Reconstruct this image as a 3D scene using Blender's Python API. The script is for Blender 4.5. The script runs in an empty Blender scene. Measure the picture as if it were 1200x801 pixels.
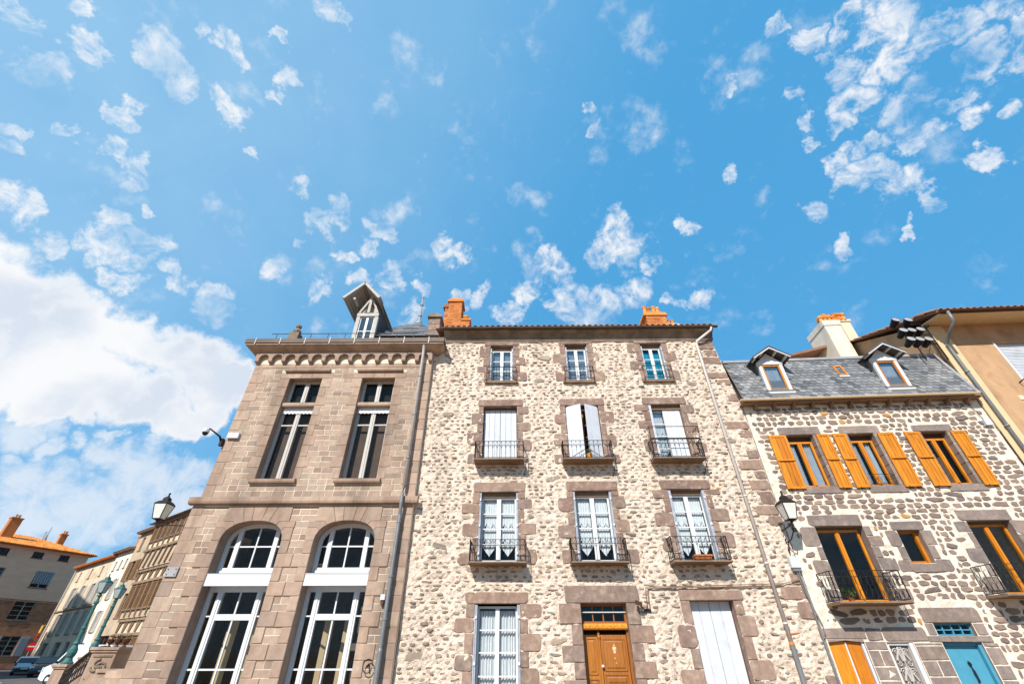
import bpy, math, random
from math import radians as R, sin, cos, pi, sqrt, atan2
from mathutils import Vector, Matrix, noise
random.seed(7)
S = bpy.context.scene
COL = S.collection

# ---------------------------------------------------------------- camera, sky, sun, exposure
cam = bpy.data.cameras.new('camera')
cam.sensor_width = 36; cam.lens = 15.09; cam.clip_end = 3000; cam.clip_start = 0.05
co = bpy.data.objects.new('camera', cam); COL.objects.link(co)
co.matrix_world = Matrix.Translation((0, 0, 1.6)) @ Matrix.Rotation(R(0.5), 4, 'Z') @ Matrix.Rotation(R(90 + 36.153), 4, 'X') @ Matrix.Rotation(R(-0.118), 4, 'Z')
S.camera = co
SUN = Vector((-0.38, -1.0, 0.90)).normalized()          # direction towards the sun
EXPOSURE = 0.32
SKY_STRENGTH = 0.09
sl = bpy.data.lights.new('sun', 'SUN'); sl.energy = 5.0; sl.angle = R(0.5); sl.color = (1, 0.95, 0.88)
so = bpy.data.objects.new('sun', sl); COL.objects.link(so)
so.rotation_euler = SUN.to_track_quat('Z', 'Y').to_euler()
S.view_settings.view_transform = 'Standard'; S.view_settings.look = 'None'
S.view_settings.exposure = EXPOSURE; S.view_settings.gamma = 1; S.view_settings.use_curve_mapping = False
S.cycles.max_bounces = 6; S.cycles.diffuse_bounces = 3; S.cycles.glossy_bounces = 3; S.cycles.transparent_max_bounces = 12

PUFFS=[(-0.673,0.196,0.713,0.017),(-0.69,0.259,0.676,0.0261),(-0.693,0.245,0.678,0.0157),(-0.683,0.275,0.676,0.0165),(-0.636,0.243,0.732,0.0168),(-0.636,0.263,0.726,0.0172),(-0.56,0.259,0.787,0.0161),(-0.565,0.279,0.777,0.0211),(-0.56,0.302,0.771,0.0217),(-0.56,0.323,0.763,0.016),(-0.635,0.326,0.7,0.0115),(-0.621,0.342,0.705,0.0143),(-0.647,0.369,0.668,0.0166),(-0.635,0.406,0.657,0.0161),(-0.513,0.356,0.781,0.0159),(-0.502,0.379,0.778,0.0177),(-0.507,0.257,0.823,0.0095),(-0.478,0.283,0.831,0.0175),(-0.405,0.294,0.866,0.0106),(-0.411,0.346,0.843,0.0139),(-0.436,0.357,0.826,0.0111),(-0.481,0.439,0.759,0.0116),(-0.732,0.332,0.595,0.0143),(-0.719,0.313,0.62,0.0102),(-0.745,0.385,0.545,0.0209),(-0.73,0.39,0.561,0.0151),(-0.731,0.431,0.529,0.0188),(-0.668,0.454,0.59,0.0173),(-0.695,0.463,0.55,0.0191),(-0.68,0.481,0.554,0.0222),(-0.649,0.497,0.576,0.0259),(-0.667,0.525,0.529,0.0154),(-0.688,0.492,0.534,0.0147),(-0.575,0.613,0.542,0.0296),(-0.48,0.61,0.631,0.0242),(-0.62,0.571,0.539,0.0167),(-0.627,0.545,0.557,0.0136),(-0.416,0.504,0.757,0.0143),(-0.357,0.559,0.748,0.0237),(-0.393,0.569,0.722,0.02),(-0.315,0.626,0.713,0.016),(-0.441,0.585,0.681,0.0131),(-0.36,0.626,0.692,0.0157),(-0.411,0.664,0.624,0.0206),(-0.274,0.614,0.74,0.0162),(-0.299,0.602,0.74,0.0142),(-0.28,0.681,0.677,0.0221),(-0.34,0.673,0.657,0.0179),(-0.208,0.703,0.679,0.019),(-0.688,0.328,0.647,0.0097),(-0.609,0.208,0.765,0.0124),(-0.32,0.256,0.912,0.0183),(-0.296,0.27,0.916,0.0134),(-0.633,0.452,0.628,0.0103),(-0.15,0.658,0.738,0.0265),(-0.112,0.671,0.733,0.0153),(0.072,0.682,0.728,0.027),(0.092,0.699,0.709,0.0271),(0.033,0.731,0.682,0.0275),(0.121,0.74,0.662,0.0351),(0.22,0.622,0.751,0.0365),(0.248,0.643,0.725,0.0329),(0.186,0.668,0.72,0.0263),(0.252,0.715,0.652,0.0337),(0.188,0.745,0.64,0.0384),(-0.007,0.764,0.645,0.0277),(-0.075,0.735,0.673,0.0196),(0.294,0.664,0.687,0.0163),(0.361,0.582,0.728,0.0152),(0.381,0.69,0.615,0.0175),(0.346,0.694,0.631,0.0143),(-0.238,0.741,0.628,0.0228),(-0.124,0.738,0.663,0.0176),(0.52,0.251,0.816,0.0162),(0.486,0.28,0.828,0.0147),(0.52,0.291,0.803,0.0121),(0.556,0.316,0.769,0.0194),(0.582,0.245,0.776,0.0284),(0.6,0.266,0.754,0.0264),(0.59,0.294,0.752,0.0184),(0.562,0.232,0.794,0.0262),(0.557,0.27,0.785,0.0138),(0.638,0.239,0.732,0.0164),(0.624,0.316,0.715,0.0204),(0.619,0.339,0.708,0.0234),(0.617,0.362,0.699,0.0191),(0.617,0.384,0.687,0.0122),(0.575,0.338,0.745,0.0171),(0.658,0.266,0.705,0.0145),(0.673,0.275,0.686,0.0164),(0.666,0.212,0.715,0.021),(0.687,0.238,0.686,0.0135),(0.702,0.256,0.665,0.0135),(0.661,0.319,0.679,0.0131),(0.681,0.332,0.653,0.0151),(0.645,0.365,0.671,0.0186),(0.561,0.36,0.745,0.0176),(0.558,0.386,0.735,0.0117),(0.564,0.432,0.704,0.0187),(0.594,0.446,0.669,0.0237),(0.616,0.429,0.661,0.0203),(0.644,0.428,0.634,0.0246),(0.562,0.506,0.654,0.0184),(0.525,0.414,0.744,0.0109),(0.672,0.437,0.597,0.0107),(0.707,0.368,0.605,0.014),(0.395,0.356,0.847,0.0098),(0.424,0.491,0.761,0.0139),(0.141,0.431,0.891,0.0114),(0.159,0.455,0.876,0.0083),(0.451,0.267,0.852,0.0111),(0.599,0.531,0.6,0.0138),(0.658,0.476,0.583,0.0087),(0.717,0.307,0.626,0.013),(0.488,0.363,0.794,0.0107),(0.514,0.393,0.763,0.0108),(0.594,0.403,0.696,0.0153),(0.54,0.295,0.788,0.0096)]
CUMULUS=[(-0.77,0.436,0.466,0.0452),(-0.753,0.468,0.462,0.0432),(-0.738,0.501,0.453,0.0451),(-0.716,0.536,0.447,0.0498),(-0.692,0.573,0.44,0.0499),(-0.664,0.608,0.436,0.0524),(-0.628,0.643,0.438,0.0499),(-0.593,0.677,0.437,0.0552),(-0.562,0.712,0.42,0.0451),(-0.542,0.713,0.444,0.0308),(-0.775,0.483,0.407,0.062),(-0.749,0.532,0.396,0.0532),(-0.72,0.581,0.38,0.0519),(-0.687,0.624,0.373,0.0501),(-0.652,0.664,0.365,0.0449),(-0.618,0.703,0.351,0.0414),(-0.587,0.733,0.345,0.0315),(-0.765,0.546,0.342,0.0425),(-0.734,0.592,0.331,0.0386),(-0.572,0.735,0.363,0.0352),(-0.703,0.631,0.329,0.0289)]
VEILS=[(-0.755,0.593,0.281,0.0235),(-0.736,0.614,0.283,0.0178),(-0.65,0.712,0.264,0.0306),(-0.621,0.742,0.252,0.0316),(-0.676,0.685,0.269,0.0197),(-0.652,0.724,0.225,0.0422),(-0.601,0.768,0.223,0.0265),(-0.717,0.667,0.201,0.0309),(-0.744,0.636,0.205,0.0315),(-0.729,0.665,0.163,0.042),(-0.698,0.694,0.176,0.0403),(-0.67,0.718,0.189,0.0425),(-0.586,0.767,0.26,0.0276),(-0.705,0.653,0.278,0.0118),(-0.68,0.669,0.3,0.0099),(-0.642,0.706,0.3,0.0118),(-0.755,0.609,0.24,0.0147),(-0.727,0.637,0.258,0.0112)]


w = bpy.data.worlds.new('World'); S.world = w; w.use_nodes = True
nt = w.node_tree; N = nt.nodes; L = nt.links; N.clear()
def nd(t, **kw):
    n = N.new(t)
    for k, v in kw.items(): setattr(n, k, v)
    return n
def mth(op, a, b=None, c=None, clamp=False):
    n = nd('ShaderNodeMath', operation=op, use_clamp=clamp)
    for i, v in enumerate((a, b, c)):
        if v is None: continue
        if isinstance(v, (int, float)): n.inputs[i].default_value = v
        else: L.new(v, n.inputs[i])
    return n.outputs[0]
tc = nd('ShaderNodeTexCoord'); DIR = tc.outputs['Generated']
sky = nd('ShaderNodeTexSky', sky_type='NISHITA', sun_disc=False, sun_elevation=math.asin(SUN.z), sun_rotation=atan2(SUN.x, SUN.y), altitude=900, air_density=1.0, dust_density=0.5, ozone_density=2.0)
wn = nd('ShaderNodeTexNoise'); wn.inputs['Scale'].default_value = 13; wn.inputs['Detail'].default_value = 5; wn.inputs['Roughness'].default_value = 0.6; L.new(DIR, wn.inputs['Vector'])
wv = nd('ShaderNodeVectorMath', operation='SUBTRACT'); L.new(wn.outputs['Color'], wv.inputs[0]); wv.inputs[1].default_value = (0.5, 0.5, 0.5)
ws = nd('ShaderNodeVectorMath', operation='SCALE'); L.new(wv.outputs[0], ws.inputs[0]); ws.inputs['Scale'].default_value = 0.13
wa = nd('ShaderNodeVectorMath', operation='ADD'); L.new(ws.outputs[0], wa.inputs[0]); L.new(DIR, wa.inputs[1])
WDIR = nd('ShaderNodeVectorMath', operation='NORMALIZE'); L.new(wa.outputs[0], WDIR.inputs[0]); WDIR = WDIR.outputs[0]
def blobmax(lst, soft):
    cur = None
    for (x, y, z, r) in lst:
        d = nd('ShaderNodeVectorMath', operation='DOT_PRODUCT'); L.new(WDIR, d.inputs[0]); d.inputs[1].default_value = (x, y, z)
        l = sqrt(x*x + y*y + z*z); k = 1.0 / (1 - cos(r * soft))
        m = mth('MULTIPLY_ADD', d.outputs['Value'], k / l, 1 - k)
        cur = m if cur is None else mth('MAXIMUM', cur, m)
    return mth('MAXIMUM', cur, 0.0)
def nz(scale, detail, rough, vec=DIR, dist=0.0):
    n = nd('ShaderNodeTexNoise'); n.inputs['Scale'].default_value = scale; n.inputs['Detail'].default_value = detail
    n.inputs['Roughness'].default_value = rough; n.inputs['Distortion'].default_value = dist; L.new(vec, n.inputs['Vector']); return n.outputs['Fac']
def sstep(v, a, b):
    m = nd('ShaderNodeMapRange', interpolation_type='SMOOTHSTEP'); L.new(v, m.inputs['Value'])
    m.inputs['From Min'].default_value = a; m.inputs['From Max'].default_value = b; return m.outputs['Result']
n1 = nz(24, 8, 0.66, dist=0.7); n2 = nz(85, 5, 0.65); n4 = nz(9, 3, 0.5)
puff = blobmax(PUFFS, 1.72); cumu = blobmax(CUMULUS, 1.40); veil = blobmax(VEILS, 1.8)
rag = mth('ADD', mth('MULTIPLY', mth('SUBTRACT', n1, 0.5), 2.9), mth('MULTIPLY', mth('SUBTRACT', n2, 0.5), 0.9))
# small puffs: ragged, of uneven density, thin at the rim
cp = sstep(mth('ADD', mth('MINIMUM', puff, 0.70), mth('MULTIPLY', rag, mth('ADD', mth('MULTIPLY', puff, 0.55), 0.30))), 0.28, 1.20)
cp = mth('MULTIPLY', mth('POWER', cp, 0.85), sstep(n4, 0.20, 0.62), clamp=True)
# cumulus bank: billowing rim, thinner and broken towards its lower side
cn = nz(10, 9, 0.58); cn2 = nz(32, 6, 0.6)
cden = mth('ADD', cumu, mth('ADD', mth('MULTIPLY', mth('SUBTRACT', cn, 0.5), 1.7), mth('MULTIPLY', mth('SUBTRACT', cn2, 0.5), 0.5)))
cc = sstep(cden, 0.08, 0.74)
cv = mth('MULTIPLY', sstep(mth('ADD', veil, mth('MULTIPLY', rag, 0.5)), 0.10, 1.2), 0.66)
# the same kind of small puffs go on thinly over the rest of the sky
big = nz(2.3, 2, 0.5)
rest = mth('MULTIPLY', mth('MULTIPLY', sstep(big, 0.54, 0.72), sstep(n1, 0.60, 0.80)), 0.26)
cl = mth('MAXIMUM', mth('MAXIMUM', cp, cc), mth('MAXIMUM', cv, rest))
# cloud brightness: grey folds where the bank is deep, bright where it is thin
fold = sstep(nz(6.5, 7, 0.5, dist=0.15), 0.38, 0.62)
deep = sstep(cden, 0.42, 0.95)
shv = mth('MULTIPLY', deep, mth('SUBTRACT', 1.0, fold))
cw = nd('ShaderNodeMix', data_type='RGBA'); cw.inputs['A'].default_value = (8.5, 8.6, 8.8, 1); cw.inputs['B'].default_value = (6.2, 6.9, 7.9, 1); L.new(shv, cw.inputs['Factor'])
# clear sky: the physical sky plus the milky light of thin high haze, thicker towards the left and the sun
sc = nd('ShaderNodeVectorMath', operation='MULTIPLY'); L.new(sky.outputs['Color'], sc.inputs[0]); sc.inputs[1].default_value = (0.24, 0.26, 0.26)
sa = nd('ShaderNodeVectorMath', operation='ADD'); L.new(sc.outputs[0], sa.inputs[0]); sa.inputs[1].default_value = (0.62, 3.1, 6.0)
hd = nd('ShaderNodeVectorMath', operation='DOT_PRODUCT'); L.new(DIR, hd.inputs[0]); hd.inputs[1].default_value = Vector((-0.62, -0.10, 0.55)).normalized()
hz = nd('ShaderNodeVectorMath', operation='SCALE'); hz.inputs[0].default_value = (1.8, 1.6, 0.9); L.new(mth('MULTIPLY', sstep(hd.outputs['Value'], 0.25, 1.05), mth('ADD', 0.7, mth('MULTIPLY', n4, 0.6))), hz.inputs['Scale'])
sb = nd('ShaderNodeVectorMath', operation='ADD'); L.new(sa.outputs[0], sb.inputs[0]); L.new(hz.outputs[0], sb.inputs[1])
mx = nd('ShaderNodeMix', data_type='RGBA'); L.new(cl, mx.inputs['Factor']); L.new(sb.outputs[0], mx.inputs['A']); L.new(cw.outputs['Result'], mx.inputs['B'])
bg = nd('ShaderNodeBackground'); bg.inputs['Strength'].default_value = SKY_STRENGTH; L.new(mx.outputs['Result'], bg.inputs['Color'])
out = nd('ShaderNodeOutputWorld'); L.new(bg.outputs[0], out.inputs['Surface'])

# ================================================================ helpers
BASE = {}                                               # object name -> its origin in building coordinates
class MB:
    """collects faces in building coordinates"""
    def __init__(s): s.v = []; s.f = []; s.m = []; s.t = []
    def face(s, pts, mi=0, tint=None):
        n = len(s.v); s.v += [tuple(p) for p in pts]; s.f.append(tuple(range(n, n + len(pts)))); s.m.append(mi)
        if tint is not None: s.t.append((len(s.f) - 1, tint))
    def mesh(s, vs, fs, mi=0, tint=None):
        n = len(s.v); s.v += [tuple(p) for p in vs]
        for f in fs:
            s.f.append(tuple(i + n for i in f)); s.m.append(mi)
            if tint is not None: s.t.append((len(s.f) - 1, tint))
        return s
    def box(s, x0, x1, y0, y1, z0, z1, mi=0):
        v = [(x, y, z) for z in (z0, z1) for y in (y0, y1) for x in (x0, x1)]
        return s.mesh(v, [(0, 2, 3, 1), (4, 5, 7, 6), (0, 1, 5, 4), (2, 6, 7, 3), (0, 4, 6, 2), (1, 3, 7, 5)], mi)
    def obox(s, c, ax, ay, az, mi=0):                   # centre and three half-axis vectors
        c, ax, ay, az = map(Vector, (c, ax, ay, az))
        v = [c + ax*i + ay*j + az*k for k in (-1, 1) for j in (-1, 1) for i in (-1, 1)]
        return s.mesh(v, [(0, 2, 3, 1), (4, 5, 7, 6), (0, 1, 5, 4), (2, 6, 7, 3), (0, 4, 6, 2), (1, 3, 7, 5)], mi)
    def beam(s, a, b, wd, ht, mi=0, up=(0, 0, 1)):
        a, b = Vector(a), Vector(b); d = (b - a); u = Vector(up)
        sd = d.cross(u)
        if sd.length < 1e-6: sd = d.cross(Vector((1, 0, 0)))
        sd.normalize(); u = sd.cross(d).normalized()
        return s.obox((a + b)/2, d/2, sd*wd/2, u*ht/2, mi)
    def tube(s, pts, r, n=8, mi=0, caps=True):
        pts = [Vector(p) for p in pts]; k = len(pts); rings = []
        rr = r if isinstance(r, (list, tuple)) else [r]*k
        for i, p in enumerate(pts):
            d = (pts[min(i+1, k-1)] - pts[max(i-1, 0)]).normalized()
            u = d.cross(Vector((0, 0, 1)));
            if u.length < 0.2: u = d.cross(Vector((0, 1, 0)))
            u.normalize(); v = d.cross(u)
            rings.append([p + (u*cos(2*pi*j/n) + v*sin(2*pi*j/n))*rr[i] for j in range(n)])
        vs = [q for g in rings for q in g]; fs = []
        for i in range(k-1):
            for j in range(n):
                a, b = i*n + j, i*n + (j+1) % n
                fs.append((a, b, b + n, a + n))
        if caps: fs += [tuple(range(n))[::-1], tuple(range((k-1)*n, k*n))]
        return s.mesh(vs, fs, mi)
    def lathe(s, c, prof, n=12, mi=0, axis='Z'):
        vs = []; fs = []
        for (r, h) in prof:
            for j in range(n):
                a = 2*pi*j/n + pi/n
                if axis == 'Z': vs.append((c[0] + r*cos(a), c[1] + r*sin(a), c[2] + h))
                else: vs.append((c[0] + r*cos(a), c[1] - h, c[2] + r*sin(a)))
        for i in range(len(prof)-1):
            for j in range(n):
                a, b = i*n + j, i*n + (j+1) % n; fs.append((a, b, b + n, a + n))
        fs += [tuple(range(n))[::-1], tuple(range((len(prof)-1)*n, len(prof)*n))]
        return s.mesh(vs, fs, mi)
    def prism_x(s, prof, x0, x1, mi=0):                 # prof: list of (y, z), extruded along x
        n = len(prof); vs = [(x0, y, z) for y, z in prof] + [(x1, y, z) for y, z in prof]
        fs = [(i, (i+1) % n, (i+1) % n + n, i + n) for i in range(n)] + [tuple(range(n))[::-1], tuple(range(n, 2*n))]
        return s.mesh(vs, fs, mi)
    def prism_y(s, prof, y0, y1, mi=0):                 # prof: list of (x, z), extruded along y
        n = len(prof); vs = [(x, y0, z) for x, z in prof] + [(x, y1, z) for x, z in prof]
        fs = [(i, (i+1) % n, (i+1) % n + n, i + n) for i in range(n)] + [tuple(range(n))[::-1], tuple(range(n, 2*n))]
        return s.mesh(vs, fs, mi)
    def sphere(s, c, r, n=10, m=6, mi=0, sc=(1, 1, 1)):
        prof = [(max(1e-3, r*sin(pi*i/m)), -r*cos(pi*i/m)) for i in range(m+1)]
        k = len(s.v); s.lathe((0, 0, 0), prof, n, mi)
        for i in range(k, len(s.v)):
            x, y, z = s.v[i]; s.v[i] = (c[0] + x*sc[0], c[1] + y*sc[1], c[2] + z*sc[2])
        return s
    def build(s, name, mats, parent=None, smooth=False, fix=True, **kw):
        me = bpy.data.meshes.new(name)
        xs = [v[0] for v in s.v]; ys = [v[1] for v in s.v]; zs = [v[2] for v in s.v]
        o0 = Vector(((min(xs)+max(xs))/2, (min(ys)+max(ys))/2, min(zs)))
        me.from_pydata([(v[0]-o0.x, v[1]-o0.y, v[2]-o0.z) for v in s.v], [], s.f)
        mats = mats if isinstance(mats, (list, tuple)) else [mats]
        for m in mats: me.materials.append(m)
        if len(mats) > 1: me.polygons.foreach_set('material_index', s.m)
        if s.t:
            at = me.attributes.new('tint', 'FLOAT', 'FACE')
            arr = [0.0]*len(s.f)
            for i, t in s.t: arr[i] = t
            at.data.foreach_set('value', arr)
        if fix:
            import bmesh
            bm = bmesh.new(); bm.from_mesh(me); bmesh.ops.recalc_face_normals(bm, faces=bm.faces); bm.to_mesh(me); bm.free()
        if smooth: me.polygons.foreach_set('use_smooth', [True]*len(me.polygons))
        me.update()
        o = bpy.data.objects.new(name, me)
        return place(o, o0, parent, **kw)
def place(o, o0, parent=None, **kw):
    COL.objects.link(o); o0 = Vector(o0)
    if parent is not None:
        o.parent = parent; o.location = o0 - BASE.get(parent.name, Vector((0, 0, 0)))
    else:
        o.location = o0
    BASE[o.name] = o0
    for k, v in kw.items(): o[k] = v
    return o
def root(name, base, label, cat, rot=0, group=None):    # Empty at the base of a thing; base in the frame's coordinates
    e = bpy.data.objects.new(name, None); e.empty_display_size = 0.3; COL.objects.link(e)
    b = Vector(base)
    e.rotation_euler.z = rot; e.location = Matrix.Rotation(rot, 3, 'Z') @ b
    BASE[e.name] = b; e['label'] = label; e['category'] = cat
    if group: e['group'] = group
    return e
def tag(o, label, cat, group=None):
    o['label'] = label; o['category'] = cat
    if group: o['group'] = group
    return o
def copy_tree(o, parent=None):
    c = o.copy(); COL.objects.link(c)
    if parent is not None: c.parent = parent
    for ch in list(o.children): copy_tree(ch, c)
    return c
def frame_shift(o, origin, rot):                        # move a thing built in local coordinates into place
    b = BASE[o.name]; o.rotation_euler.z = rot; o.location = Vector(origin) + Matrix.Rotation(rot, 3, 'Z') @ b

# ---------------------------------------------------------------- materials
def lin(c):                                              # sRGB 0-255 -> linear
    return tuple(((x/255/12.92) if x/255 <= 0.04045 else ((x/255 + 0.055)/1.055)**2.4) for x in c)
MATS = {}
def mat(name, cols, rough=0.85, metal=0.0, nscale=6, namt=0.25, bump=0.0, bscale=30, bdist=0.01, spec=0.3, streak=0.0, stretch=(1, 1, 1), dirt=None, grime=0.0):
    """cols: one or several linear colours; per-piece choice by object random + face attribute tint"""
    if name in MATS: return MATS[name]
    m = bpy.data.materials.new(name); m.use_nodes = True; n = m.node_tree.nodes; l = m.node_tree.links
    p = n['Principled BSDF']; p.inputs['Roughness'].default_value = rough; p.inputs['Metallic'].default_value = metal
    p.inputs['Specular IOR Level'].default_value = spec
    if not isinstance(cols, list): cols = [cols]
    geo = n.new('ShaderNodeNewGeometry'); mp = n.new('ShaderNodeMapping'); mp.inputs['Scale'].default_value = stretch
    l.new(geo.outputs['Position'], mp.inputs['Vector']); pos = mp.outputs[0]
    if len(cols) > 1:
        oi = n.new('ShaderNodeObjectInfo'); at = n.new('ShaderNodeAttribute'); at.attribute_name = 'tint'
        a = n.new('ShaderNodeMath'); a.operation = 'ADD'; l.new(oi.outputs['Random'], a.inputs[0]); l.new(at.outputs['Fac'], a.inputs[1])
        fr = n.new('ShaderNodeMath'); fr.operation = 'FRACT'; l.new(a.outputs[0], fr.inputs[0])
        r = n.new('ShaderNodeValToRGB'); r.color_ramp.interpolation = 'LINEAR'
        el = r.color_ramp.elements; k = len(cols)
        while len(el) < k: el.new(0.5)
        for i, c in enumerate(cols): el[i].position = i/(k-1) if k > 1 else 0; el[i].color = (*c[:3], 1)
        l.new(fr.outputs[0], r.inputs[0]); base = r.outputs[0]
    else:
        rg = n.new('ShaderNodeRGB'); rg.outputs[0].default_value = (*cols[0][:3], 1); base = rg.outputs[0]
    tx = n.new('ShaderNodeTexNoise'); tx.inputs['Scale'].default_value = nscale; tx.inputs['Detail'].default_value = 6; tx.inputs['Roughness'].default_value = 0.65
    l.new(pos, tx.inputs['Vector'])
    mr = n.new('ShaderNodeMapRange'); mr.inputs['From Min'].default_value = 0.3; mr.inputs['From Max'].default_value = 0.7
    mr.inputs['To Min'].default_value = 1 - namt; mr.inputs['To Max'].default_value = 1 + namt*0.6; l.new(tx.outputs['Fac'], mr.inputs['Value'])
    sc = n.new('ShaderNodeVectorMath'); sc.operation = 'SCALE'; l.new(base, sc.inputs[0]); l.new(mr.outputs[0], sc.inputs['Scale']); col = sc.outputs[0]
    if dirt:                                             # blotches of another colour: lichen, rust, soot
        dc, amt, dscale = dirt
        t2 = n.new('ShaderNodeTexNoise'); t2.inputs['Scale'].default_value = dscale; t2.inputs['Detail'].default_value = 5; l.new(pos, t2.inputs['Vector'])
        m2 = n.new('ShaderNodeMapRange'); m2.inputs['From Min'].default_value = 0.52; m2.inputs['From Max'].default_value = 0.68; m2.inputs['To Max'].default_value = amt
        l.new(t2.outputs['Fac'], m2.inputs['Value']); mx = n.new('ShaderNodeMix'); mx.data_type = 'RGBA'
        l.new(m2.outputs[0], mx.inputs['Factor']); l.new(col, mx.inputs['A']); mx.inputs['B'].default_value = (*dc[:3], 1); col = mx.outputs['Result']
    if grime > 0:                                        # rain streaks and soot drawn down the wall
        m3 = n.new('ShaderNodeMapping'); m3.inputs['Scale'].default_value = (1.6, 1.6, 0.22); l.new(geo.outputs['Position'], m3.inputs['Vector'])
        t3 = n.new('ShaderNodeTexNoise'); t3.inputs['Scale'].default_value = 1.0; t3.inputs['Detail'].default_value = 8; t3.inputs['Roughness'].default_value = 0.62; l.new(m3.outputs[0], t3.inputs['Vector'])
        r3 = n.new('ShaderNodeMapRange'); r3.inputs['From Min'].default_value = 0.42; r3.inputs['From Max'].default_value = 0.66; r3.inputs['To Min'].default_value = 1.0; r3.inputs['To Max'].default_value = 1 - grime
        l.new(t3.outputs['Fac'], r3.inputs['Value']); s3 = n.new('ShaderNodeVectorMath'); s3.operation = 'SCALE'; l.new(col, s3.inputs[0]); l.new(r3.outputs[0], s3.inputs['Scale']); col = s3.outputs[0]
    l.new(col, p.inputs['Base Color'])
    if bump > 0:
        tb = n.new('ShaderNodeTexNoise'); tb.inputs['Scale'].default_value = bscale; tb.inputs['Detail'].default_value = 7; tb.inputs['Roughness'].default_value = 0.6
        l.new(pos, tb.inputs['Vector'])
        b = n.new('ShaderNodeBump'); b.inputs['Strength'].default_value = bump; b.inputs['Distance'].default_value = bdist
        l.new(tb.outputs['Fac'], b.inputs['Height']); l.new(b.outputs[0], p.inputs['Normal'])
    MATS[name] = m; return m
def glass(name, tint=(0.94, 0.96, 0.96), extra=0.02):
    m = bpy.data.materials.new(name); m.use_nodes = True; n = m.node_tree.nodes; l = m.node_tree.links; n.clear()
    o = n.new('ShaderNodeOutputMaterial'); mx = n.new('ShaderNodeMixShader'); t = n.new('ShaderNodeBsdfTransparent'); g = n.new('ShaderNodeBsdfGlossy')
    t.inputs['Color'].default_value = (*tint, 1); g.inputs['Roughness'].default_value = 0.02
    f = n.new('ShaderNodeLayerWeight'); pw = n.new('ShaderNodeMath'); pw.operation = 'POWER'; pw.inputs[1].default_value = 4.5; l.new(f.outputs['Facing'], pw.inputs[0])
    a = n.new('ShaderNodeMath'); a.operation = 'MULTIPLY_ADD'; a.inputs[1].default_value = 0.45; a.inputs[2].default_value = extra; l.new(pw.outputs[0], a.inputs[0])
    geo = n.new('ShaderNodeNewGeometry'); tn = n.new('ShaderNodeTexNoise'); tn.inputs['Scale'].default_value = 2.5; l.new(geo.outputs['Position'], tn.inputs['Vector'])
    b = n.new('ShaderNodeBump'); b.inputs['Strength'].default_value = 0.15; b.inputs['Distance'].default_value = 0.02; l.new(tn.outputs['Fac'], b.inputs['Height']); l.new(b.outputs[0], g.inputs['Normal'])
    l.new(a.outputs[0], mx.inputs[0]); l.new(t.outputs[0], mx.inputs[1]); l.new(g.outputs[0], mx.inputs[2]); l.new(mx.outputs[0], o.inputs['Surface'])
    return m
c_ = lin
M = {}
M['townstone'] = mat('townhall_stone', [c_((162,138,120)), c_((182,158,138)), c_((168,142,122)), c_((188,166,146)), c_((140,118,104)), c_((178,154,134)), c_((168,150,134)), c_((150,128,112)), c_((184,160,140))], 0.9, nscale=9, namt=0.16, bump=0.5, bscale=45, bdist=0.006, grime=0.3)
M['towndress'] = mat('townhall_dressed_stone', [c_((180,154,134)), c_((168,142,124)), c_((186,162,142)), c_((174,146,126)), c_((162,140,124))], 0.9, nscale=7, namt=0.15, bump=0.5, bscale=60, bdist=0.005, dirt=(c_((150,122,102)), 0.5, 3), grime=0.34)
M['townmortar'] = mat('townhall_mortar', c_((224,206,184)), 0.95, namt=0.12, bump=0.4, bscale=80, bdist=0.004, grime=0.25)
M['rubmortar'] = mat('cream_lime_mortar', c_((232,212,192)), 0.97, nscale=16, namt=0.16, bump=1.0, bscale=34, bdist=0.035, dirt=(c_((176,152,130)), 0.6, 9), grime=0.22)
M['rubstone'] = mat('rubble_stone', [c_((168,150,132)), c_((138,124,112)), c_((184,164,142)), c_((152,134,120)), c_((126,114,104)), c_((176,152,132)), c_((160,144,128)), c_((144,134,122)), c_((188,168,144))], 0.95, nscale=18, namt=0.22, bump=1.0, bscale=60, bdist=0.012, grime=0.18)
M['ochrestone'] = mat('ochre_stone', [c_((180,140,84)), c_((190,150,96)), c_((164,122,76))], 0.95, nscale=18, namt=0.3, bump=0.7, bscale=60, bdist=0.01)
M['brickbit'] = mat('red_brick_bit', c_((186,104,60)), 0.95, nscale=18, namt=0.3)
M['dressed'] = mat('pinkish_dressed_stone', [c_((152,124,110)), c_((138,114,103)), c_((162,135,118)), c_((142,122,111)), c_((154,127,110))], 0.93, nscale=9, namt=0.24, bump=0.8, bscale=50, bdist=0.012, dirt=(c_((190,168,148)), 0.5, 6), grime=0.26)
M['whmortar'] = mat('white_pointing', c_((232,219,200)), 0.95, nscale=14, namt=0.12, bump=0.9, bscale=38, bdist=0.025, dirt=(c_((196,176,150)), 0.45, 8), grime=0.12)
M['fieldstone'] = mat('field_stone', [c_((130,112,102)), c_((150,130,116)), c_((112,100,94)), c_((140,118,106)), c_((160,140,124)), c_((122,104,96)), c_((144,124,114))], 0.93, nscale=20, namt=0.2, bump=0.8, bscale=60, bdist=0.01, grime=0.15)
M['greydress'] = mat('grey_mauve_dressed_stone', [c_((140,124,116)), c_((152,134,124)), c_((130,118,112)), c_((146,126,114))], 0.93, nscale=10, namt=0.22, bump=0.8, bscale=50, bdist=0.012, dirt=(c_((172,154,140)), 0.45, 6), grime=0.2)
M['slab'] = mat('balcony_stone', c_((140,116,96)), 0.95, nscale=10, namt=0.25, bump=0.4, grime=0.3)
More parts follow.
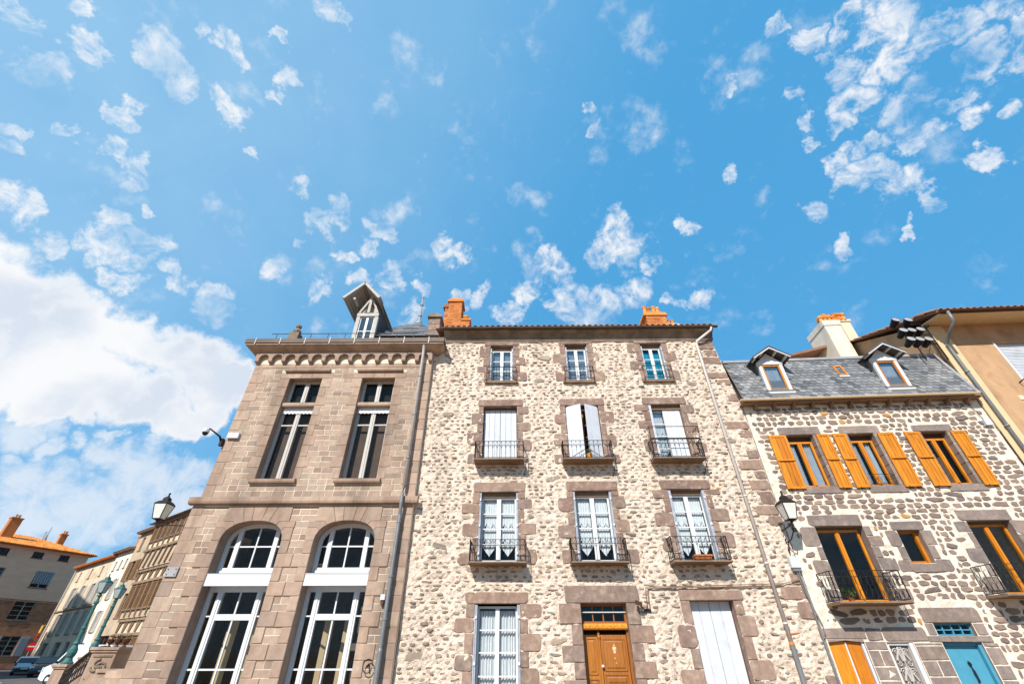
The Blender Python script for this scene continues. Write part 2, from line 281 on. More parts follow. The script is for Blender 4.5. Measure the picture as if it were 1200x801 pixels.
M['frieze'] = mat('weathered_render_cornice', c_((142,126,108)), 0.95, nscale=3, namt=0.35, bump=0.6, bscale=30, dirt=(c_((104,90,76)), 0.6, 2.2), grime=0.3)
M['white'] = mat('white_painted_wood', c_((212,213,214)), 0.5, nscale=9, namt=0.06, bump=0.1, bscale=40, bdist=0.002)
M['offwhite'] = mat('grey_white_paint', c_((186,180,173)), 0.55, nscale=9, namt=0.08)
M['shutterwhite'] = mat('pale_shutter_paint', [c_((204,207,213)), c_((210,213,218)), c_((198,202,209))], 0.6, nscale=5, namt=0.07, bump=0.15, bscale=30, bdist=0.003, dirt=(c_((186,188,190)), 0.4, 4), grime=0.08)
M['shutteredge'] = mat('grey_shutter_paint', c_((168,172,180)), 0.6)
M['doorwood'] = mat('varnished_door_wood', [c_((160,98,34)), c_((176,110,38)), c_((146,86,28))], 0.45, nscale=5, namt=0.3, bump=0.15, bscale=40, bdist=0.003, stretch=(6, 6, 0.8), spec=0.5)
M['goldwood'] = mat('golden_oiled_wood', [c_((208,128,26)), c_((220,142,32)), c_((192,112,20))], 0.5, nscale=5, namt=0.22, bump=0.2, bscale=40, bdist=0.003, stretch=(6, 6, 0.6), spec=0.4, dirt=(c_((150,84,18)), 0.55, 3.5), grime=0.12)
M['iron'] = mat('wrought_iron', c_((46,40,38)), 0.5, metal=0.3, namt=0.3)
M['zinc'] = mat('zinc', c_((164,162,162)), 0.45, metal=0.15, nscale=4, namt=0.18)
M['zincdark'] = mat('weathered_gutter', c_((92,78,68)), 0.6, metal=0.2, nscale=4, namt=0.25)
M['pipe'] = mat('grey_downpipe', c_((205,197,190)), 0.5, metal=0.0, nscale=5, namt=0.15)
M['pipedark'] = mat('slate_grey_pipe', c_((128,130,132)), 0.5, metal=0.3, nscale=5, namt=0.15)
M['slate'] = mat('roof_slate', [c_((112,113,116)), c_((134,134,135)), c_((98,99,103)), c_((150,149,148)), c_((122,119,117)), c_((86,87,91))], 0.6, nscale=14, namt=0.18, bump=0.3, bscale=40, bdist=0.005, spec=0.5, grime=0.2)
M['slatedark'] = mat('dark_slate', [c_((92,88,86)), c_((110,104,100)), c_((82,80,80))], 0.7, nscale=14, namt=0.2)
M['tile'] = mat('terracotta_tile', [c_((218,138,62)), c_((228,152,74)), c_((206,120,52)), c_((234,166,92)), c_((190,104,50))], 0.85, nscale=12, namt=0.25, bump=0.2, grime=0.2)
M['oldtile'] = mat('old_clay_tile', [c_((158,116,90)), c_((140,104,84)), c_((172,132,104)), c_((124,96,82))], 0.9, nscale=12, namt=0.25, grime=0.2)
M['brick'] = mat('orange_brick', [c_((206,130,72)), c_((190,112,60)), c_((218,148,88)), c_((168,94,54))], 0.9, nscale=16, namt=0.2, bump=0.3, grime=0.25)
M['brickmortar'] = mat('brick_mortar', c_((204,132,72)), 0.95)
M['plaster'] = mat('ochre_render', c_((190,152,116)), 0.95, nscale=1.6, namt=0.12, bump=0.4, bscale=30, bdist=0.01, dirt=(c_((160,122,86)), 0.5, 2.5), grime=0.2)
M['greywood'] = mat('grey_white_boards', c_((184,178,170)), 0.8, nscale=8, namt=0.15)
M['plasterpale'] = mat('pale_render', c_((226,204,172)), 0.95, nscale=2, namt=0.1)
M['chimwhite'] = mat('white_chimney_render', c_((228,216,198)), 0.95, nscale=3, namt=0.1, bump=0.3, grime=0.25)
M['soffit'] = mat('painted_soffit', c_((214,186,146)), 0.85, nscale=4, namt=0.08)
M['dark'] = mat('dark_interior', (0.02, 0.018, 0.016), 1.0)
M['brownblind'] = mat('brown_blind', c_((92,74,62)), 0.95, nscale=4, namt=0.2)
M['lace'] = mat('white_lace', c_((214,214,216)), 0.95, nscale=10, namt=0.1)
M['teal'] = mat('turquoise_curtain', c_((20,150,186)), 0.9, nscale=8, namt=0.15)
M['greycurt'] = mat('grey_net_curtain', c_((160,168,180)), 0.9, nscale=8, namt=0.12)
M['bluepaint'] = mat('turquoise_blue_paint', c_((76,146,170)), 0.45, nscale=5, namt=0.08)
M['greenmetal'] = mat('verdigris_green_paint', c_((66,108,104)), 0.45, metal=0.1, nscale=12, namt=0.3)
M['opal'] = mat('opal_lantern_glass', c_((214,214,206)), 0.25, nscale=6, namt=0.08)
M['lampglass'] = mat('grey_lantern_glass', c_((150,160,158)), 0.15, nscale=6, namt=0.1, spec=0.6)
M['glass'] = glass('window_glass'); M['glassb'] = glass('sky_mirroring_glass', extra=0.14); M['glasslow'] = glass('clear_glass', extra=0.012)
M['asphalt'] = mat('asphalt', c_((92,88,88)), 0.95, nscale=0.7, namt=0.2, bump=0.4, bscale=60, bdist=0.01, dirt=(c_((70,67,68)), 0.5, 0.4))
M['paving'] = mat('brown_grey_paving', c_((138,112,86)), 0.95, nscale=1.5, namt=0.2, bump=0.3)
M['leaf'] = mat('leaf_green', [(0.05, 0.11, 0.02), (0.09, 0.16, 0.04), (0.12, 0.16, 0.05)], 0.7)
M['terra'] = mat('terracotta_pot', c_((186,98,52)), 0.9)
M['rust'] = mat('brown_iron', c_((86,56,42)), 0.7, namt=0.3)
PALEWALL = [mat('cream_house_render', c_((214,196,170)), 0.95, nscale=0.8, namt=0.18, bump=0.3, dirt=(c_((170,146,118)), 0.6, 0.9)),
            mat('white_house_render', c_((232,222,204)), 0.95, nscale=1, namt=0.12),
            mat('beige_house_render', c_((190,168,142)), 0.95, nscale=0.9, namt=0.22, bump=0.3),
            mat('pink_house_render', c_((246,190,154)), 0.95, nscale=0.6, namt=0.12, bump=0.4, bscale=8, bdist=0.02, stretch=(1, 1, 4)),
            mat('brown_rubble_wall', c_((180,122,88)), 0.95, nscale=1.2, namt=0.3, bump=0.8, bscale=8, bdist=0.05, stretch=(1, 1, 2.5), dirt=(c_((116,84,66)), 0.7, 1.4))]

# ---------------------------------------------------------------- wall with openings
def wall_mesh(x0, x1, z0, z1, y, ops, depth, mi=0, grid=None, disp=0.0, warp=None, rmi=0):
    """front sheet at y with rectangular holes (x0,x1,z0,z1) and their reveals"""
    mb = MB()
    xs = {x0, x1}; zs = {z0, z1}
    for (a, b, c, d) in ops:
        xs |= {max(a, x0), min(b, x1)}; zs |= {max(c, z0), min(d, z1)}
    def fill(vals):
        vals = sorted(vals); o = [vals[0]]
        for a, b in zip(vals, vals[1:]):
            if b - a < 1e-6: continue
            k = max(1, int(math.ceil((b - a)/grid))) if grid else 1
            o += [a + (b - a)*i/k for i in range(1, k+1)]
        return o
    X = fill(xs); Z = fill(zs); idx = {}
    def onop(x, z): return any(a-1e-4 <= x <= b+1e-4 and c-1e-4 <= z <= d+1e-4 for (a, b, c, d) in ops)
    def vid(i, k):
        if (i, k) not in idx:
            x, z = X[i], Z[k]; yy = y
            if disp and not onop(x, z):
                yy += disp*(noise.fractal(Vector((x*5.5, z*7.5, 3.3)), 0.6, 2.2, 4))
            xx = warp(x, z) if warp else x
            idx[(i, k)] = len(mb.v); mb.v.append((xx, yy, z))
        return idx[(i, k)]
    for i in range(len(X)-1):
        for k in range(len(Z)-1):
            cx, cz = (X[i]+X[i+1])/2, (Z[k]+Z[k+1])/2
            if any(a < cx < b and c < cz < d for (a, b, c, d) in ops): continue
            mb.f.append((vid(i, k), vid(i+1, k), vid(i+1, k+1), vid(i, k+1))); mb.m.append(mi)
    for (a, b, c, d) in ops:
        e = y + depth
        mb.face([(a, y, c), (a, e, c), (a, e, d), (a, y, d)], rmi); mb.face([(b, y, c), (b, y, d), (b, e, d), (b, e, c)], rmi)
        mb.face([(a, y, d), (a, e, d), (b, e, d), (b, y, d)], rmi); mb.face([(a, y, c), (b, y, c), (b, e, c), (a, e, c)], rmi)
    return mb
def shell(mb, x0, x1, yf, yb, z0, z1, mi=0):            # sides, back and top behind a front sheet
    mb.face([(x0, yf, z0), (x0, yf, z1), (x0, yb, z1), (x0, yb, z0)], mi); mb.face([(x1, yf, z0), (x1, yb, z0), (x1, yb, z1), (x1, yf, z1)], mi)
    mb.face([(x0, yb, z0), (x0, yb, z1), (x1, yb, z1), (x1, yb, z0)], mi); mb.face([(x0, yf, z1), (x1, yf, z1), (x1, yb, z1), (x0, yb, z1)], mi)

# ---------------------------------------------------------------- stones
BLOCKS = {}
def block_mesh(wd, ht, proud, ch, var, mt, jit=0.004, round_=False):
    key = (round(wd*20), round(ht*20), round(proud*1000), var, mt.name, round_)
    if key in BLOCKS: return BLOCKS[key]
    rnd = random.Random(hash((key[0], key[1], var)) & 0xffff)
    W, H = max(1, key[0])/20/2, max(1, key[1])/20/2
    j = lambda: rnd.uniform(-jit, jit)
    if round_:                                          # rounded irregular dressed stone: twelve-sided outline
        ol = []
        for q, (sx, sz) in enumerate(((-1, -1), (1, -1), (1, 1), (-1, 1))):
            r = min(W, H)*rnd.uniform(0.15, 0.55)
            a0 = pi + q*pi/2
            for t in (0, 0.5, 1):
                a = a0 + t*pi/2
                ol.append((sx*(W - r) + r*cos(a) + j(), sz*(H - r) + r*sin(a) + j()))
    else: ol = [(-W + j(), -H + j()), (W + j(), -H + j()), (W + j(), H + j()), (-W + j(), H + j())]
    n = len(ol); vs = [(x, 0.01, z) for x, z in ol] + [(x, -proud + ch, z) for x, z in ol]
    kx, kz = 1 - ch/W, 1 - ch/H
    vs += [(x*kx, -proud + rnd.uniform(-1, 1)*jit*0.2, z*kz) for x, z in ol] + [(0, -proud, 0)]
    fs = []
    for i in range(n):
        k = (i+1) % n; fs += [(i, k, k+n, i+n), (i+n, k+n, k+2*n, i+2*n), (i+2*n, k+2*n, 3*n)]
    me = bpy.data.meshes.new('stone'); me.from_pydata(vs, [], fs); me.materials.append(mt)
    BLOCKS[key] = (me, W*2, H*2); return BLOCKS[key]
def put_block(name, parent, x0, x1, z0, z1, y, mt, proud=0.015, ch=0.008, round_=False, var=None, **kw):
    wd, ht = x1 - x0, z1 - z0
    if var is None: var = random.randrange(3)
    me, W, H = block_mesh(wd, ht, proud, ch, var, mt, 0.012 if round_ else 0.004, round_)
    o = bpy.data.objects.new(name, me); place(o, ((x0+x1)/2, y, (z0+z1)/2), parent, **kw)
    o.scale = (wd/W, 1, ht/H); return o
RV = {}
def rub_variant(k, mt, proud):
    key = (k, mt.name)
    if key in RV: return RV[key]
    rnd = random.Random(100 + k); n = rnd.choice((7, 8, 9)); ol = []
    e = rnd.uniform(2.2, 4.5)
    for i in range(n):
        a = 2*pi*(i + rnd.uniform(-0.25, 0.25))/n
        c, s_ = cos(a), sin(a); r = (abs(c)**e + abs(s_)**e)**(-1/e)*rnd.uniform(0.72, 1.06)
        ol.append((c*r*0.5, s_*r*0.5))
    vs = [(x, 0.6, z) for x, z in ol]
    vs += [(x*0.96, -0.55 + rnd.uniform(-.15, .15), z*0.96) for x, z in ol]
    vs += [(x*0.78, -1 + rnd.uniform(-.35, .35), z*0.78) for x, z in ol]
    vs += [(rnd.uniform(-.06, .06), -1.0, rnd.uniform(-.06, .06))]
    fs = []
    for i in range(n):
        j = (i+1) % n; fs += [(i, j, j+n, i+n), (i+n, j+n, j+2*n, i+2*n), (i+2*n, j+2*n, 3*n)]
    me = bpy.data.meshes.new('stone'); me.from_pydata(vs, [], fs); me.materials.append(mt)
    RV[key] = (me, vs, fs); return RV[key]
CP, SP = cos(R(36.153)), sin(R(36.153))
def pxarea(x, y, z, wd, ht):                            # how large a piece shows
    f = CP*y + SP*(z - 1.6); return wd*ht/(f*f)
def rubble(wall, cells, y, mt, stuffname, lim, proud=(0.012, 0.03), odd=None, ydisp=None, rot=0.12):
    cells = sorted(cells, key=lambda c: -pxarea(c[0], y, c[1], c[2], c[3]))
    mb = MB(); ob = MB()
    for i, (cx, cz, wd, ht) in enumerate(cells):
        k = random.randrange(14); pr = random.uniform(*proud); m_ = mt
        if odd and random.random() < odd[0]: m_ = random.choice(odd[1])
        yy = y + (ydisp(cx, cz) if ydisp else 0); a = random.gauss(0, rot)
        me, vs, fs = rub_variant(k, m_, 1)
        if i < lim:
            o = bpy.data.objects.new('stone', me); place(o, (cx, yy, cz), wall)
            o.scale = (wd, pr, ht); o.rotation_euler.y = a
        else:
            ca, sa = cos(a), sin(a)
            tgt = mb if m_ is mt else ob
            tgt.mesh([(cx + ca*x*wd + sa*z*ht, yy + q*pr, cz - sa*x*wd + ca*z*ht) for x, q, z in vs], fs, 0, random.random())
    if mb.v: mb.build(stuffname, mt, wall, fix=False, kind='stuff')
    if ob.v: ob.build('ochre_' + stuffname, M['ochrestone'], wall, fix=False, kind='stuff')
def courses(x0, x1, z0, z1, hr, wr, fill, avoid, skip=0.0, margin=0.02, warp=None):
    """rough courses of stones that keep clear of the avoided rectangles"""
    out = []; z = z0
    while z < z1:
        h = random.uniform(*hr); x = x0 - random.uniform(0, wr[0])
        while x < x1:
            wd = random.uniform(*wr)*(1 + 0.7*(random.random() < 0.12)); cx = x + wd/2; cz = z + h/2 + random.uniform(-.12, .12)*h
            fw = wd*random.uniform(*fill); fh = h*random.uniform(fill[0], fill[1])
            x += wd
            if random.random() < skip: continue
            if cx - fw/2 < x0 or cx + fw/2 > x1 or cz + fh/2 > z1: continue
            def hit(cx, fw): return any(cx + fw/2 + margin > a and cx - fw/2 - margin < b and cz + fh/2 + margin > c and cz - fh/2 - margin < d for (a, b, c, d) in avoid)
            if hit(cx, fw):                             # a shorter stone where the full one does not fit
                for q in (-.27, .27):
                    c2, w2 = cx + q*fw, fw*.42
                    if not hit(c2, w2): out.append((warp(c2, cz) if warp else c2, cz, w2, fh))
                continue
            out.append((warp(cx, cz) if warp else cx, cz, fw, fh))
        z += h
    return out
def quoins(house, x0, x1, z0, z1, y, mt, name='jamb_stone', sides='LR', hr=(0.28, 0.42), lens=(0.16, 0.42), proud=0.02, rnd=True, gap=0.012):
    """alternating long and short dressed stones up both jambs of an opening; returns their rectangles"""
    used = []
    for sd in sides:
        z = z0; k = random.randrange(2)
        while z < z1 - 0.06:
            h = random.uniform(*hr)
            if z1 - z - h < 0.14: h = z1 - z
            ln = lens[k % 2]*random.uniform(0.85, 1.2); k += 1
            r = (x0 - ln, x0 - 0.001, z + gap/2, z + h - gap/2) if sd == 'L' else (x1 + 0.001, x1 + ln, z + gap/2, z + h - gap/2)
            put_block(name, house, *r, y, mt, proud, 0.01, round_=rnd and ln > 0.3); used.append(r); z += h
    return used

# ---------------------------------------------------------------- windows
def pane(parent, x0, x1, z0, z1, y, gl=None):
    mb = MB(); mb.box(x0, x1, y - 0.003, y + 0.003, z0, z1); return mb.build('pane', gl or M['glass'], parent)
def curtain(parent, x0, x1, z1, bottom, y, mt, folds=5, amp=0.018, name='curtain', n=None):
    """sheet hanging from z1 down to bottom(t), t in 0..1, with real folds"""
    mb = MB(); n = n or folds*6; ph = random.uniform(0, 6)
    P = []
    for i in range(n+1):
        t = i/n; x = x0 + (x1 - x0)*t; yy = y + amp*sin(2*pi*folds*t + ph) + amp*0.5*sin(2*pi*folds*2.3*t)
        P.append(((x, yy, z1), (x, yy, bottom(t))))
    for a, b in zip(P, P[1:]): mb.face([a[1], b[1], b[0], a[0]])
    return mb.build(name, mt, parent, smooth=False, fix=False)
def casement(house, x0, x1, z0, z1, y, rows, fm, gl, fr=0.045, stile=0.085, bar=0.028, curt=None, name='window', cols=2, top=0.05, bottom=0.07):
    """two glazed leaves with rows of panes; frame is the part, panes and curtains its sub-parts"""
    d = 0.05; mb = MB()
    mb.box(x0, x0+fr, y, y+d, z0, z1); mb.box(x1-fr, x1, y, y+d, z0, z1)
    mb.box(x0+fr, x1-fr, y, y+d, z1-top, z1); mb.box(x0+fr, x1-fr, y, y+d, z0, z0+bottom)
    xm = (x0+x1)/2
    mb.box(xm-stile/2, xm+stile/2, y-0.012, y+d-0.004, z0+bottom, z1-top)
    L0 = (x0+fr, xm-stile/2); R0 = (xm+stile/2, x1-fr); zz = [z0+bottom + (z1-top-z0-bottom)*i/rows for i in range(rows+1)]
    for (a, b) in (L0, R0):
        for q in zz[1:-1]: mb.box(a, b, y+0.006, y+d-0.006, q-bar/2, q+bar/2)
    wd = mb.build(name, fm, house)
    for (a, b) in (L0, R0):
        for i in range(rows):
            pane(wd, a, b, zz[i] + (bar/2 if i else 0), zz[i+1] - (bar/2 if i < rows-1 else 0), y+0.025, gl)
    if curt: curt(wd, L0, R0, zz)
    return wd
def closed_shutter(house, x0, x1, z0, z1, y, mt, planks=3, rails=True, hinge=False, name='shutter', th=0.03, rot=None, frame=False, label=None):
    """a leaf built of planks on rails; rot = (hinge_x, angle) swings it about a vertical edge"""
    mb = MB()
    if frame:
        e = 0.065
        mb.box(x0, x0+e, y-th, y+0.002, z0, z1); mb.box(x1-e, x1, y-th, y+0.002, z0, z1)
        for q in (z0, (z0+z1)/2 - e/2 + 0.02, z1-e): mb.box(x0+e, x1-e, y-th-0.002, y, q, q+e)
        mb.box(x0+e*0.2, x1-e*0.2, y-th-0.03, y-th-0.002, (z0+z1)/2+0.0, (z0+z1)/2+0.035)
        xa, xb, za, zb, yp = x0+e, x1-e, z0+e, z1-e, y-th*0.55
    else:
        for q in (z0+0.18*(z1-z0), z0+0.78*(z1-z0)): mb.box(x0+0.02, x1-0.02, y, y+0.02, q-0.05, q+0.05)
        for q in (z0+0.2*(z1-z0), z0+0.68*(z1-z0)):
            for t in (0.25, 0.75): mb.box(x0+(x1-x0)*t-0.01, x0+(x1-x0)*t+0.01, y-th-0.006, y-th+0.004, q-0.015, q+0.015)
        xa, xb, za, zb, yp = x0, x1, z0, z1, y-th
    o = mb.build(name, mt, house)
    k = planks; wdt = (xb-xa)/k
    for i in range(k):
        p = MB(); g = 0.003; a, b = xa+i*wdt+g, xa+(i+1)*wdt-g
        dy = random.uniform(-0.002, 0.002)
        p.prism_y([(a, za), (b, za), (b, zb), (a, zb)], yp+0.006+dy, yp+th-0.002+dy); q0 = len(p.v)
        p.box(a+0.006, b-0.006, yp+dy, yp+0.0061+dy, za+0.004, zb-0.004)
        p.build('plank', mt, o)
    if rot:
        hx, ang = rot; B = BASE[o.name]; pb = BASE.get(house.name, Vector((0, 0, 0)))
        piv = Vector((hx, y, 0)); v = Vector((B.x, B.y, 0)) - piv; v = Matrix.Rotation(ang, 3, 'Z') @ v
        o.location = Vector((piv.x + v.x, piv.y + v.y, B.z)) - pb; o.rotation_euler.z = ang
    if label: o['label'] = label
    return o
def railing(parent, x0, x1, yf, yw, z0, z1, step=0.125, style='lancet', mt=None):
    mb = MB(); r = 0.006
    for z in (z0, z1): 
        mb.box(x0, x1, yf-0.010, yf+0.010, z-0.006, z+0.006)
        for x in (x0, x1): mb.box(x-0.012, x+0.012, yf+0.012, yw, z-0.008, z+0.008)
    zm = z1 - 0.13
    mb.box(x0, x1, yf-0.008, yf+0.008, zm-0.005, zm+0.005)
    def run(a, b, fn, n):
        for i in range(n+1):
            t = i/n; p = fn(t); mb.tube([(p[0], p[1], z0), (p[0], p[1], z1)], r if i not in (0, n) else 0.013, 5)
            if i < n and style == 'lancet':
                q = fn(t + 0.5/n); e = fn(t + 1/n)
                mb.tube([(p[0], p[1], zm-0.10), ((p[0]*.7+q[0]*.3), (p[1]*.7+q[1]*.3), zm-0.03), (q[0], q[1], zm), ((e[0]*.7+q[0]*.3), (e[1]*.7+q[1]*.3), zm-0.03), (e[0], e[1], zm-0.10)], 0.005, 4)
                mb.tube([(p[0], p[1], z1-0.01), (q[0], q[1], zm+0.02), (e[0], e[1], z1-0.01)], 0.004, 4)
            if i < n and style == 'scroll':
                q = fn(t + 0.5/n); e = fn(t + 1/n); rr = (Vector(e)-Vector(p)).length*0.42
                d = (Vector(e)-Vector(p)).normalized()
                for zc in (z0 + 0.12, z0 + 0.40):
                    mb.tube([(q[0]+d.x*rr*cos(u), q[1]+d.y*rr*cos(u), zc + 0.1*sin(u)) for u in [2*pi*k_/10 for k_ in range(11)]], 0.0045, 4)
    n = max(4, int((x1-x0)/step)); run(0, 1, lambda t: (x0+(x1-x0)*t, yf), n)
    m = max(2, int((yw-yf)/step))
    for x in (x0, x1): run(0, 1, lambda t, x=x: (x, yf+(yw-yf)*t), m)
    return mb.build('railing', mt or M['iron'], parent)
def balcony(house, x0, x1, yf, yw, zt, rail_top, th=0.05, style='lancet', mt=None):
    mb = MB(); mb.prism_x([(yw, zt), (yf, zt), (yf, zt-th*0.7), (yf+0.03, zt-th), (yw, zt-th)], x0, x1)
    o = mb.build('balcony', mt or M['slab'], house)
    railing(o, x0+0.02, x1-0.02, yf+0.03, yw, zt+0.03, rail_top, style=style)
    return o
def lantern(mb_f, mb_g, c, s=1.0):
    """four-sided street lantern: frame faces into mb_f, glass into mb_g; c is the foot of the lantern"""
    x, y, z = c; b, t, h = 0.105*s, 0.18*s, 0.40*s
    for i in range(4):
        a0, a1 = pi/4 + i*pi/2, pi/4 + (i+1)*pi/2
        p = [(x+b*1.41*cos(a0), y+b*1.41*sin(a0), z), (x+b*1.41*cos(a1), y+b*1.41*sin(a1), z), (x+t*1.41*cos(a1), y+t*1.41*sin(a1), z+h), (x+t*1.41*cos(a0), y+t*1.41*sin(a0), z+h)]
        mb_g.face([Vector(q)*1.0 for q in p])
        mb_f.tube([p[0], p[3]], 0.013*s, 4); mb_f.tube([p[3], p[2]], 0.016*s, 4); mb_f.tube([p[0], p[1]], 0.014*s, 4)
    mb_f.lathe((x, y, z+h), [(t*1.42, 0), (t*1.44, 0.02*s), (t*1.0, 0.08*s), (t*0.62, 0.11*s), (t*0.60, 0.17*s), (t*0.34, 0.21*s), (0.02*s, 0.24*s)], 4)
    mb_f.lathe((x, y, z+h+0.235*s), [(0.015*s, 0), (0.03*s, 0.02*s), (0.015*s, 0.045*s), (0.035*s, 0.07*s), (0.004, 0.11*s)], 6)
    mb_f.lathe((x, y, z-0.07*s), [(0.03*s, 0), (0.05*s, 0.03*s), (b*1.3, 0.07*s)], 6)

# ================================================================ GROUND
def ground_z(x, y):
    z = 0.0
    if y > 40: z += 0.012*(min(y, 130) - 40)
    if x > 4: z -= 0.03*min(x - 4, 14)
    return z
g = MB(); gx = [-900, -300, -150, -100, -80, -60, -45, -30, -20, -10, -5, 0, 4, 8, 12, 18, 30, 80, 200, 900]; gy = [-900, -200, -60, -20, -5, 5, 9, 11.5, 13, 20, 30, 40, 48, 56, 64, 80, 100, 130, 300, 1200]
g.v = [(x, y, ground_z(x, y)) for y in gy for x in gx]
nx = len(gx); g.f = [(j*nx+i, j*nx+i+1, (j+1)*nx+i+1, (j+1)*nx+i) for j in range(len(gy)-1) for i in range(nx-1)]; g.m = [0]*len(g.f)
o = g.build('square_paving', M['paving'], fix=False, kind='structure')
def sheet(name, pts, dz, mt):
    m = MB(); m.face([(x, y, ground_z(x, y) + dz) for x, y in pts]); return m.build(name, mt, fix=False, kind='structure')
def strip(name, pts, wd, dz, mt):
    m = MB()
    for (a, b) in zip(pts, pts[1:]):
        d = Vector((b[0]-a[0], b[1]-a[1], 0)).normalized(); n_ = Vector((-d.y, d.x, 0))*wd/2
        m.face([(a[0]+n_.x, a[1]+n_.y, ground_z(*a)+dz), (a[0]-n_.x, a[1]-n_.y, ground_z(*a)+dz), (b[0]-n_.x, b[1]-n_.y, ground_z(*b)+dz), (b[0]+n_.x, b[1]+n_.y, ground_z(*b)+dz)])
    return m.build(name, mt, fix=False, kind='structure')
rd = MB()
ry = [20, 30, 40, 48, 56, 64, 72]
for a, b in zip(ry, ry[1:]): rd.face([(-68, a, ground_z(-68, a)+.006), (-27, a, ground_z(-27, a)+.006), (-27 - (b-30)*0.9 if b > 30 else -27, b, ground_z(-27, b)+.006), (-68, b, ground_z(-68, b)+.006)])
rd = MB(); 
for a, b in zip(ry, ry[1:]): rd.face([(-68, a, ground_z(0, a)+.006), (-24, a, ground_z(0, a)+.006), (-24, b, ground_z(0, b)+.006), (-68, b, ground_z(0, b)+.006)])
rd.build('road', M['asphalt'], fix=False, kind='structure')
M['line'] = mat('road_paint', c_((214,210,204)), 0.8, nscale=3, namt=0.15)
strip('road_marking', [(-54.5, 56), (-52.5, 53), (-49, 49.5), (-46.5, 47), (-43, 43.5), (-39, 41)], 0.16, 0.012, M['line'])
kb = MB()
kp = [(-63.4, 71), (-65.0, 65), (-66.7, 59), (-68.5, 52.5)]
for a, b in zip(kp, kp[1:]): kb.beam((a[0]+1.0, a[1]-0.2, ground_z(*a)+.05), (b[0]+1.0, b[1]-0.2, ground_z(*b)+.05), 0.2, 0.13)
kb.build('kerb', M['slab'], kind='structure')

# ================================================================ LEFT: stone town hall
YL = 12.35
th = root('stone_townhall', (-6, YL, 0), 'tall beige ashlar building with two arched ground floor windows and a heavy bracketed cornice', 'building')
XA, XB = -8.94, -2.87
WU = [(-7.60, -6.50, 5.76, 9.16), (-5.15, -4.04, 5.76, 9.16)]
ARCH = [(-7.95, -6.29), (-5.42, -3.79)]
up = wall_mesh(XA, XB, 5.1, 10.3, YL, WU, 0.32, rmi=1)
up.face([(XA, YL, 5.1), (XA, YL, 10.3), (XA, 24, 10.3), (XA, 24, 5.1)]); up.face([(XB, YL, 5.1), (XB, YL, 10.3), (XB, 24, 10.3), (XB, 24, 5.1)])
up.face([(XA, 24, 0), (XB, 24, 0), (XB, 24, 10.3), (XA, 24, 10.3)]); up.face([(XA, YL, 10.29), (XB, YL, 10.29), (XB, 24, 10.29), (XA, 24, 10.29)])
low_ops = [(a, b, 0.0, 4.62) for a, b in ARCH]
lo = wall_mesh(-9.06, XB, 0, 5.1, YL - 0.001, low_ops, 0.45, rmi=1)
up.mesh(lo.v, lo.f); up.m[-len(lo.m):] = lo.m
up.face([(-9.06, YL, 0), (-9.06, YL, 5.1), (-9.06, 24, 5.1), (-9.06, 24, 0)]); up.face([(XB, YL, 0), (XB, YL, 5.1), (XB, 24, 5.1), (XB, 24, 0)])
SPR, RISE = 4.08, 0.52
def arch_z(x, a, b): 
    c, h = (a+b)/2, (b-a)/2; t = max(-1, min(1, (x-c)/h)); return SPR + RISE*(max(0, 1 - abs(t)**2.3))**(1/2.3)
for a, b in ARCH:                                       # spandrel above each elliptical arch, front and intrados
    n = 20; c, h = (a+b)/2, (b-a)/2
    xs = [c - h*cos(pi*i/n) for i in range(n+1)]
    for p, q in zip(xs, xs[1:]):
        up.face([(p, YL-0.001, arch_z(p, a, b)), (q, YL-0.001, arch_z(q, a, b)), (q, YL-0.001, 4.62), (p, YL-0.001, 4.62)])
        up.face([(p, YL-0.001, arch_z(p, a, b)), (p, YL+0.45, arch_z(p, a, b)), (q, YL+0.45, arch_z(q, a, b)), (q, YL-0.001, arch_z(q, a, b))], 1)
wl = up.build('wall', [M['townmortar'], M['towndress']], th, fix=False)
used = []
# corner and window dressings
for (a, b, z0, z1) in WU:
    for sd in 'LR':
        z = 5.76; k = 0
        while z < 9.16 - .05:
            h = 0.34; h = min(h, 9.16 - z); ln = (0.22, 0.34)[k % 2]; k += 1
            r = (a-ln, a-.002, z+.004, z+h-.004) if sd == 'L' else (b+.002, b+ln, z+.004, z+h-.004)
            put_block('jamb_stone', th, *r, YL, M['towndress'], 0.014, 0.005); used.append(r); z += h
    for (p, q) in ((a-.34, (a+b)/2-.18), ((a+b)/2-.175, (a+b)/2+.175), ((a+b)/2+.18, b+.34)):
        put_block('lintel_stone', th, p, q, 9.165, 9.38, YL, M['towndress'], 0.016, 0.005)
    used.append((a-.34, b+.34, 9.16, 9.38))
    mb = MB(); mb.prism_x([(YL, 9.385), (YL-.09, 9.40), (YL-.11, 9.44), (YL-.11, 9.49), (YL, 9.50)], a-.20, b+.22); mb.build('label_moulding', M['towndress'], th); used.append((a-.20, b+.22, 9.38, 9.51))
    mb = MB(); mb.prism_x([(YL+.3, 5.62), (YL-.10, 5.62), (YL-.12, 5.66), (YL-.12, 5.73), (YL-.02, 5.755), (YL+.3, 5.755)], a-.10, b+.13); mb.build('window_sill', M['towndress'], th); used.append((a-.10, b+.13, 5.6, 5.76))
    mb = MB(); mb.prism_x([(YL+.31, 8.15), (YL+.07, 8.15), (YL+.05, 8.18), (YL+.05, 8.26), (YL+.07, 8.285), (YL+.31, 8.285)], a+.002, b-.002); mb.build('transom_bar', M['towndress'], th)
for sd, xe in (('L', XA), ('R', XB)):
    z = 5.25; k = 0
    while z < 9.5:
        h = 0.34; ln = (0.30, 0.46)[k % 2]; k += 1
        r = (xe+.0, xe+ln, z+.004, z+h-.004) if sd == 'L' else (xe-ln, xe, z+.004, z+h-.004)
        put_block('quoin_stone', th, *r, YL, M['towndress'], 0.014, 0.005); used.append(r); z += h
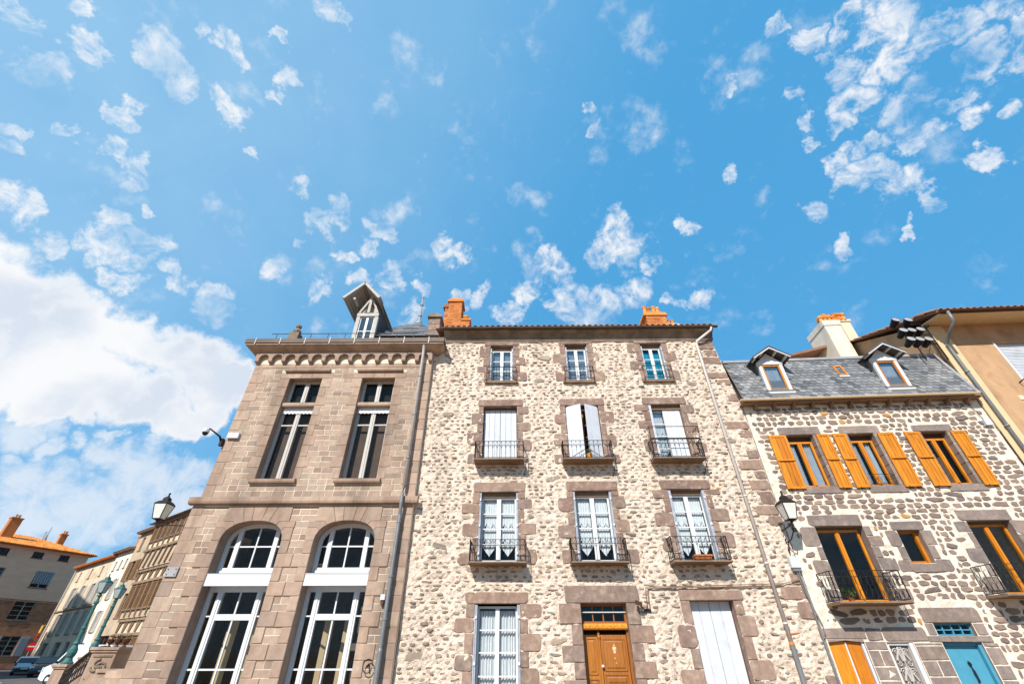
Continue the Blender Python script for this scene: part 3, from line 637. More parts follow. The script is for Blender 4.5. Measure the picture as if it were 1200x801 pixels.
r = (XA, XB, 9.58, 9.74)
x = XA
while x < XB - .05:
    w_ = min(random.uniform(.55, .85), XB - x); put_block('frieze_stone', th, x+.003, x+w_-.003, 9.59, 9.74, YL, M['towndress'], 0.016, 0.004); x += w_
used.append(r)
def ashlar(x0, x1, z0, z1, hs, wr, y, avoid, lst):
    z = z0
    while z < z1 - .05:
        h = min(random.uniform(*hs), z1 - z)
        cuts = sorted([(max(x0, a), min(x1, b)) for (a, b, c, d) in avoid if c < z+h-.035 and d > z+.035 and b > x0 and a < x1])
        segs = []; cur = x0
        for a, b in cuts:
            if a > cur + .02: segs.append((cur, a))
            cur = max(cur, b)
        if cur < x1 - .02: segs.append((cur, x1))
        for a, b in segs:
            L_ = b - a; n = max(1, round(L_/random.uniform(*wr))); ws = [random.uniform(.7, 1.3) for _ in range(n)]; s_ = sum(ws); x = a
            for q in ws:
                e = x + L_*q/s_; lst.append((x+.008, e-.008, z+.008, z+h-.008)); x = e
        z += h
blk = []
ashlar(XA, XB, 5.25, 9.585, (.17, .17), (.26, .36), YL, used + [(a, b, c, d) for a, b, c, d in WU], blk)
# corbel table and cornice
mb = MB(); ncb = 14; cs = [-8.90 + i*(5.98/13) for i in range(14)]
for i, x in enumerate(cs):
    mb2 = MB(); mb2.prism_x([(YL, 9.76), (YL-.13, 9.78), (YL-.15, 9.83), (YL-.15, 9.90), (YL, 9.90)], x-.065, x+.065); mb2.build('corbel', M['towndress'], th)
for a, b in zip(cs, cs[1:]):                            # little round arches between the corbels
    x0, x1 = a+.065, b-.065; c, rr = (x0+x1)/2, (x1-x0)/2; n = 10
    P = [(c - rr*cos(pi*i/n), 9.905 + rr*0.95*sin(pi*i/n)) for i in range(n+1)]
    for p, q in zip(P, P[1:]):
        mb.face([(p[0], YL-.15, p[1]), (q[0], YL-.15, q[1]), (q[0], YL-.15, 10.17), (p[0], YL-.15, 10.17)])
        mb.face([(p[0], YL-.15, p[1]), (p[0], YL, p[1]), (q[0], YL, q[1]), (q[0], YL-.15, q[1])])
for x in cs: mb.box(x-.065, x+.065, YL-.15, YL, 9.905, 10.17)
mb.build('arched_frieze', M['towndress'], th, fix=False)
mb = MB()
pf = [(0, 10.17), (-.17, 10.17), (-.19, 10.20), (-.25, 10.215), (-.33, 10.25), (-.36, 10.30), (-.40, 10.305), (-.40, 10.34), (-.36, 10.36), (-.36, 10.46), (0, 10.48)]
n = len(pf); ring = []                                    # returned along the left and right flanks
for (px, py) in ((XA, 24), (XA, YL), (XB, YL), (XB, 24)):
    ring.append([(px + (d_ if px == XA else -d_)*(1 if True else 0), (py + d_) if py == YL else py, z) for d_, z in pf])
for A_, B_ in zip(ring, ring[1:]):
    for i in range(n-1): mb.face([A_[i], A_[i+1], B_[i+1], B_[i]])
mb.build('cornice', M['towndress'], th, fix=True)
gl = MB()
gl.box(XA-.42, XB+.42, YL-.43, YL-.36, 10.36, 10.53); gl.box(XA-.42, XA-.35, YL-.36, 24, 10.36, 10.53); gl.box(XB+.35, XB+.42, YL-.36, 24, 10.36, 10.53)
gl.build('gutter', M['zincdark'], th)
gl = MB()
for x in [-9.0 + i*.86 for i in range(8)]: gl.box(x-.012, x+.012, YL-.445, YL-.37, 10.30, 10.56)
gl.build('gutter_strap', M['pipe'], th)
gl = MB(); gl.box(XA-.30, XB+.30, YL-.36, YL-.05, 10.50, 10.575); gl.build('lead_flashing', M['offwhite'], th)
# string course
mb = MB(); mb.prism_x([(YL, 5.02), (YL-.10, 5.03), (YL-.13, 5.06), (YL-.15, 5.10), (YL-.15, 5.21), (YL-.04, 5.25), (YL, 5.25)], -9.16, -2.74)
bb = mb.build('string_course', M['towndress'], th)
x = -9.155
while x < -2.80:
    w_ = min(random.uniform(.5, .95), -2.745 - x)
    b_ = MB(); b_.prism_x([(YL-.02, 5.03), (YL-.136, 5.045), (YL-.156, 5.10), (YL-.156, 5.205), (YL-.03, 5.255)], x+.003, x+w_-.003); b_.build('course_stone', M['towndress'], bb); x += w_
# rusticated ground floor
used2 = []
def rust(name, x0, x1, z0, z1, pr=0.035):
    put_block(name, th, x0+.003, x1-.003, z0+.003, z1-.003, YL, M['towndress'], pr, 0.012); used2.append((x0, x1, z0, z1))
for a, b in ARCH:
    for sd in (-1, 1):
        xe = a if sd < 0 else b; z = 0.23; k = 0
        while z < 4.0:
            h = 0.323; ln = (0.46, 0.24)[k % 2]; k += 1
            if sd > 0 and a < -7 and ln > .4: ln = 0.433
            if sd < 0 and a > -7 and ln > .4: ln = 0.433
            rust('rusticated_block', xe-ln if sd < 0 else xe, xe if sd < 0 else xe+ln, z, z+h); z += h
    # voussoirs
    c, h = (a+b)/2, (b-a)/2
    P = lambda t: (c - h*cos(R(t)), arch_z(c - h*cos(R(t)), a, b))
    ZA, ZB, ZT = 4.429, 4.590, 4.99
    x26, x47, x66, x81 = h*cos(R(26)), h*cos(R(47)), h*cos(R(66)), h*cos(R(81))
    for i, (u, v) in enumerate([(0, 26), (26, 47), (47, 66), (66, 81), (81, 99), (99, 114), (114, 133), (133, 154), (154, 180)]):
        p, q, m_ = P(u), P(v), P((u+v)/2); s_ = -1 if i < 4 else 1; inn, outn = (q, p) if i < 4 else (p, q)
        if i in (0, 8): prof = [inn, m_, (c+s_*h, 4.106), (c+s_*(h+.24), 4.106), (c+s_*(h+.24), ZA), (c+s_*(x26+.07), ZA)]
        elif i in (1, 7): prof = [inn, m_, outn, (c+s_*(x26+.07), ZA), (c+s_*(h+.26), ZA), (c+s_*(h+.26), ZB), (c+s_*(x47+.07), ZB)]
        elif i in (2, 6): prof = [inn, m_, outn, (c+s_*(x47+.07), ZB), (c+s_*(x47+.34), ZB), (c+s_*(x47+.34), ZT), (c+s_*(x66+.15), ZT)]
        elif i in (3, 5): prof = [inn, m_, outn, (c+s_*(x66+.15), ZT), (c+s_*(x81+.06), ZT)]
        else: prof = [p, m_, q, (c+x81+.06, ZT), (c-x81-.06, ZT)]
        vb = MB(); cx = sum(t[0] for t in prof)/len(prof); cz = sum(t[1] for t in prof)/len(prof)
        o0 = [(cx + (x-cx)*.985, cz + (z-cz)*.985) for x, z in prof]; o1 = [(cx + (x-cx)*.95, cz + (z-cz)*.95) for x, z in prof]
        n = len(prof); vs = [(x, YL+.01, z) for x, z in o0] + [(x, YL-.022, z) for x, z in o0] + [(x, YL-.034, z) for x, z in o1]
        fs = []
        for k in range(n):
            k2 = (k+1) % n; fs += [(k, k2, k2+n, k+n), (k+n, k2+n, k2+2*n, k+2*n)]
        vb.mesh(vs, fs); vb.face(vs[2*n:]); vb.build('voussoir', M['towndress'], th)
    used2 += [(c-h-.24, c+h+.24, 3.9, ZA), (c-h-.26, c+h+.26, ZA, ZB), (c-x47-.34, c+x47+.34, ZB, 5.02)]
k = 0; z = 0.23
while z < 4.95:
    ln = (.34, .5)[k % 2]; k += 1; e = min(z+.323, 5.0)
    put_block('quoin_stone', th, -9.06, -9.06+ln, z+.003, e-.003, YL, M['towndress'], .016, .006); used2.append((-9.06, -9.06+ln, z, e))
    put_block('quoin_stone', th, XB-.33, XB, z+.003, e-.003, YL, M['towndress'], .016, .006); used2.append((XB-.33, XB, z, e)); z = e
blk2 = []
ashlar(-9.06, XB, 0.23, 4.99, (.1615, .1615), (.2, .34), YL, used2 + [(a, b, 0, 4.6) for a, b in ARCH], blk2)
allb = sorted(blk + blk2, key=lambda r: -pxarea((r[0]+r[1])/2, YL, (r[2]+r[3])/2, r[1]-r[0], r[3]-r[2]))
for r in allb[:299]: put_block('stone', wl, *r, YL, M['townstone'], random.uniform(.004, .010), .004)
mb = MB()
for (a, b, c, d) in allb[299:]:
    p = random.uniform(.004, .010); q = .004; t = random.random()
    vs = [(a, YL+.01, c), (b, YL+.01, c), (b, YL+.01, d), (a, YL+.01, d), (a, YL-p+q, c), (b, YL-p+q, c), (b, YL-p+q, d), (a, YL-p+q, d), (a+q, YL-p, c+q), (b-q, YL-p, c+q), (b-q, YL-p, d-q), (a+q, YL-p, d-q)]
    mb.mesh(vs, [(0,1,5,4),(1,2,6,5),(2,3,7,6),(3,0,4,7),(4,5,9,8),(5,6,10,9),(6,7,11,10),(7,4,8,11),(8,9,10,11)], 0, t)
if mb.v: mb.build('small_ashlar_blocks', M['townstone'], wl, fix=False, kind='stuff')
# upper windows
for (a, b, z0, z1) in WU:
    y = YL + .24
    for (c, d, rows, nm) in ((z0, 8.15, 1, 'window'), (8.285, z1, 1, 'transom_window')):
        f = MB(); e = .09
        f.box(a, a+e, y, y+.07, c, d); f.box(b-e, b, y, y+.07, c, d); f.box(a+e, b-e, y, y+.07, d-.07, d); f.box(a+e, b-e, y, y+.07, c, c+.09)
        xm = (a+b)/2; f.box(xm-.07, xm+.07, y-.02, y+.06, c+.09, d-.07); f.box(xm-.018, xm+.018, y-.035, y-.019, c+.09, d-.07)
        spl = [] if nm != 'window' else [7.56]
        for q in spl:
            f.box(a+e, xm-.07, y+.01, y+.06, q-.02, q+.02); f.box(xm+.07, b-e, y+.01, y+.06, q-.02, q+.02)
        wd = f.build(nm, M['offwhite'], th)
        zz = [c+.09] + spl + [d-.07]
        for (p, r_) in ((a+e, xm-.07), (xm+.07, b-e)):
            for q0, q1 in zip(zz, zz[1:]): pane(wd, p, r_, q0, q1, y+.04, M['glasslow'])
        cb = MB(); cb.box(a+.03, b-.03, y+.22, y+.23, c+.02, d-.02); cb.build('blind', M['brownblind'] if nm == 'window' else M['dark'], wd)
        if nm == 'window':
            curtain(wd, a+.02, b-.02, 8.14, lambda t: 7.93 + .025*abs(sin(t*pi*9)), y-.05, M['lace'], folds=9, amp=.006, name='lace_valance', n=60)
# ground floor windows
for (a, b) in ARCH:
    y = YL + .33; e = .10
    m1, m2 = a+.32, b-.32                                 # thick mullions
    pb = MB(); pb.box(a+.003, b-.003, YL-.004, YL+.06, 3.045, 3.32); pb.box(a+.003, b-.003, YL-.012, YL-.004, 3.30, 3.32); pb.build('spandrel_panel', M['white'], th)
    f = MB(); n = 20                                      # arched fanlight frame
    zb, zl = 3.40, 3.50
    def az(x, ins): 
        c, h = (a+b)/2, (b-a)/2 - ins; t = max(-1, min(1, (x-c)/h)); return SPR + (RISE-ins)*(max(0, 1-abs(t)**2.3))**(1/2.3)
    xs = [(a+b)/2 - (b-a)/2*cos(pi*i/n) for i in range(n+1)]; xi = [(a+b)/2 - ((b-a)/2-e)*cos(pi*i/n) for i in range(n+1)]
    outer = [(x, az(x, 0)) for x in xs]; inner = [(x, az(x, e)) for x in xi]
    for i in range(n):
        p, q, r_, s_ = outer[i], outer[i+1], inner[i+1], inner[i]
        f.face([(p[0], y, p[1]), (q[0], y, q[1]), (r_[0], y, r_[1]), (s_[0], y, s_[1])]); f.face([(s_[0], y, s_[1]), (r_[0], y, r_[1]), (r_[0], y+.07, r_[1]), (s_[0], y+.07, s_[1])])
    f.box(a, a+e, y, y+.07, 3.3, SPR); f.box(b-e, b, y, y+.07, 3.3, SPR); f.box(a+e, b-e, y, y+.07, zb, zl); f.box(a+e, b-e, y-.05, y, zb-.03, zb+.03)
    for x in (m1, m2): f.box(x-.06, x+.06, y-.006, y+.07, zl, az(x, e)+.02)
    xm = (a+b)/2; f.box(xm-.018, xm+.018, y+.01, y+.05, zl, az(xm, e)+.01)
    for p, q in ((a+e, m1-.06), (m1+.06, m2-.06), (m2+.06, b-e)): f.box(p, q, y+.012, y+.048, 4.00, 4.035)
    wd = f.build('arched_window', M['white'], th, fix=False)
    for p, q in ((a+e, m1-.06), (m1+.06, xm-.018), (xm+.018, m2-.06), (m2+.06, b-e)):
        pane(wd, p, q, zl, 4.0, y+.03, M['glasslow'])
        mm = MB(); k = 6; pts = [(p, 4.035), (q, 4.035)] + [(q + (p-q)*i/k, az(q + (p-q)*i/k, e-.005)) for i in range(k+1)]
        mm.prism_y(pts, y+.028, y+.032); mm.build('pane', M['glasslow'], wd)
    f = MB()
    f.box(a, a+e, y, y+.07, 0, 3.10); f.box(b-e, b, y, y+.07, 0, 3.10); f.box(a+e, b-e, y, y+.07, 2.94, 3.10)
    for x in (m1, m2): f.box(x-.07, x+.07, y-.012, y+.075, 0, 2.94); f.box(x-.025, x+.025, y-.03, y-.011, 0, 2.9)
    f.box(m1+.07, m2-.07, y-.006, y+.07, 2.33, 2.46); f.box(a+e, m1-.07, y+.01, y+.05, 2.40, 2.43); f.box(m2+.07, b-e, y+.01, y+.05, 2.40, 2.43)
    f.box(xm-.018, xm+.018, y+.01, y+.05, 2.46, 2.94); f.box(xm-.018, xm+.018, y+.01, y+.05, 0.3, 2.33)
    for q in (1.35, 0.4): f.box(a+e, m1-.07, y+.012, y+.048, q-.018, q+.018); f.box(m2+.07, b-e, y+.012, y+.048, q-.018, q+.018); f.box(m1+.07, xm-.018, y+.012, y+.048, q-.018, q+.018); f.box(xm+.018, m2-.07, y+.012, y+.048, q-.018, q+.018)
    wd = f.build('tall_window', M['white'], th)
    for p, q in ((a+e, m1-.07), (m1+.07, xm-.018), (xm+.018, m2-.07), (m2+.07, b-e)):
        side = p == a+e or q == b-e
        for c, d in (((2.43, 2.94) if side else (2.46, 2.94)), (1.37, 2.40 if side else 2.33), (0.42, 1.33)): pane(wd, p, q, c, d, y+.03, M['glasslow'])
    cb = MB()                                             # pale inner blinds hanging a little way in
    for t in (0.30, 0.62):
        xx = a + (b-a)*t; cb.obox((xx, y+.75, 1.7), (.10, .06, 0), (-.004, .006, 0), (0, 0, .75))
    cb.build('inner_blind', M['beige'] if 'beige' in M else M['soffit'], wd)
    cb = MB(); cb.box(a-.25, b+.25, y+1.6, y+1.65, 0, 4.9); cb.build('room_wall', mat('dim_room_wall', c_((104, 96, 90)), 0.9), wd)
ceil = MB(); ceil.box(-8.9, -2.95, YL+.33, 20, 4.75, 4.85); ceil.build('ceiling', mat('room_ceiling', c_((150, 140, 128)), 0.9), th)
# roof, dormer, hipped turret roof and finial
rf = MB(); rf.face([(XA-.3, YL-.1, 10.55), (XB+.3, YL-.1, 10.55), (XB-1, 18, 12.2), (XA+1.5, 18, 12.2)]); rf.face([(XA-.3, YL-.1, 10.55), (XA+1.5, 18, 12.2), (XA-.3, 24, 10.55)]); rf.face([(XB+.3, YL-.1, 10.55), (XB+.3, 24, 10.55), (XB-1, 18, 12.2)]); rf.face([(XA-.3, 24, 10.55), (XA+1.5, 18, 12.2), (XB-1, 18, 12.2), (XB+.3, 24, 10.55)])
rfo = rf.build('roof', M['slatedark'], th, fix=False)
YD = 13.0; dm = MB(); xa, xb, xc = -6.17, -5.42, -6.03
dm.box(xa-.05, xa+.09, YD, YD+.12, 10.9, 12.5); dm.box(xb-.09, xb+.05, YD, YD+.12, 10.9, 12.5); dm.box(xa-.05, xb+.05, YD-.02, YD+.12, 12.40, 12.55)
dm.prism_y([(xa-.02, 12.55), (xb+.02, 12.55), ((xa+xb)/2, 13.35)], YD+.16, YD+.20)
for s_ in (-1, 1): dm.beam(((xa+xb)/2+s_*.36, YD+.02, 12.58), ((xa+xb)/2, YD+.02, 13.40), .07, .07, up=(0, 1, 0))
dm.beam(((xa+xb)/2, YD, 12.55), ((xa+xb)/2, YD, 13.5), .09, .1)
dm.beam(((xa+xb)/2-.1, YD-.42, 13.60), ((xa+xb)/2-.1, YD+.1, 13.60), .09, .12)
for x, z in ((xa-.20, 13.03), (xb+.02, 13.12)):
    dm.beam((x*.995, YD-.36, z+.0), (x*.995, YD+.1, z+.0), .08, .09)
dmo = dm.build('dormer', M['greywood'], th)
cas = casement(dmo, xa+.09, xb-.09, 11.0, 12.40, YD+.05, 2, M['white'], M['glassb'], fr=.04, stile=.09, bar=.03)
rr = MB(); ap = ((-6.76-5.30)/2, 13.86); w2, ez = .73, 13.02
for s_ in (-1, 1):
    n_ = Vector((.84*-s_*-1, 0, .8)).normalized()
    a0 = (ap[0], YD-.48, ap[1]); e0 = (ap[0]+s_*w2, YD-.48, ez); a1 = (ap[0], 15.6, ap[1]); e1 = (ap[0]+s_*w2, 15.6, ez)
    rr.mesh([a0, e0, e1, a1] + [(q[0], q[1], q[2]-.05) for q in (a0, e0, e1, a1)], [(0,1,2,3),(4,5,6,7),(0,1,5,4),(1,2,6,5),(2,3,7,6)])
rr.build('dormer_roof', M['slatedark'], dmo)
bgd = MB()
for s_ in (-1, 1): bgd.beam((ap[0], YD-.44, ap[1]-.09), (ap[0]+s_*w2*.97, YD-.44, ez-.05), .09, .10)
bgd.build('bargeboard', M['greywood'], dmo)
sf = MB()
for s_ in (-1, 1):
    sf.face([(ap[0], YD-.46, ap[1]-.06), (ap[0]+s_*w2, YD-.46, ez-.06), (ap[0]+s_*w2, 15.5, ez-.06), (ap[0], 15.5, ap[1]-.06)])
    for k in range(4): sf.beam((ap[0]+s_*w2*(.2+.22*k), YD-.45, ap[1]-.10-(ap[1]-ez)*(.2+.22*k)), (ap[0]+s_*w2*(.2+.22*k), YD+.6, ap[1]-.10-(ap[1]-ez)*(.2+.22*k)), .05, .07)
sf.build('dormer_soffit', M['greywood'], dmo, fix=False)
ck = MB()
for x in (xa, xb):
    ck.face([(x, YD+.1, 10.9), (x, YD+.1, 12.95), (x, 14.6, 12.95), (x, 14.6, 10.9)])
ck.build('dormer_cheek', M['slatedark'], dmo, fix=False)
hp = MB(); A_ = (-4.30, 15, 13.68)
q4 = [(-6.3, 13.1, 11.5), (-2.95, 13.1, 11.5), (-2.95, 16.9, 11.5), (-6.3, 16.9, 11.5)]
for a, b in zip(q4, q4[1:] + q4[:1]):
    for i in range(9):
        t0, t1 = i/9, (i+1)/9; L4 = lambda p, t: Vector(p).lerp(Vector(A_), t)
        hp.face([L4(a, t0), L4(b, t0), L4(b, t1) + Vector((0, 0, -.0)), L4(a, t1)], 0, random.random())
        n_ = 7 - i//2
        for k in range(n_):
            u0, u1 = k/n_, (k+.94)/n_; o1 = L4(a, t0).lerp(L4(b, t0), u0); o2 = L4(a, t0).lerp(L4(b, t0), u1); o3 = L4(a, t1).lerp(L4(b, t1), u1); o4 = L4(a, t1).lerp(L4(b, t1), u0)
            up_ = Vector((0, 0, .02)); hp.face([o1+up_*1.6, o2+up_*1.6, o3+up_*.4, o4+up_*.4], 0, random.random())
hpo = hp.build('hipped_roof', M['slate'], th, fix=False)
fn = MB(); fn.lathe(A_, [(.13, -.1), (.13, .02), (.07, .08), (.05, .3), (.085, .36), (.085, .42), (.045, .48), (.04, .95), (.08, 1.0), (.08, 1.05), (.035, 1.1), (.035, 1.45), (.055, 1.48), (.055, 1.55), (.02, 1.6)], 10)
fn.build('finial', M['zinc'], hpo, smooth=False)
rl = MB()
for x in [-8.6 + i*.62 for i in range(9)]: rl.tube([(x, 12.3, 10.5), (x, 12.3, 11.02)], .012, 5)
rl.tube([(-8.8, 12.3, 11.02), (-3.5, 12.3, 11.02)], .013, 5); rl.tube([(-8.8, 12.3, 10.80), (-3.5, 12.3, 10.80)], .008, 5)
rl.build('roof_rail', M['rust'], th)
sk = MB(); sk.box(-3.40, -2.95, 13.2, 13.7, 10.3, 12.45); sko = sk.build('end_pier', M['dressed'], th)
for i in range(5): put_block('pier_block', sko, -3.40, -2.95, 10.9+.31*i, 11.2+.31*i, 13.2, M['dressed'], .02, .008)
sc_ = MB(); sc_.prism_y([(-3.46, 12.45), (-2.89, 12.45), (-2.89, 12.53), (-3.175, 12.66), (-3.46, 12.53)], 13.1, 13.8); sc_.build('pier_cap', M['frieze'], sko)
dp = MB(); xp, yp = -3.17, YL-.16
dp.tube([(xp+.02, YL-.36, 10.42), (xp+.02, YL-.3, 10.25), (xp, yp, 10.05), (xp, yp, 5.5)], .052, 10); dpo = dp.build('downpipe', M['pipe'], th, smooth=True)
dq = MB(); dq.tube([(xp, YL-.16, 5.5), (xp, YL-.22, 5.25), (xp, YL-.22, 5.02), (xp, YL-.17, 4.7), (xp, YL-.17, 1.75), (xp, YL-.17, 1.70), (xp, YL-.17, .05)], [.05]*5 + [.062]*2, 10)
dqo = dq.build('iron_downpipe', M['pipedark'], th); dq = MB()
for z in (9.1, 7.7, 6.3, 4.5, 3.2, 2.3): dq.tube([(xp, YL-.165, z), (xp, YL-.165, z+.05)], .066, 10); dq.tube([(xp, YL-.16, z+.025), (xp, YL, z+.025)], .012, 5)
dq.build('pipe_clamps', M['pipedark'], dqo, kind='stuff')
# bust-like stone ornament on the roof edge
sb = root('stone_ornament', (-7.88, 12.25, 10.5), 'small weathered stone urn standing on the roof edge of the ashlar building', 'ornament')
m = MB(); m.box(-8.05, -7.71, 12.1, 12.4, 10.5, 10.95); m.build('plinth', M['frieze'], sb)
m = MB(); m.lathe((-7.88, 12.25, 10.95), [(.07, 0), (.12, .05), (.15, .13), (.08, .22), (.06, .26), (.10, .31), (.10, .38), (.03, .44)], 8); m.build('urn', M['frieze'], sb)
# plaque, camera, corner lantern
pq = root('wall_plaque', (-8.87, YL-.03, 3.25), 'small grey rectangular plaque on the left edge of the ashlar building', 'plaque')
m = MB(); m.box(-9.02, -8.72, YL-.06, YL-.03, 3.25, 3.47); m.build('plate', M['zinc'], pq)
m = MB()
for x in (-8.97, -8.77): m.lathe((x, YL-.06, 3.42), [(.012, 0), (.012, .012)], 6, axis='Y'); m.lathe((x, YL-.06, 3.30), [(.012, 0), (.012, .012)], 6, axis='Y')
m.build('screws', M['iron'], pq)
cc_ = root('security_camera', (-8.85, YL-.05, 6.7), 'grey security camera on a short arm at the left edge of the ashlar facade', 'security camera')
m = MB(); m.box(-8.86, -8.52, YL-.10, YL-.015, 7.0, 7.17); m.build('junction_box', M['shutterwhite'], cc_)
m = MB(); m.tube([(-8.98, YL-.05, 6.85), (-9.0, YL-.2, 7.0), (-9.12, YL-.28, 7.08), (-9.34, YL-.3, 7.22)], [.035, .03, .025, .022], 8); m.box(-9.01, -8.93, YL-.12, YL-.01, 6.75, 6.98); m.build('arm', M['iron'], cc_)
m = MB(); m.lathe((-9.42, YL-.3, 7.02), [(.03, -.02), (.075, .02), (.085, .07)], 10); m.build('dome', M['iron'], cc_)
m = MB(); m.lathe((-9.42, YL-.3, 7.09), [(.09, 0), (.095, .05), (.08, .11), (.03, .14)], 10); m.build('housing', M['shutterwhite'], cc_, smooth=False)
def wall_lantern(c, wall_pts, label, name='wall_lantern'):
    t = root(name, (c[0], c[1], c[2]-.1), label, 'lantern')
    f, gm = MB(), MB(); lantern(f, gm, c, 1.0); f.build('frame', M['iron'], t); gm.build('glass', M['opal'], t, fix=False)
    b = MB()
    for pts in wall_pts: b.tube(pts, .016, 6)
    b.build('bracket', M['iron'], t); return t
wall_lantern((-10.20, 12.75, 4.76), [[(-9.05, 12.75, 4.57), (-10.38, 12.75, 4.62)], [(-10.2, 12.75, 4.60), (-10.2, 12.75, 4.72)], [(-9.05, 12.75, 4.15), (-9.1, 12.75, 4.30), (-9.35, 12.75, 4.58)], [(-9.06, 12.75, 4.0), (-9.06, 12.75, 4.7)]], 'street lantern on a bracket at the left corner of the ashlar building')
fx = root('outdoor_sensor', (-3.30, YL, 2.6), 'small cream sensor box beside the downpipe of the ashlar building', 'sensor')
m = MB(); m.box(-3.37, -3.26, YL-.12, YL-.04, 2.72, 2.84); m.build('housing', M['shutterwhite'], fx); m = MB(); m.box(-3.35, -3.28, YL-.1, YL-.02, 2.62, 2.72); m.build('bracket', M['rust'], fx)
fr_ = MB()
for a0 in range(5): fr_.tube([(-3.42+.11*cos(u+a0), YL-.1, 1.42+.13*sin(u+a0)) for u in (0, .5, 1, 1.5, 2)], .01, 5)
fr_.tube([(-3.42, YL-.02, 1.45), (-3.42, YL-.14, 1.40)], .02, 6)
tag(fr_.build('scroll_hook', M['iron']), 'black scrolled iron wall hook low beside the grey downpipe', 'hook')

# ================================================================ MIDDLE: rubble stone town house
YM = 12.5
tm = root('rubble_townhouse', (2, YM, 0), 'four storey cream rubble stone house with wrought iron balconies and a carved wooden front door', 'house')
MX0, MX1, MZ = -2.86, 7.05, 10.80
def mwarp(x, z): return x + max(0, (x - 5.9)/(MX1 - 5.9))*min(.26, max(0, (10.7 - z)*.10))
W4 = [(-.87, -.07, 9.08, 10.56), (1.77, 2.55, 9.08, 10.60), (4.45, 5.21, 9.10, 10.62)]
W3 = [(-1.03, .05, 6.27, 8.14), (1.61, 2.68, 6.27, 8.15), (4.30, 5.34, 6.28, 8.18)]
W2 = [(-1.04, .06, 3.58, 5.40), (1.62, 2.71, 3.58, 5.42), (4.34, 5.38, 3.58, 5.45)]
W1 = [(-1.05, .08, 0.25, 2.66)]
DR = [(1.58, 2.72, 0.0, 2.66)]; SD = [(4.30, 5.39, 0.15, 2.71)]
MOPS = W4 + W3 + W2 + W1 + DR + SD
mb = wall_mesh(MX0, MX1, -0.1, MZ, YM, MOPS, .26, grid=.065, disp=.032, warp=mwarp, rmi=1)
mb.face([(MX0, YM, 0), (MX0, YM, MZ), (MX0, 23, MZ), (MX0, 23, 0)]); mb.face([(mwarp(MX1, 0), YM, 0), (mwarp(MX1, 8.1), YM, 8.1), (mwarp(MX1, 8.1), 23, 8.1), (mwarp(MX1, 0), 23, 0)])
mb.face([(mwarp(MX1, 8.1), YM, 8.1), (MX1, YM, MZ), (MX1, 23, MZ), (mwarp(MX1, 8.1), 23, 8.1)]); mb.face([(MX0, 23, 0), (MX1, 23, 0), (MX1, 23, MZ), (MX0, 23, MZ)]); mb.face([(MX0, YM, MZ-.01), (MX1, YM, MZ-.01), (MX1, 23, MZ-.01), (MX0, 23, MZ-.01)])
for z in (3.3, 6.0, 8.75): mb.face([(MX0+.1, YM+.26, z), (MX1-.1, YM+.26, z), (MX1-.1, 22.9, z), (MX0+.1, 22.9, z)])
wm = mb.build('wall', [M['rubmortar'], M['dressed']], tm, fix=False)
avoid = [(a-.02, b+.02, c-.02, d+.02) for a, b, c, d in MOPS]
bk = M['dressed']
def lintel(x0, x1, z0, z1, n=1, y=YM, h=tm, mt=None, pr=.03):
    xs = [x0 + (x1-x0)*i/n for i in range(n+1)]
    for a, b in zip(xs, xs[1:]): put_block('lintel', h, a+.003, b-.003, z0, z1, y, mt or bk, pr, .012, round_=True)
    avoid.append((x0, x1, z0, z1))
for i, (a, b, c, d) in enumerate(W4):
    avoid.extend(quoins(tm, a, b, c, d, YM, bk, hr=(.28, .42), lens=(.2, .42)))
    lintel(a-.22, b+.22, d+.002, d+.15)
    m = MB(); m.box(a-.16, b+.16, YM-.09, YM+.24, c-.09, c-.005); m.build('window_sill', M['slab'], tm); avoid.append((a-.16, b+.16, c-.1, c))
for i, (a, b, c, d) in enumerate(W3):
    avoid.extend(quoins(tm, a, b, c-.05, d, YM, bk, hr=(.26, .42), lens=(.17, .42)))
    lintel(a-.18, b+.20, d+.002, d+.25)
for i, (a, b, c, d) in enumerate(W2):
    avoid.extend(quoins(tm, a, b, c-.05, d, YM, bk, hr=(.26, .42), lens=(.18, .44)))
    lintel(a-.19, b+.21, d+.002, d+.27)
avoid.extend(quoins(tm, W1[0][0], W1[0][1], .2, 2.66, YM, bk, hr=(.26, .42), lens=(.2, .44))); lintel(W1[0][0]-.24, W1[0][1]+.2, 2.662, 2.91)
avoid.extend(quoins(tm, DR[0][0], DR[0][1], 0, 2.66, YM, bk, hr=(.3, .45), lens=(.26, .55), rnd=False, proud=.03)); lintel(1.20, 3.06, 2.662, 3.05, 1)
avoid.extend(quoins(tm, SD[0][0], SD[0][1], 0, 2.71, YM, bk, hr=(.3, .48), lens=(.2, .46))); lintel(4.06, 5.66, 2.712, 2.93)
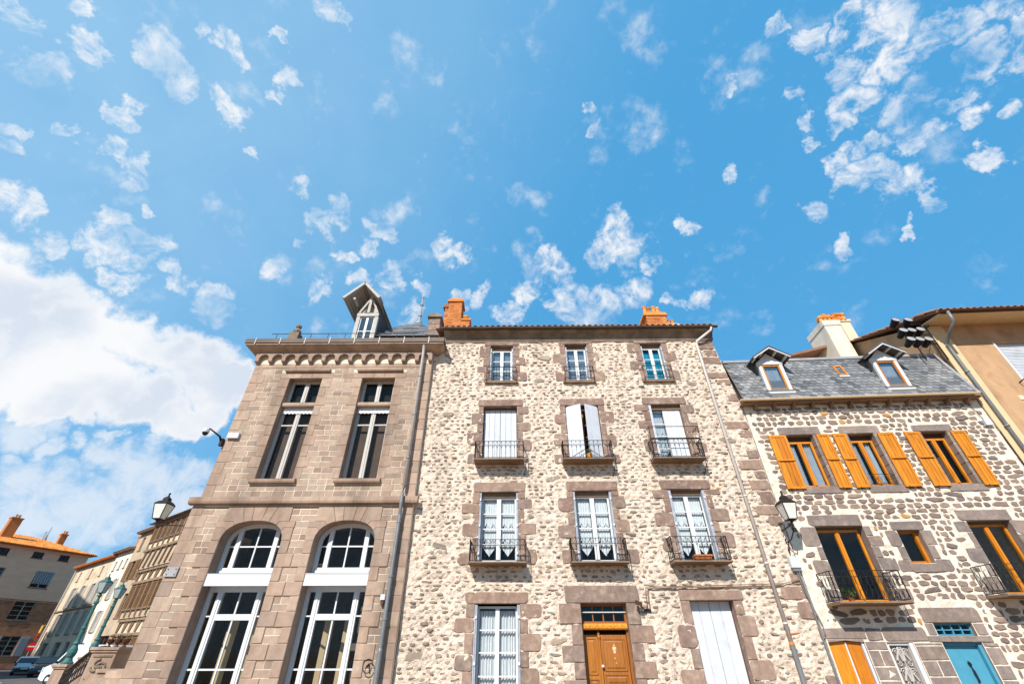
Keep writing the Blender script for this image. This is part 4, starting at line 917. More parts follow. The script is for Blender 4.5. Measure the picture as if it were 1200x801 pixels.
# corner stones of the right edge
z = 0.1; k = 0
while z < 10.6:
    h = random.uniform(.26, .42); ln = (.35, .62)[k % 2]*random.uniform(.8, 1.2); k += 1
    xe = mwarp(MX1, z + h/2) - .01
    if random.random() < .6:
        put_block('corner_stone', tm, xe-ln, xe, z+.02, min(z+h-.02, 10.7), YM, bk, .02, .012, round_=True); avoid.append((xe-ln, 8, z, z+h))
    z += h
def mdisp(x, z): return .032*noise.fractal(Vector((x*5.5, z*7.5, 3.3)), .6, 2.2, 4)
cells = courses(MX0+.02, MX1-.02, 0.05, MZ-.08, (.08, .14), (.11, .31), (.46, .86), avoid, skip=.08, margin=.0)
cells = [(mwarp(x, z), z, w_, h*.85) for x, z, w_, h in cells]
extra = []
for _ in range(22):                                     # a few much larger stones
    x, z = random.uniform(MX0+.3, MX1-.3), random.uniform(.5, 10.2); w_, h = random.uniform(.38, .62), random.uniform(.15, .24)
    if any(x+w_/2 > a and x-w_/2 < b and z+h/2 > c and z-h/2 < d for a, b, c, d in avoid): continue
    cells = [q for q in cells if abs(q[0]-x) > (w_+q[2])/2 - .01 or abs(q[1]-z) > (h+q[3])/2 - .01]; extra.append((x, z, w_, h))
rubble(wm, cells + extra, YM, M['rubstone'], 'small_rubble_stones', 300, proud=(.004, .022), odd=(.012, [M['ochrestone'], M['brickbit']]), ydisp=mdisp)
# pieces of brick in the mortar
# cornice, gutter, eave tiles, roof
m = MB(); m.prism_x([(YM, 10.74), (YM-.05, 10.75), (YM-.06, 10.86), (YM-.14, 10.98), (YM-.26, 11.04), (YM-.28, 11.08), (YM+.3, 11.08), (YM+.3, 10.74)], MX0+.30, MX1+.06); m.build('cornice', M['frieze'], tm)
m = MB(); m.prism_x([(YM+.01, 10.69), (YM-.03, 10.70), (YM-.035, 10.738), (YM+.01, 10.739)], MX0+.3, MX1+.02); m.build('cornice_fillet', bk, tm)
m = MB(); nn = 8; m.prism_x([(YM-.34 + .065*cos(pi + pi*i/nn), 11.13 + .065*sin(pi + pi*i/nn)) for i in range(nn+1)] + [(YM-.30, 11.13), (YM-.38, 11.13)], MX0+.26, MX1+.19); m.build('gutter', M['zincdark'], tm)
rf = MB(); rf.face([(MX0, YM-.34, 11.12), (MX1+.12, YM-.34, 11.12), (MX1+.12, 18, 13.0), (MX0, 18, 13.0)]); rf.face([(MX0, 18, 13.0), (MX1+.12, 18, 13.0), (MX1+.12, 23.3, 11.0), (MX0, 23.3, 11.0)])
rf.face([(MX0, YM, MZ-.02), (MX0, 23, MZ-.02), (MX0, 23, 11.0), (MX0, 18, 12.95), (MX0, YM, 11.1)]); rf.face([(MX1, YM, MZ-.02), (MX1, YM, 11.1), (MX1, 18, 12.95), (MX1, 23, 11.0), (MX1, 23, MZ-.02)])
ro = rf.build('roof', M['oldtile'], tm, fix=False)
tl = MB(); n = 6
for i in range(n+1):
    a = pi*i/n
pr = [(.085*cos(pi*i/n), .075*sin(pi*i/n)) for i in range(n+1)] + [(-.065*cos(pi*i/n), .055*sin(pi*i/n)) for i in range(n+1)]
def tile_mesh(mt, L_=.42, slope=.335):
    t = bpy.data.meshes.new('roof_tile'); k = len(pr)
    vs = [(x, 0, z) for x, z in pr] + [(x*.85, L_, z + L_*slope) for x, z in pr]
    t.from_pydata(vs, [], [(i, (i+1) % k, (i+1) % k + k, i + k) for i in range(k)] + [tuple(range(k))[::-1], tuple(range(k, 2*k))]); t.materials.append(mt); return t
tmsh = tile_mesh(M['oldtile'])
x = MX0 + .42
while x < MX1 + .1:
    for r_ in range(4):
        o = bpy.data.objects.new('roof_tile', tmsh); place(o, (x + random.uniform(-.008, .008), YM-.40 + r_*.36, 11.125 + r_*.36*.335 + random.uniform(0, .012)), ro); o.rotation_euler.z = random.uniform(-.03, .03)
    x += .205
# downpipe on the right
m = MB(); m.tube([(7.02, YM-.34, 11.09), (7.0, YM-.30, 10.98), (6.46, YM-.12, 10.62), (6.43, YM-.12, 10.50), (6.45, YM-.12, 1.85)], .047, 10)
for z in (10.3, 8.6, 6.9, 5.2, 3.5, 2.2): m.tube([(6.45, YM-.12, z), (6.45, YM-.12, z+.04)], .058, 10); m.tube([(6.45, YM-.12, z+.02), (6.45, YM, z+.02)], .011, 5)
m.build('downpipe', M['pipe'], tm, smooth=True)
m = MB(); m.tube([(6.45, YM-.12, 1.86), (6.45, YM-.12, 1.80)], .06, 10); m.build('pipe_collar', M['brick'], tm)
m = MB(); m.tube([(6.45, YM-.12, 1.80), (6.45, YM-.12, -.1)], .055, 10); m.build('pipe_boot', M['pipedark'], tm)
# chimneys
def brick_stack(house, x0, x1, y0, y1, z0, z1, name='chimney', course=.075, bl=.22, mt=None):
    c = MB(); c.box(x0+.012, x1-.012, y0+.012, y1-.012, z0, z1); co_ = c.build(name, M['brickmortar'], house)
    b = MB(); z = z0; k = 0
    while z < z1 - .03:
        k += 1; e = min(z+course-.012, z1)
        x = x0 - (k % 2)*bl/2
        while x < x1:
            a, bb_ = max(x0, x), min(x1, x+bl-.012)
            if bb_ - a > .03:
                p = random.uniform(0, .006); b.mesh([(a, y0-p, z), (bb_, y0-p, z), (bb_, y0-p, e), (a, y0-p, e), (a, y0+.03, z), (bb_, y0+.03, z), (bb_, y0+.03, e), (a, y0+.03, e)], [(0,1,2,3), (0,4,5,1), (1,5,6,2), (2,6,7,3), (3,7,4,0)], 0, random.random())
            x += bl
        for xx, sg in ((x0, -1), (x1, 1)):
            y = y0 - (k % 2)*bl/2
            while y < y1:
                a, bb_ = max(y0, y), min(y1, y+bl-.012)
                if bb_ - a > .03:
                    p = sg*random.uniform(0, .006); b.mesh([(xx+p, a, z), (xx+p, bb_, z), (xx+p, bb_, e), (xx+p, a, e), (xx-sg*.03, a, z), (xx-sg*.03, bb_, z), (xx-sg*.03, bb_, e), (xx-sg*.03, a, e)], [(0,1,2,3), (0,4,5,1), (1,5,6,2), (2,6,7,3), (3,7,4,0)], 0, random.random())
                y += bl
        z += course
    b.build('bricks', M['brick'], co_, kind='stuff'); return co_
Yc = 14.0
ch = brick_stack(tm, -2.84, -2.28, Yc, Yc+.6, 11.4, 14.0)
m = MB(); m.box(-2.90, -2.22, Yc-.06, Yc+.66, 14.0, 14.10); m.box(-2.86, -2.26, Yc-.02, Yc+.62, 14.10, 14.16); m.mesh([(-2.84, Yc, 14.16), (-2.30, Yc, 14.16), (-2.30, Yc+.6, 14.16), (-2.84, Yc+.6, 14.16), (-2.66, Yc+.2, 14.42), (-2.46, Yc+.2, 14.42), (-2.46, Yc+.4, 14.42), (-2.66, Yc+.4, 14.42)], [(0,1,5,4),(1,2,6,5),(2,3,7,6),(3,0,4,7),(4,5,6,7)]); m.build('chimney_cap', M['tile'], ch)
c2 = brick_stack(tm, -3.0, -2.845, Yc+.05, Yc+.6, 11.4, 13.72, 'chimney_flue'); m = MB(); m.box(-3.08, -2.83, Yc-.0, Yc+.65, 13.72, 13.9); m.build('flue_cap', M['oldtile'], c2)
c3 = brick_stack(tm, -2.275, -1.90, Yc+.02, Yc+.6, 11.4, 12.98, 'chimney_flue'); m = MB(); m.box(-2.26, -1.86, Yc-.03, Yc+.65, 12.98, 13.06); m.lathe((-2.1, Yc+.25, 13.06), [(.10, 0), (.10, .18), (.13, .2), (.13, .30), (.08, .31)], 10); m.build('chimney_pot', M['tile'], c3)
c4 = brick_stack(tm, 5.52, 6.34, Yc, Yc+.7, 11.4, 13.15)
m = MB(); m.mesh([(5.40, Yc-.05, 13.15), (6.42, Yc-.05, 13.15), (6.42, Yc+.75, 13.15), (5.40, Yc+.75, 13.15), (5.46, Yc, 13.33), (6.36, Yc, 13.33), (6.36, Yc+.7, 13.33), (5.46, Yc+.7, 13.33)], [(0,1,2,3),(0,1,5,4),(1,2,6,5),(2,3,7,6),(3,0,4,7),(4,5,6,7)]); m.box(5.62, 6.22, Yc+.08, Yc+.6, 13.33, 13.45); m.build('chimney_cap', M['tile'], c4)
for i in range(4):
    m = MB(); x = 5.60+.19*i; m.lathe((x, Yc+.2+.1*(i % 2), 13.42), [(.085, 0), (.075, .28), (.095, .30), (.095, .36+.03*(i % 2)), (.07, .37+.03*(i % 2))], 9); m.build('chimney_pot', M['tile'], c4)
m = MB(); m.box(6.46, 7.02, Yc+.1, Yc+.7, 11.4, 12.66); m.lathe((6.74, Yc+.4, 12.64), [(.34, 0), (.33, .1), (.25, .22), (.1, .27)], 9); c5 = m.build('chimney', M['chimwhite'], tm)
for x in (6.48, 6.64): m = MB(); m.lathe((x, Yc+.2, 12.8), [(.07, -.1), (.06, .16), (.08, .18), (.08, .22), (.05, .23)], 8); m.build('chimney_pot', M['tile'], c5)

# windows
def lace_rows(wd, L0, R0, zz):
    rows = len(zz)-1
    for (a, b) in (L0, R0):
        for i in range(rows):
            z0, z1 = zz[i], zz[i+1]; h = z1-z0
            if i == rows-1: fn = lambda t: z0 - .01
            elif i == 0: fn = lambda t: z1 - h*(.12 + .60*(1-abs(2*t-1))) 
            else: fn = lambda t: z1 - h*(.55 + .30*abs(sin(t*pi*2 + pi/2)))*1.0 - h*.08*abs(sin(t*pi*8))
            curtain(wd, a+.005, b-.005, z1-.002, fn, BASE[wd.name].y + .085, M['lace'], folds=5, amp=.008, name='lace_curtain')
            if 0 < i < rows-1: curtain(wd, a+(b-a)*.22, b-(b-a)*.12, z1-h*.2, lambda t: z0+.0, BASE[wd.name].y + .11, M['lace'], folds=4, amp=.012, name='lace_curtain')
def full_curt(mt):
    def f(wd, L0, R0, zz):
        for (a, b) in (L0, R0):
            curtain(wd, a-.02, b+.02, zz[-1]+.02, lambda t: zz[0]-.05, BASE[wd.name].y + .10, mt, folds=7, amp=.015)
    return f
def tied_curt(wd, L0, R0, zz):
    for sg, (a, b) in ((1, L0), (-1, R0)):
        w_ = b - a
        curtain(wd, a-.01, b+.01, zz[-1]-.04, lambda t: zz[0]-.02 + .05*sin(6*t), BASE[wd.name].y + .10, M['lace'], folds=6, amp=.02)
        x = a - .01
        r = MB(); r.tube([(a-.02, BASE[wd.name].y+.09, zz[-1]-.035), (b+.02, BASE[wd.name].y+.09, zz[-1]-.035)], .008, 6); r.build('curtain_rod', M['iron'], wd)
def jamb_shutters(wd_parent, a, b, c, d, w_=.055):
    for x0 in (a+.004, b-w_-.004):
        s_ = MB(); s_.box(x0, x0+w_*.42, YM-.03, YM+.17, c+.02, d-.03); s_.box(x0+w_*.5, x0+w_*.92, YM-.02, YM+.17, c+.02, d-.03)
        o = s_.build('folded_shutter', M['shutteredge'], wd_parent)
        h = MB()
        for t in (.12, .5, .88): h.box(x0+.008, x0+w_-.01, YM-.045, YM-.025, c+(d-c)*t-.03, c+(d-c)*t+.03)
        h.build('hinge', M['white'], o)
for i, (a, b, c, d) in enumerate(W4):
    casement(tm, a+.05, b-.05, c+.02, d-.13, YM+.14, 3, M['white'], M['glassb'] if i < 2 else M['glasslow'], stile=.11, curt=full_curt(M['greycurt'] if i < 2 else M['teal']))
    m = MB(); m.box(a, b, YM+.12, YM+.2, d-.13, d-.0); m.build('shutter_box', M['slab'], tm)
    jamb_shutters(tm, a, b, c, d-.1, .05 if i else .045)
    m = MB(); z0, z1 = c+.02, c+.50
    m.tube([(a-.10, YM-.13, z1), (b+.10, YM-.13, z1)], .014, 6); m.tube([(a-.10, YM-.13, z0+.02), (b+.10, YM-.13, z0+.02)], .01, 6)
    for x in (a-.10, b+.10): m.tube([(x, YM+.0, z1), (x, YM-.13, z1), (x, YM-.13, z0), (x, YM, z0)], .012, 6); m.tube([(x, YM-.13, z0), (x-.03, YM-.16, z0-.04), (x+.02, YM-.15, z0-.06)], .012, 5)
    n_ = 9
    for k in range(1, n_):
        x = a-.10 + (b-a+.2)*k/n_; m.tube([(x, YM-.13, z0), (x, YM-.13, z1)], .006, 4)
        if k < n_: m.tube([(x + .03*cos(u), YM-.13, z0+.13+.05*sin(u)) for u in [pi/3*q for q in range(7)]], .005, 4)
    m.tube([(a-.10, YM-.13, z0+.24), (b+.10, YM-.13, z0+.24)], .007, 5)
    m.build('window_guard', M['iron'], tm)
for i, (a, b, c, d) in enumerate(W3):
    m = MB(); m.box(a+.002, b-.002, YM+.09 if i else YM+.21, YM+.24, d-.14, d-.002); m.build('shutter_box', M['rust'] if i == 1 else M['slab'], tm)
    z0, z1 = c, d-.02
    if i == 0:
        xm = (a+b)/2
        closed_shutter(tm, a+.02, xm-.004, z0, z1-.03, YM+.20, M['shutterwhite'], label='closed shutter leaf'); closed_shutter(tm, xm+.004, b-.02, z0, z1-.03, YM+.20, M['shutterwhite'])
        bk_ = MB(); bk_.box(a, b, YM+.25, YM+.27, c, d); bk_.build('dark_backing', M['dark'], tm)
    elif i == 1:
        casement(tm, a+.04, b-.04, z0, d-.14, YM+.20, 4, M['doorwood'], M['glasslow'])
        closed_shutter(tm, a+.03, a+.53, z0, z1, YM+.07, M['shutterwhite'], rot=(a+.03, R(-27)), label='shutter leaf standing ajar')
        closed_shutter(tm, b-.53, b-.03, z0, z1, YM+.07, M['shutterwhite'], rot=(b-.03, R(27)), label='shutter leaf standing ajar')
    else:
        casement(tm, a+.04, b-.04, z0, d-.14, YM+.20, 4, M['white'], M['glassb'], curt=lace_rows)
        closed_shutter(tm, (a+b)/2-.06, b-.02, z0, z1-.03, YM+.16, M['shutterwhite'], label='closed shutter leaf')
        s_ = MB(); s_.box(a+.005, a+.04, YM-.02, YM+.17, c+.02, d-.03); s_.box(a+.05, a+.075, YM-.01, YM+.17, c+.02, d-.03); s_.build('folded_shutter', M['shutterwhite'], tm)
for i, (a, b, c, d) in enumerate(W2):
    m = MB(); m.box(a+.002, b-.002, YM+.1, YM+.2, d-.12, d-.002); m.build('shutter_box', M['slab'], tm)
    casement(tm, a+.06, b-.06, c, d-.12, YM+.15, 4, M['white'], M['glass'], stile=.12, curt=lace_rows)
    jamb_shutters(tm, a, b, c, d, .055 if i < 2 else .075)
a, b, c, d = W1[0]
casement(tm, a+.07, b-.07, c, d-.05, YM+.15, 5, M['white'], M['glass'], stile=.10, curt=tied_curt); jamb_shutters(tm, a, b, c, d, .07)
for i, (x0, x1, zt, zr) in enumerate([(-1.225, .245, 6.25, 6.78), (1.38, 2.86, 6.25, 6.79), (4.02, 5.53, 6.26, 6.82)]):
    bo = balcony(tm, x0, x1, YM-.42, YM, zt, zr)
    m = MB(); m.tube([(x1-.02, YM-.37, zt-.02), (x1+.05, YM-.30, zt-.10), (x1+.03, YM-.1, zt-.25), (x1-.02, YM, zt-.42)], .010, 5); m.tube([(x1-.02, YM-.37, zt+.0), (x1+.09, YM-.36, zt-.03)], .012, 5); m.build('scroll_bracket', M['iron'], bo)
    if i == 2:
        m = MB(); m.tube([(x0+.02, YM, zr+.40), (x0+.02, YM-.40, zr+.40), (x1-.02, YM-.40, zr+.40), (x1-.02, YM, zr+.40)], .011, 6)
        for x in (x0+.02, x1-.02): m.tube([(x, YM-.40, zt), (x, YM-.40, zr+.41)], .012, 6)
        m.tube([(x0+.02, YM-.40, zr+.02), (x1-.02, YM-.40, zr+.02)], .018, 6); m.tube([(x1-.02, YM-.36, zr+.1), (x1-.12, YM-.38, zr+.2), (x1-.05, YM-.38, zr+.38)], .010, 5); m.build('guard_rail', M['iron'], bo)
for i, (x0, x1, zt, zr) in enumerate([(-1.225, .245, 3.54, 4.06), (1.40, 2.86, 3.54, 4.09), (4.0, 5.48, 3.55, 4.12)]):
    bo = balcony(tm, x0, x1, YM-.42, YM, zt, zr)
    m = MB(); m.tube([(x1-.10, YM-.3, zt+.02), (x1-.16, YM-.3, zt+.15), (x1-.05, YM-.3, zt+.18), (x1-.02, YM-.3, zt+.08)], .010, 5); m.build('scroll_bracket', M['iron'], bo)
# front door
a, b, c, d = DR[0]; y = YM+.20
m = MB(); e = .05
m.box(a, a+e, y, y+.06, 0, d); m.box(b-e, b, y, y+.06, 0, d); m.box(a+e, b-e, y, y+.06, d-.05, d); m.box(a+e, b-e, y, y+.06, 2.24, 2.29)
for k in range(1, 4): x = a+e + (b-a-2*e)*k/4; m.box(x-.014, x+.014, y+.01, y+.05, 2.29, d-.05)
m.box(a+e, b-e, y-.004, y+.05, 2.45, 2.475)
tw = m.build('transom_window', M['doorwood'], tm)
for k in range(4):
    x0, x1 = a+e + (b-a-2*e)*k/4 + .014, a+e + (b-a-2*e)*(k+1)/4 - .014
    pane(tw, x0, x1, 2.29, 2.45, y+.03, M['glass']); pane(tw, x0, x1, 2.475, d-.05, y+.03, M['glass'])
m = MB(); m.tube([(a+.01, y-.03, 2.478), (b-.01, y-.03, 2.478)], .012, 6); m.build('security_bar', M['white'], tw)
m = MB(); m.prism_x([(y+.04, 2.11), (y-.07, 2.12), (y-.09, 2.15), (y-.07, 2.23), (y-.05, 2.245), (y+.04, 2.245)], a+.02, b-.02)
for k in range(13): x = a+.10 + k*(b-a-.2)/12; m.obox((x, y-.088, 2.185), (.028, 0, .016*(1 if k % 2 else -1)), (0, .008, 0), (.0, 0, .012))
m.build('carved_rail', M['goldwood'], tm)
def panel_leaf(x0, x1, z0, z1, yy, panels, nm, orn=False):
    m = MB(); m.box(x0, x1, yy, yy+.05, z0, z1); o = m.build(nm, M['doorwood'], tm)
    for (p, q) in panels:
        f = MB(); u0, u1 = x0+.065, x1-.065
        for (A_, B_) in (((u0, p), (u1, p)), ((u1, p), (u1, q)), ((u1, q), (u0, q)), ((u0, q), (u0, p))): f.beam((A_[0], yy-.006, A_[1]), (B_[0], yy-.006, B_[1]), .022, .022, up=(0, 1, 0))
        f.mesh([(u0+.03, yy, p+.03), (u1-.03, yy, p+.03), (u1-.03, yy, q-.03), (u0+.03, yy, q-.03), (u0+.06, yy-.014, p+.06), (u1-.06, yy-.014, p+.06), (u1-.06, yy-.014, q-.06), (u0+.06, yy-.014, q-.06)], [(0,1,5,4),(1,2,6,5),(2,3,7,6),(3,0,4,7),(4,5,6,7)])
        f.build('door_panel', M['doorwood'], o)
    return o
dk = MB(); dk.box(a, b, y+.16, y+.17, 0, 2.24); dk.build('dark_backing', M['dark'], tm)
panel_leaf(a+.06, a+.39, 0.02, 2.02, y+.09, [(1.25, 1.94), (.95, 1.15), (.2, .88)], 'door_leaf')
l2 = panel_leaf(a+.43, b-.06, 0.02, 2.02, y+.05, [(1.32, 1.93), (1.05, 1.24), (.2, .97)], 'door_leaf')
m = MB(); m.lathe((a+.41, y+.035, .02), [(.03, 0), (.03, 1.9), (.045, 1.95), (.03, 1.99), (.035, 2.03), (.01, 2.07)], 8); m.build('door_post', M['doorwood'], l2)
m = MB(); m.lathe((a+.44, y+.04, 1.40), [(.012, 0), (.012, .03), (.03, .04), (.032, .06), (.015, .08)], 10, axis='Y'); m.build('door_knob', M['white'], l2)
m = MB(); xx = a+.76
m.sphere((xx, y+.025, 1.80), .022, 8, 5); m.sphere((xx, y+.03, 1.74), .045, 8, 5, sc=(1, .3, 1)); m.sphere((xx, y+.03, 1.67), .03, 8, 5, sc=(1, .3, 1.2)); m.sphere((xx-.01, y+.03, 1.55), .016, 6, 4, sc=(1, .4, 1)); m.sphere((xx+.01, y+.03, 1.46), .013, 6, 4, sc=(1, .4, 1))
for s_ in (-1, 1): m.tube([(xx, y+.03, 1.76), (xx+.035*s_, y+.03, 1.78), (xx+.04*s_, y+.03, 1.72), (xx+.02*s_, y+.03, 1.68)], .008, 5)
m.build('door_ornament', M['soffit'], l2)
# blank white shutter door
a, b, c, d = SD[0]
xm = (a+b)/2
closed_shutter(tm, a+.01, xm-.002, c, d-.004, YM+.25, M['shutterwhite'], planks=2, label='tall closed shutter leaf'); closed_shutter(tm, xm+.002, b-.02, c, d-.004, YM+.25, M['shutterwhite'], planks=2, label='tall closed shutter leaf')
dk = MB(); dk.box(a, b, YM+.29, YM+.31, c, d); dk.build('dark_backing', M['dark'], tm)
# cable and spot lamp
m = MB(); m.tube([(6.75, YM-.05, 3.05), (6.4, YM-.05, 3.02), (5.2, YM-.05, 3.00), (4.0, YM-.05, 2.985), (3.32, YM-.05, 2.97), (3.29, YM-.05, 2.90), (3.28, YM-.05, 2.52)], .014, 6)
m.tube([(7.2, YM-.06, 3.16), (6.75, YM-.05, 3.07), (5.0, YM-.05, 3.03), (3.25, YM-.05, 3.0), (3.22, YM-.05, 2.60), (3.12, YM-.06, 2.52)], .011, 6)
tag(m.build('wall_cable', M['slab']), 'thin beige cables running above the white shutter door to the small spotlight', 'cable')
sp = root('small_spotlight', (3.05, YM-.02, 2.5), 'small dark spotlight on an arm between the wooden door and the white shutter door', 'spotlight')
m = MB(); m.tube([(3.24, YM, 2.53), (3.15, YM-.10, 2.50), (3.03, YM-.16, 2.58)], .014, 6); m.box(3.14, 3.30, YM-.05, YM-.005, 2.47, 2.54); m.build('arm', M['iron'], sp)
m = MB(); m.obox((2.99, YM-.18, 2.64), (.07, .02, -.02), (-.01, .04, .01), (.01, 0, .045)); m.build('lamp_head', M['rust'], sp)
# things on the balconies
t = root('yellow_plant_pot', (2.15, YM-.20, 6.25), 'small yellow pot with a plant on the balcony between the ajar white shutters', 'plant pot')
m = MB(); m.lathe((2.17, YM-.28, 6.25), [(.05, 0), (.075, .13), (.085, .135), (.085, .16), (.07, .16)], 10); m.build('pot', M['goldwood'], t)
def plant_mesh(c, r, h, n, mt, parent, name='foliage', sz=.05):
    m = MB()
    for _ in range(n):
        a = random.uniform(0, 2*pi); q = random.random()**.5*r; z = random.random()*h; p = Vector((c[0]+q*cos(a), c[1]+q*sin(a)*.8, c[2]+z))
        d = Vector((random.uniform(-1, 1), random.uniform(-1, 1), random.uniform(-.2, 1))).normalized()*sz; e = d.cross(Vector((random.random()-.5, random.random()-.5, 1))).normalized()*sz*.35
        m.face([p-d*.6, p+e, p+d, p-e], 0, random.random())
    return m.build(name, mt, parent, fix=False)
plant_mesh((2.17, YM-.28, 6.40), .07, .16, 40, M['leaf'], t)
t = root('terracotta_planter', (4.85, YM-.35, 3.55), 'orange rectangular planter on the right balcony of the second storey', 'planter')
m = MB(); m.mesh([(4.57, YM-.36, 3.56), (4.97, YM-.36, 3.56), (4.97, YM-.22, 3.56), (4.57, YM-.22, 3.56), (4.54, YM-.39, 3.68), (5.0, YM-.39, 3.68), (5.0, YM-.19, 3.68), (4.54, YM-.19, 3.68)], [(0,1,2,3),(0,1,5,4),(1,2,6,5),(2,3,7,6),(3,0,4,7)]); m.box(4.53, 5.01, YM-.40, YM-.385, 3.65, 3.69); m.build('trough', M['brick'], t)
m = MB(); m.box(4.56, 4.98, YM-.37, YM-.21, 3.63, 3.66); m.build('soil', M['dark'], t)

# ================================================================ RIGHT: field stone house with slate mansard
RA = R(-3.04); Q = 12.86
def rw(x, y, z): return Matrix.Rotation(RA, 3, 'Z') @ Vector((x, y, z))
tr = root('slate_roof_house', (10, Q, -.2), 'low stone house with white pointing, golden wooden shutters and a grey slate mansard roof', 'house', RA)
RX0, RX1, RZ = 6.66, 13.82, 8.06
F2 = [(7.62, 8.43, 5.49, 7.06), (9.43, 10.21, 5.48, 7.05), (11.57, 12.33, 5.48, 7.06)]
F1 = [(7.42, 8.67, 2.66, 4.42), (9.49, 10.07, 3.50, 4.29), (11.38, 12.48, 2.80, 4.50)]
G0 = [(6.70, 7.52, -.3, 1.90), (8.02, 8.62, -.3, 1.85), (9.27, 10.15, -.35, 2.22)]
ROPS = F2 + F1 + G0
mb = wall_mesh(RX0, RX1, -.8, RZ, Q, ROPS, .25, grid=.12, disp=.02, rmi=1)
mb.face([(RX0, Q, -.8), (RX0, Q, RZ), (RX0, 21, RZ), (RX0, 21, -.8)]); mb.face([(RX1, Q, -.8), (RX1, Q, RZ), (RX1, 21, RZ), (RX1, 21, -.8)]); mb.face([(RX0, 21, -.8), (RX1, 21, -.8), (RX1, 21, RZ), (RX0, 21, RZ)]); mb.face([(RX0, Q, RZ), (RX1, Q, RZ), (RX1, 21, RZ), (RX0, 21, RZ)])
for z in (2.45, 5.2): mb.face([(RX0, Q+.25, z), (RX1, Q+.25, z), (RX1, 20.9, z), (RX0, 20.9, z)])
wr = mb.build('wall', [M['whmortar'], M['greydress']], tr, fix=False)
avoid = [(a-.01, b+.01, c-.01, d+.01) for a, b, c, d in ROPS]
gd = M['greydress']
def lint(x0, x1, z0, z1, n=1):
    lintel(x0, x1, z0, z1, n, Q, tr, gd, .02)
for (a, b, c, d), (l0, l1, lz) in zip(F2, [(7.44, 8.68, 7.31), (9.24, 10.44, 7.30), (11.38, 12.55, 7.28)]):
    lint(l0, l1, d+.002, lz)
    m = MB(); m.prism_y([(a-.10, c-.005), (b+.12, c-.005), (b+.14, c-.19), (a-.12, c-.19)], Q-.03, Q+.25); m.build('window_sill', gd, tr); avoid.append((a-.14, b+.16, c-.2, c))
    z = c; k = 0
    while z < d - .05:                                  # stones of the deep jambs
        h = min(.30, d - z); 
        for x, s_ in ((b, 1), (a, -1)):
            q = MB(); q.box(x-.012 if s_ > 0 else x-.10, x+.10 if s_ > 0 else x+.012, Q-.012, Q+.25, z+.012, z+h-.012); q.build('jamb_stone', gd, tr)
        z += h
    avoid += [(a-.12, a, c, d), (b, b+.12, c, d)]
for i, (a, b, c, d) in enumerate(F1):
    L_, l0, l1, lz = [(0, 7.30, 8.69, 4.71), (0, 9.38, 10.22, 4.52), (0, 11.22, 12.58, 4.78)][i]
    lint(l0, l1, d+.002, lz)
    ml = .26 if i == 1 else .34
    avoid.extend(quoins(tr, a, b, c-(.2 if i == 1 else 0), d, Q, gd, hr=(.26, .40), lens=(.17, ml+.06), proud=.015))
    if i == 1: put_block('window_sill', tr, a-.1, b+.16, c-.21, c-.003, Q, gd, .03, .01, True); avoid.append((a-.1, b+.16, c-.21, c))
# door surrounds
lint(6.56, 7.62, 1.905, 2.13); lint(7.64, 8.0, 1.88, 2.12); lint(8.02, 9.0, 1.87, 2.13); lint(9.06, 10.42, 2.225, 2.53)
put_block('door_transom_stone', tr, 9.0, 10.42, 1.845, 1.965, Q, gd, .02, .01)
def surround(x0, x1, z0, z1):
    z = z0
    while z < z1 - .05:
        h = min(random.uniform(.24, .34), z1-z); n = 1 if x1-x0 < .4 else random.choice((1, 2)); cut = random.uniform(.35, .65)
        xs = [x0, x1] if n == 1 else [x0, x0+(x1-x0)*cut, x1]
        for a, b in zip(xs, xs[1:]): put_block('surround_block', tr, a+.012, b-.012, z+.012, z+h-.012, Q, gd, .014, .008)
        z += h
    avoid.append((x0, x1, z0, z1))
surround(7.53, 8.01, -.3, 1.87); surround(8.63, 9.26, -.3, 1.84); surround(10.16, 10.50, -.3, 1.84); surround(9.06, 9.26, 1.97, 2.22); surround(10.16, 10.42, 1.97, 2.22)
cells = courses(RX0+.02, RX1-.02, -.2, RZ-.01, (.115, .175), (.16, .34), (.90, 1.04), avoid, skip=.0, margin=.002)
rubble(wr, cells, Q, M['fieldstone'], 'small_field_stones', 300, proud=(.010, .022), odd=(.012, [M['ochrestone']]), ydisp=lambda x, z: .02*noise.fractal(Vector((x*5.5, z*7.5, 3.3)), .6, 2.2, 4), rot=.10)
# eave: corbels, soffit, gutter
m = MB(); m.box(RX0-.1, RX1-.02, Q-.28, Q+.02, 8.06, 8.10); m.build('soffit', M['slab'], tr)
for i in range(12):
    x = 7.0 + i*.585; m = MB(); m.prism_x([(Q, 7.90), (Q-.06, 7.92), (Q-.18, 7.99), (Q-.24, 8.055), (Q, 8.055)], x-.04, x+.04); m.build('corbel', M['slab'], tr)
m = MB(); nn = 8; m.prism_x([(Q-.33 + .055*cos(pi + pi*i/nn), 8.15 + .055*sin(pi + pi*i/nn)) for i in range(nn+1)] + [(Q-.29, 8.15), (Q-.37, 8.15)], RX0-.18, 13.70); m.build('gutter', M['soffit'], tr)
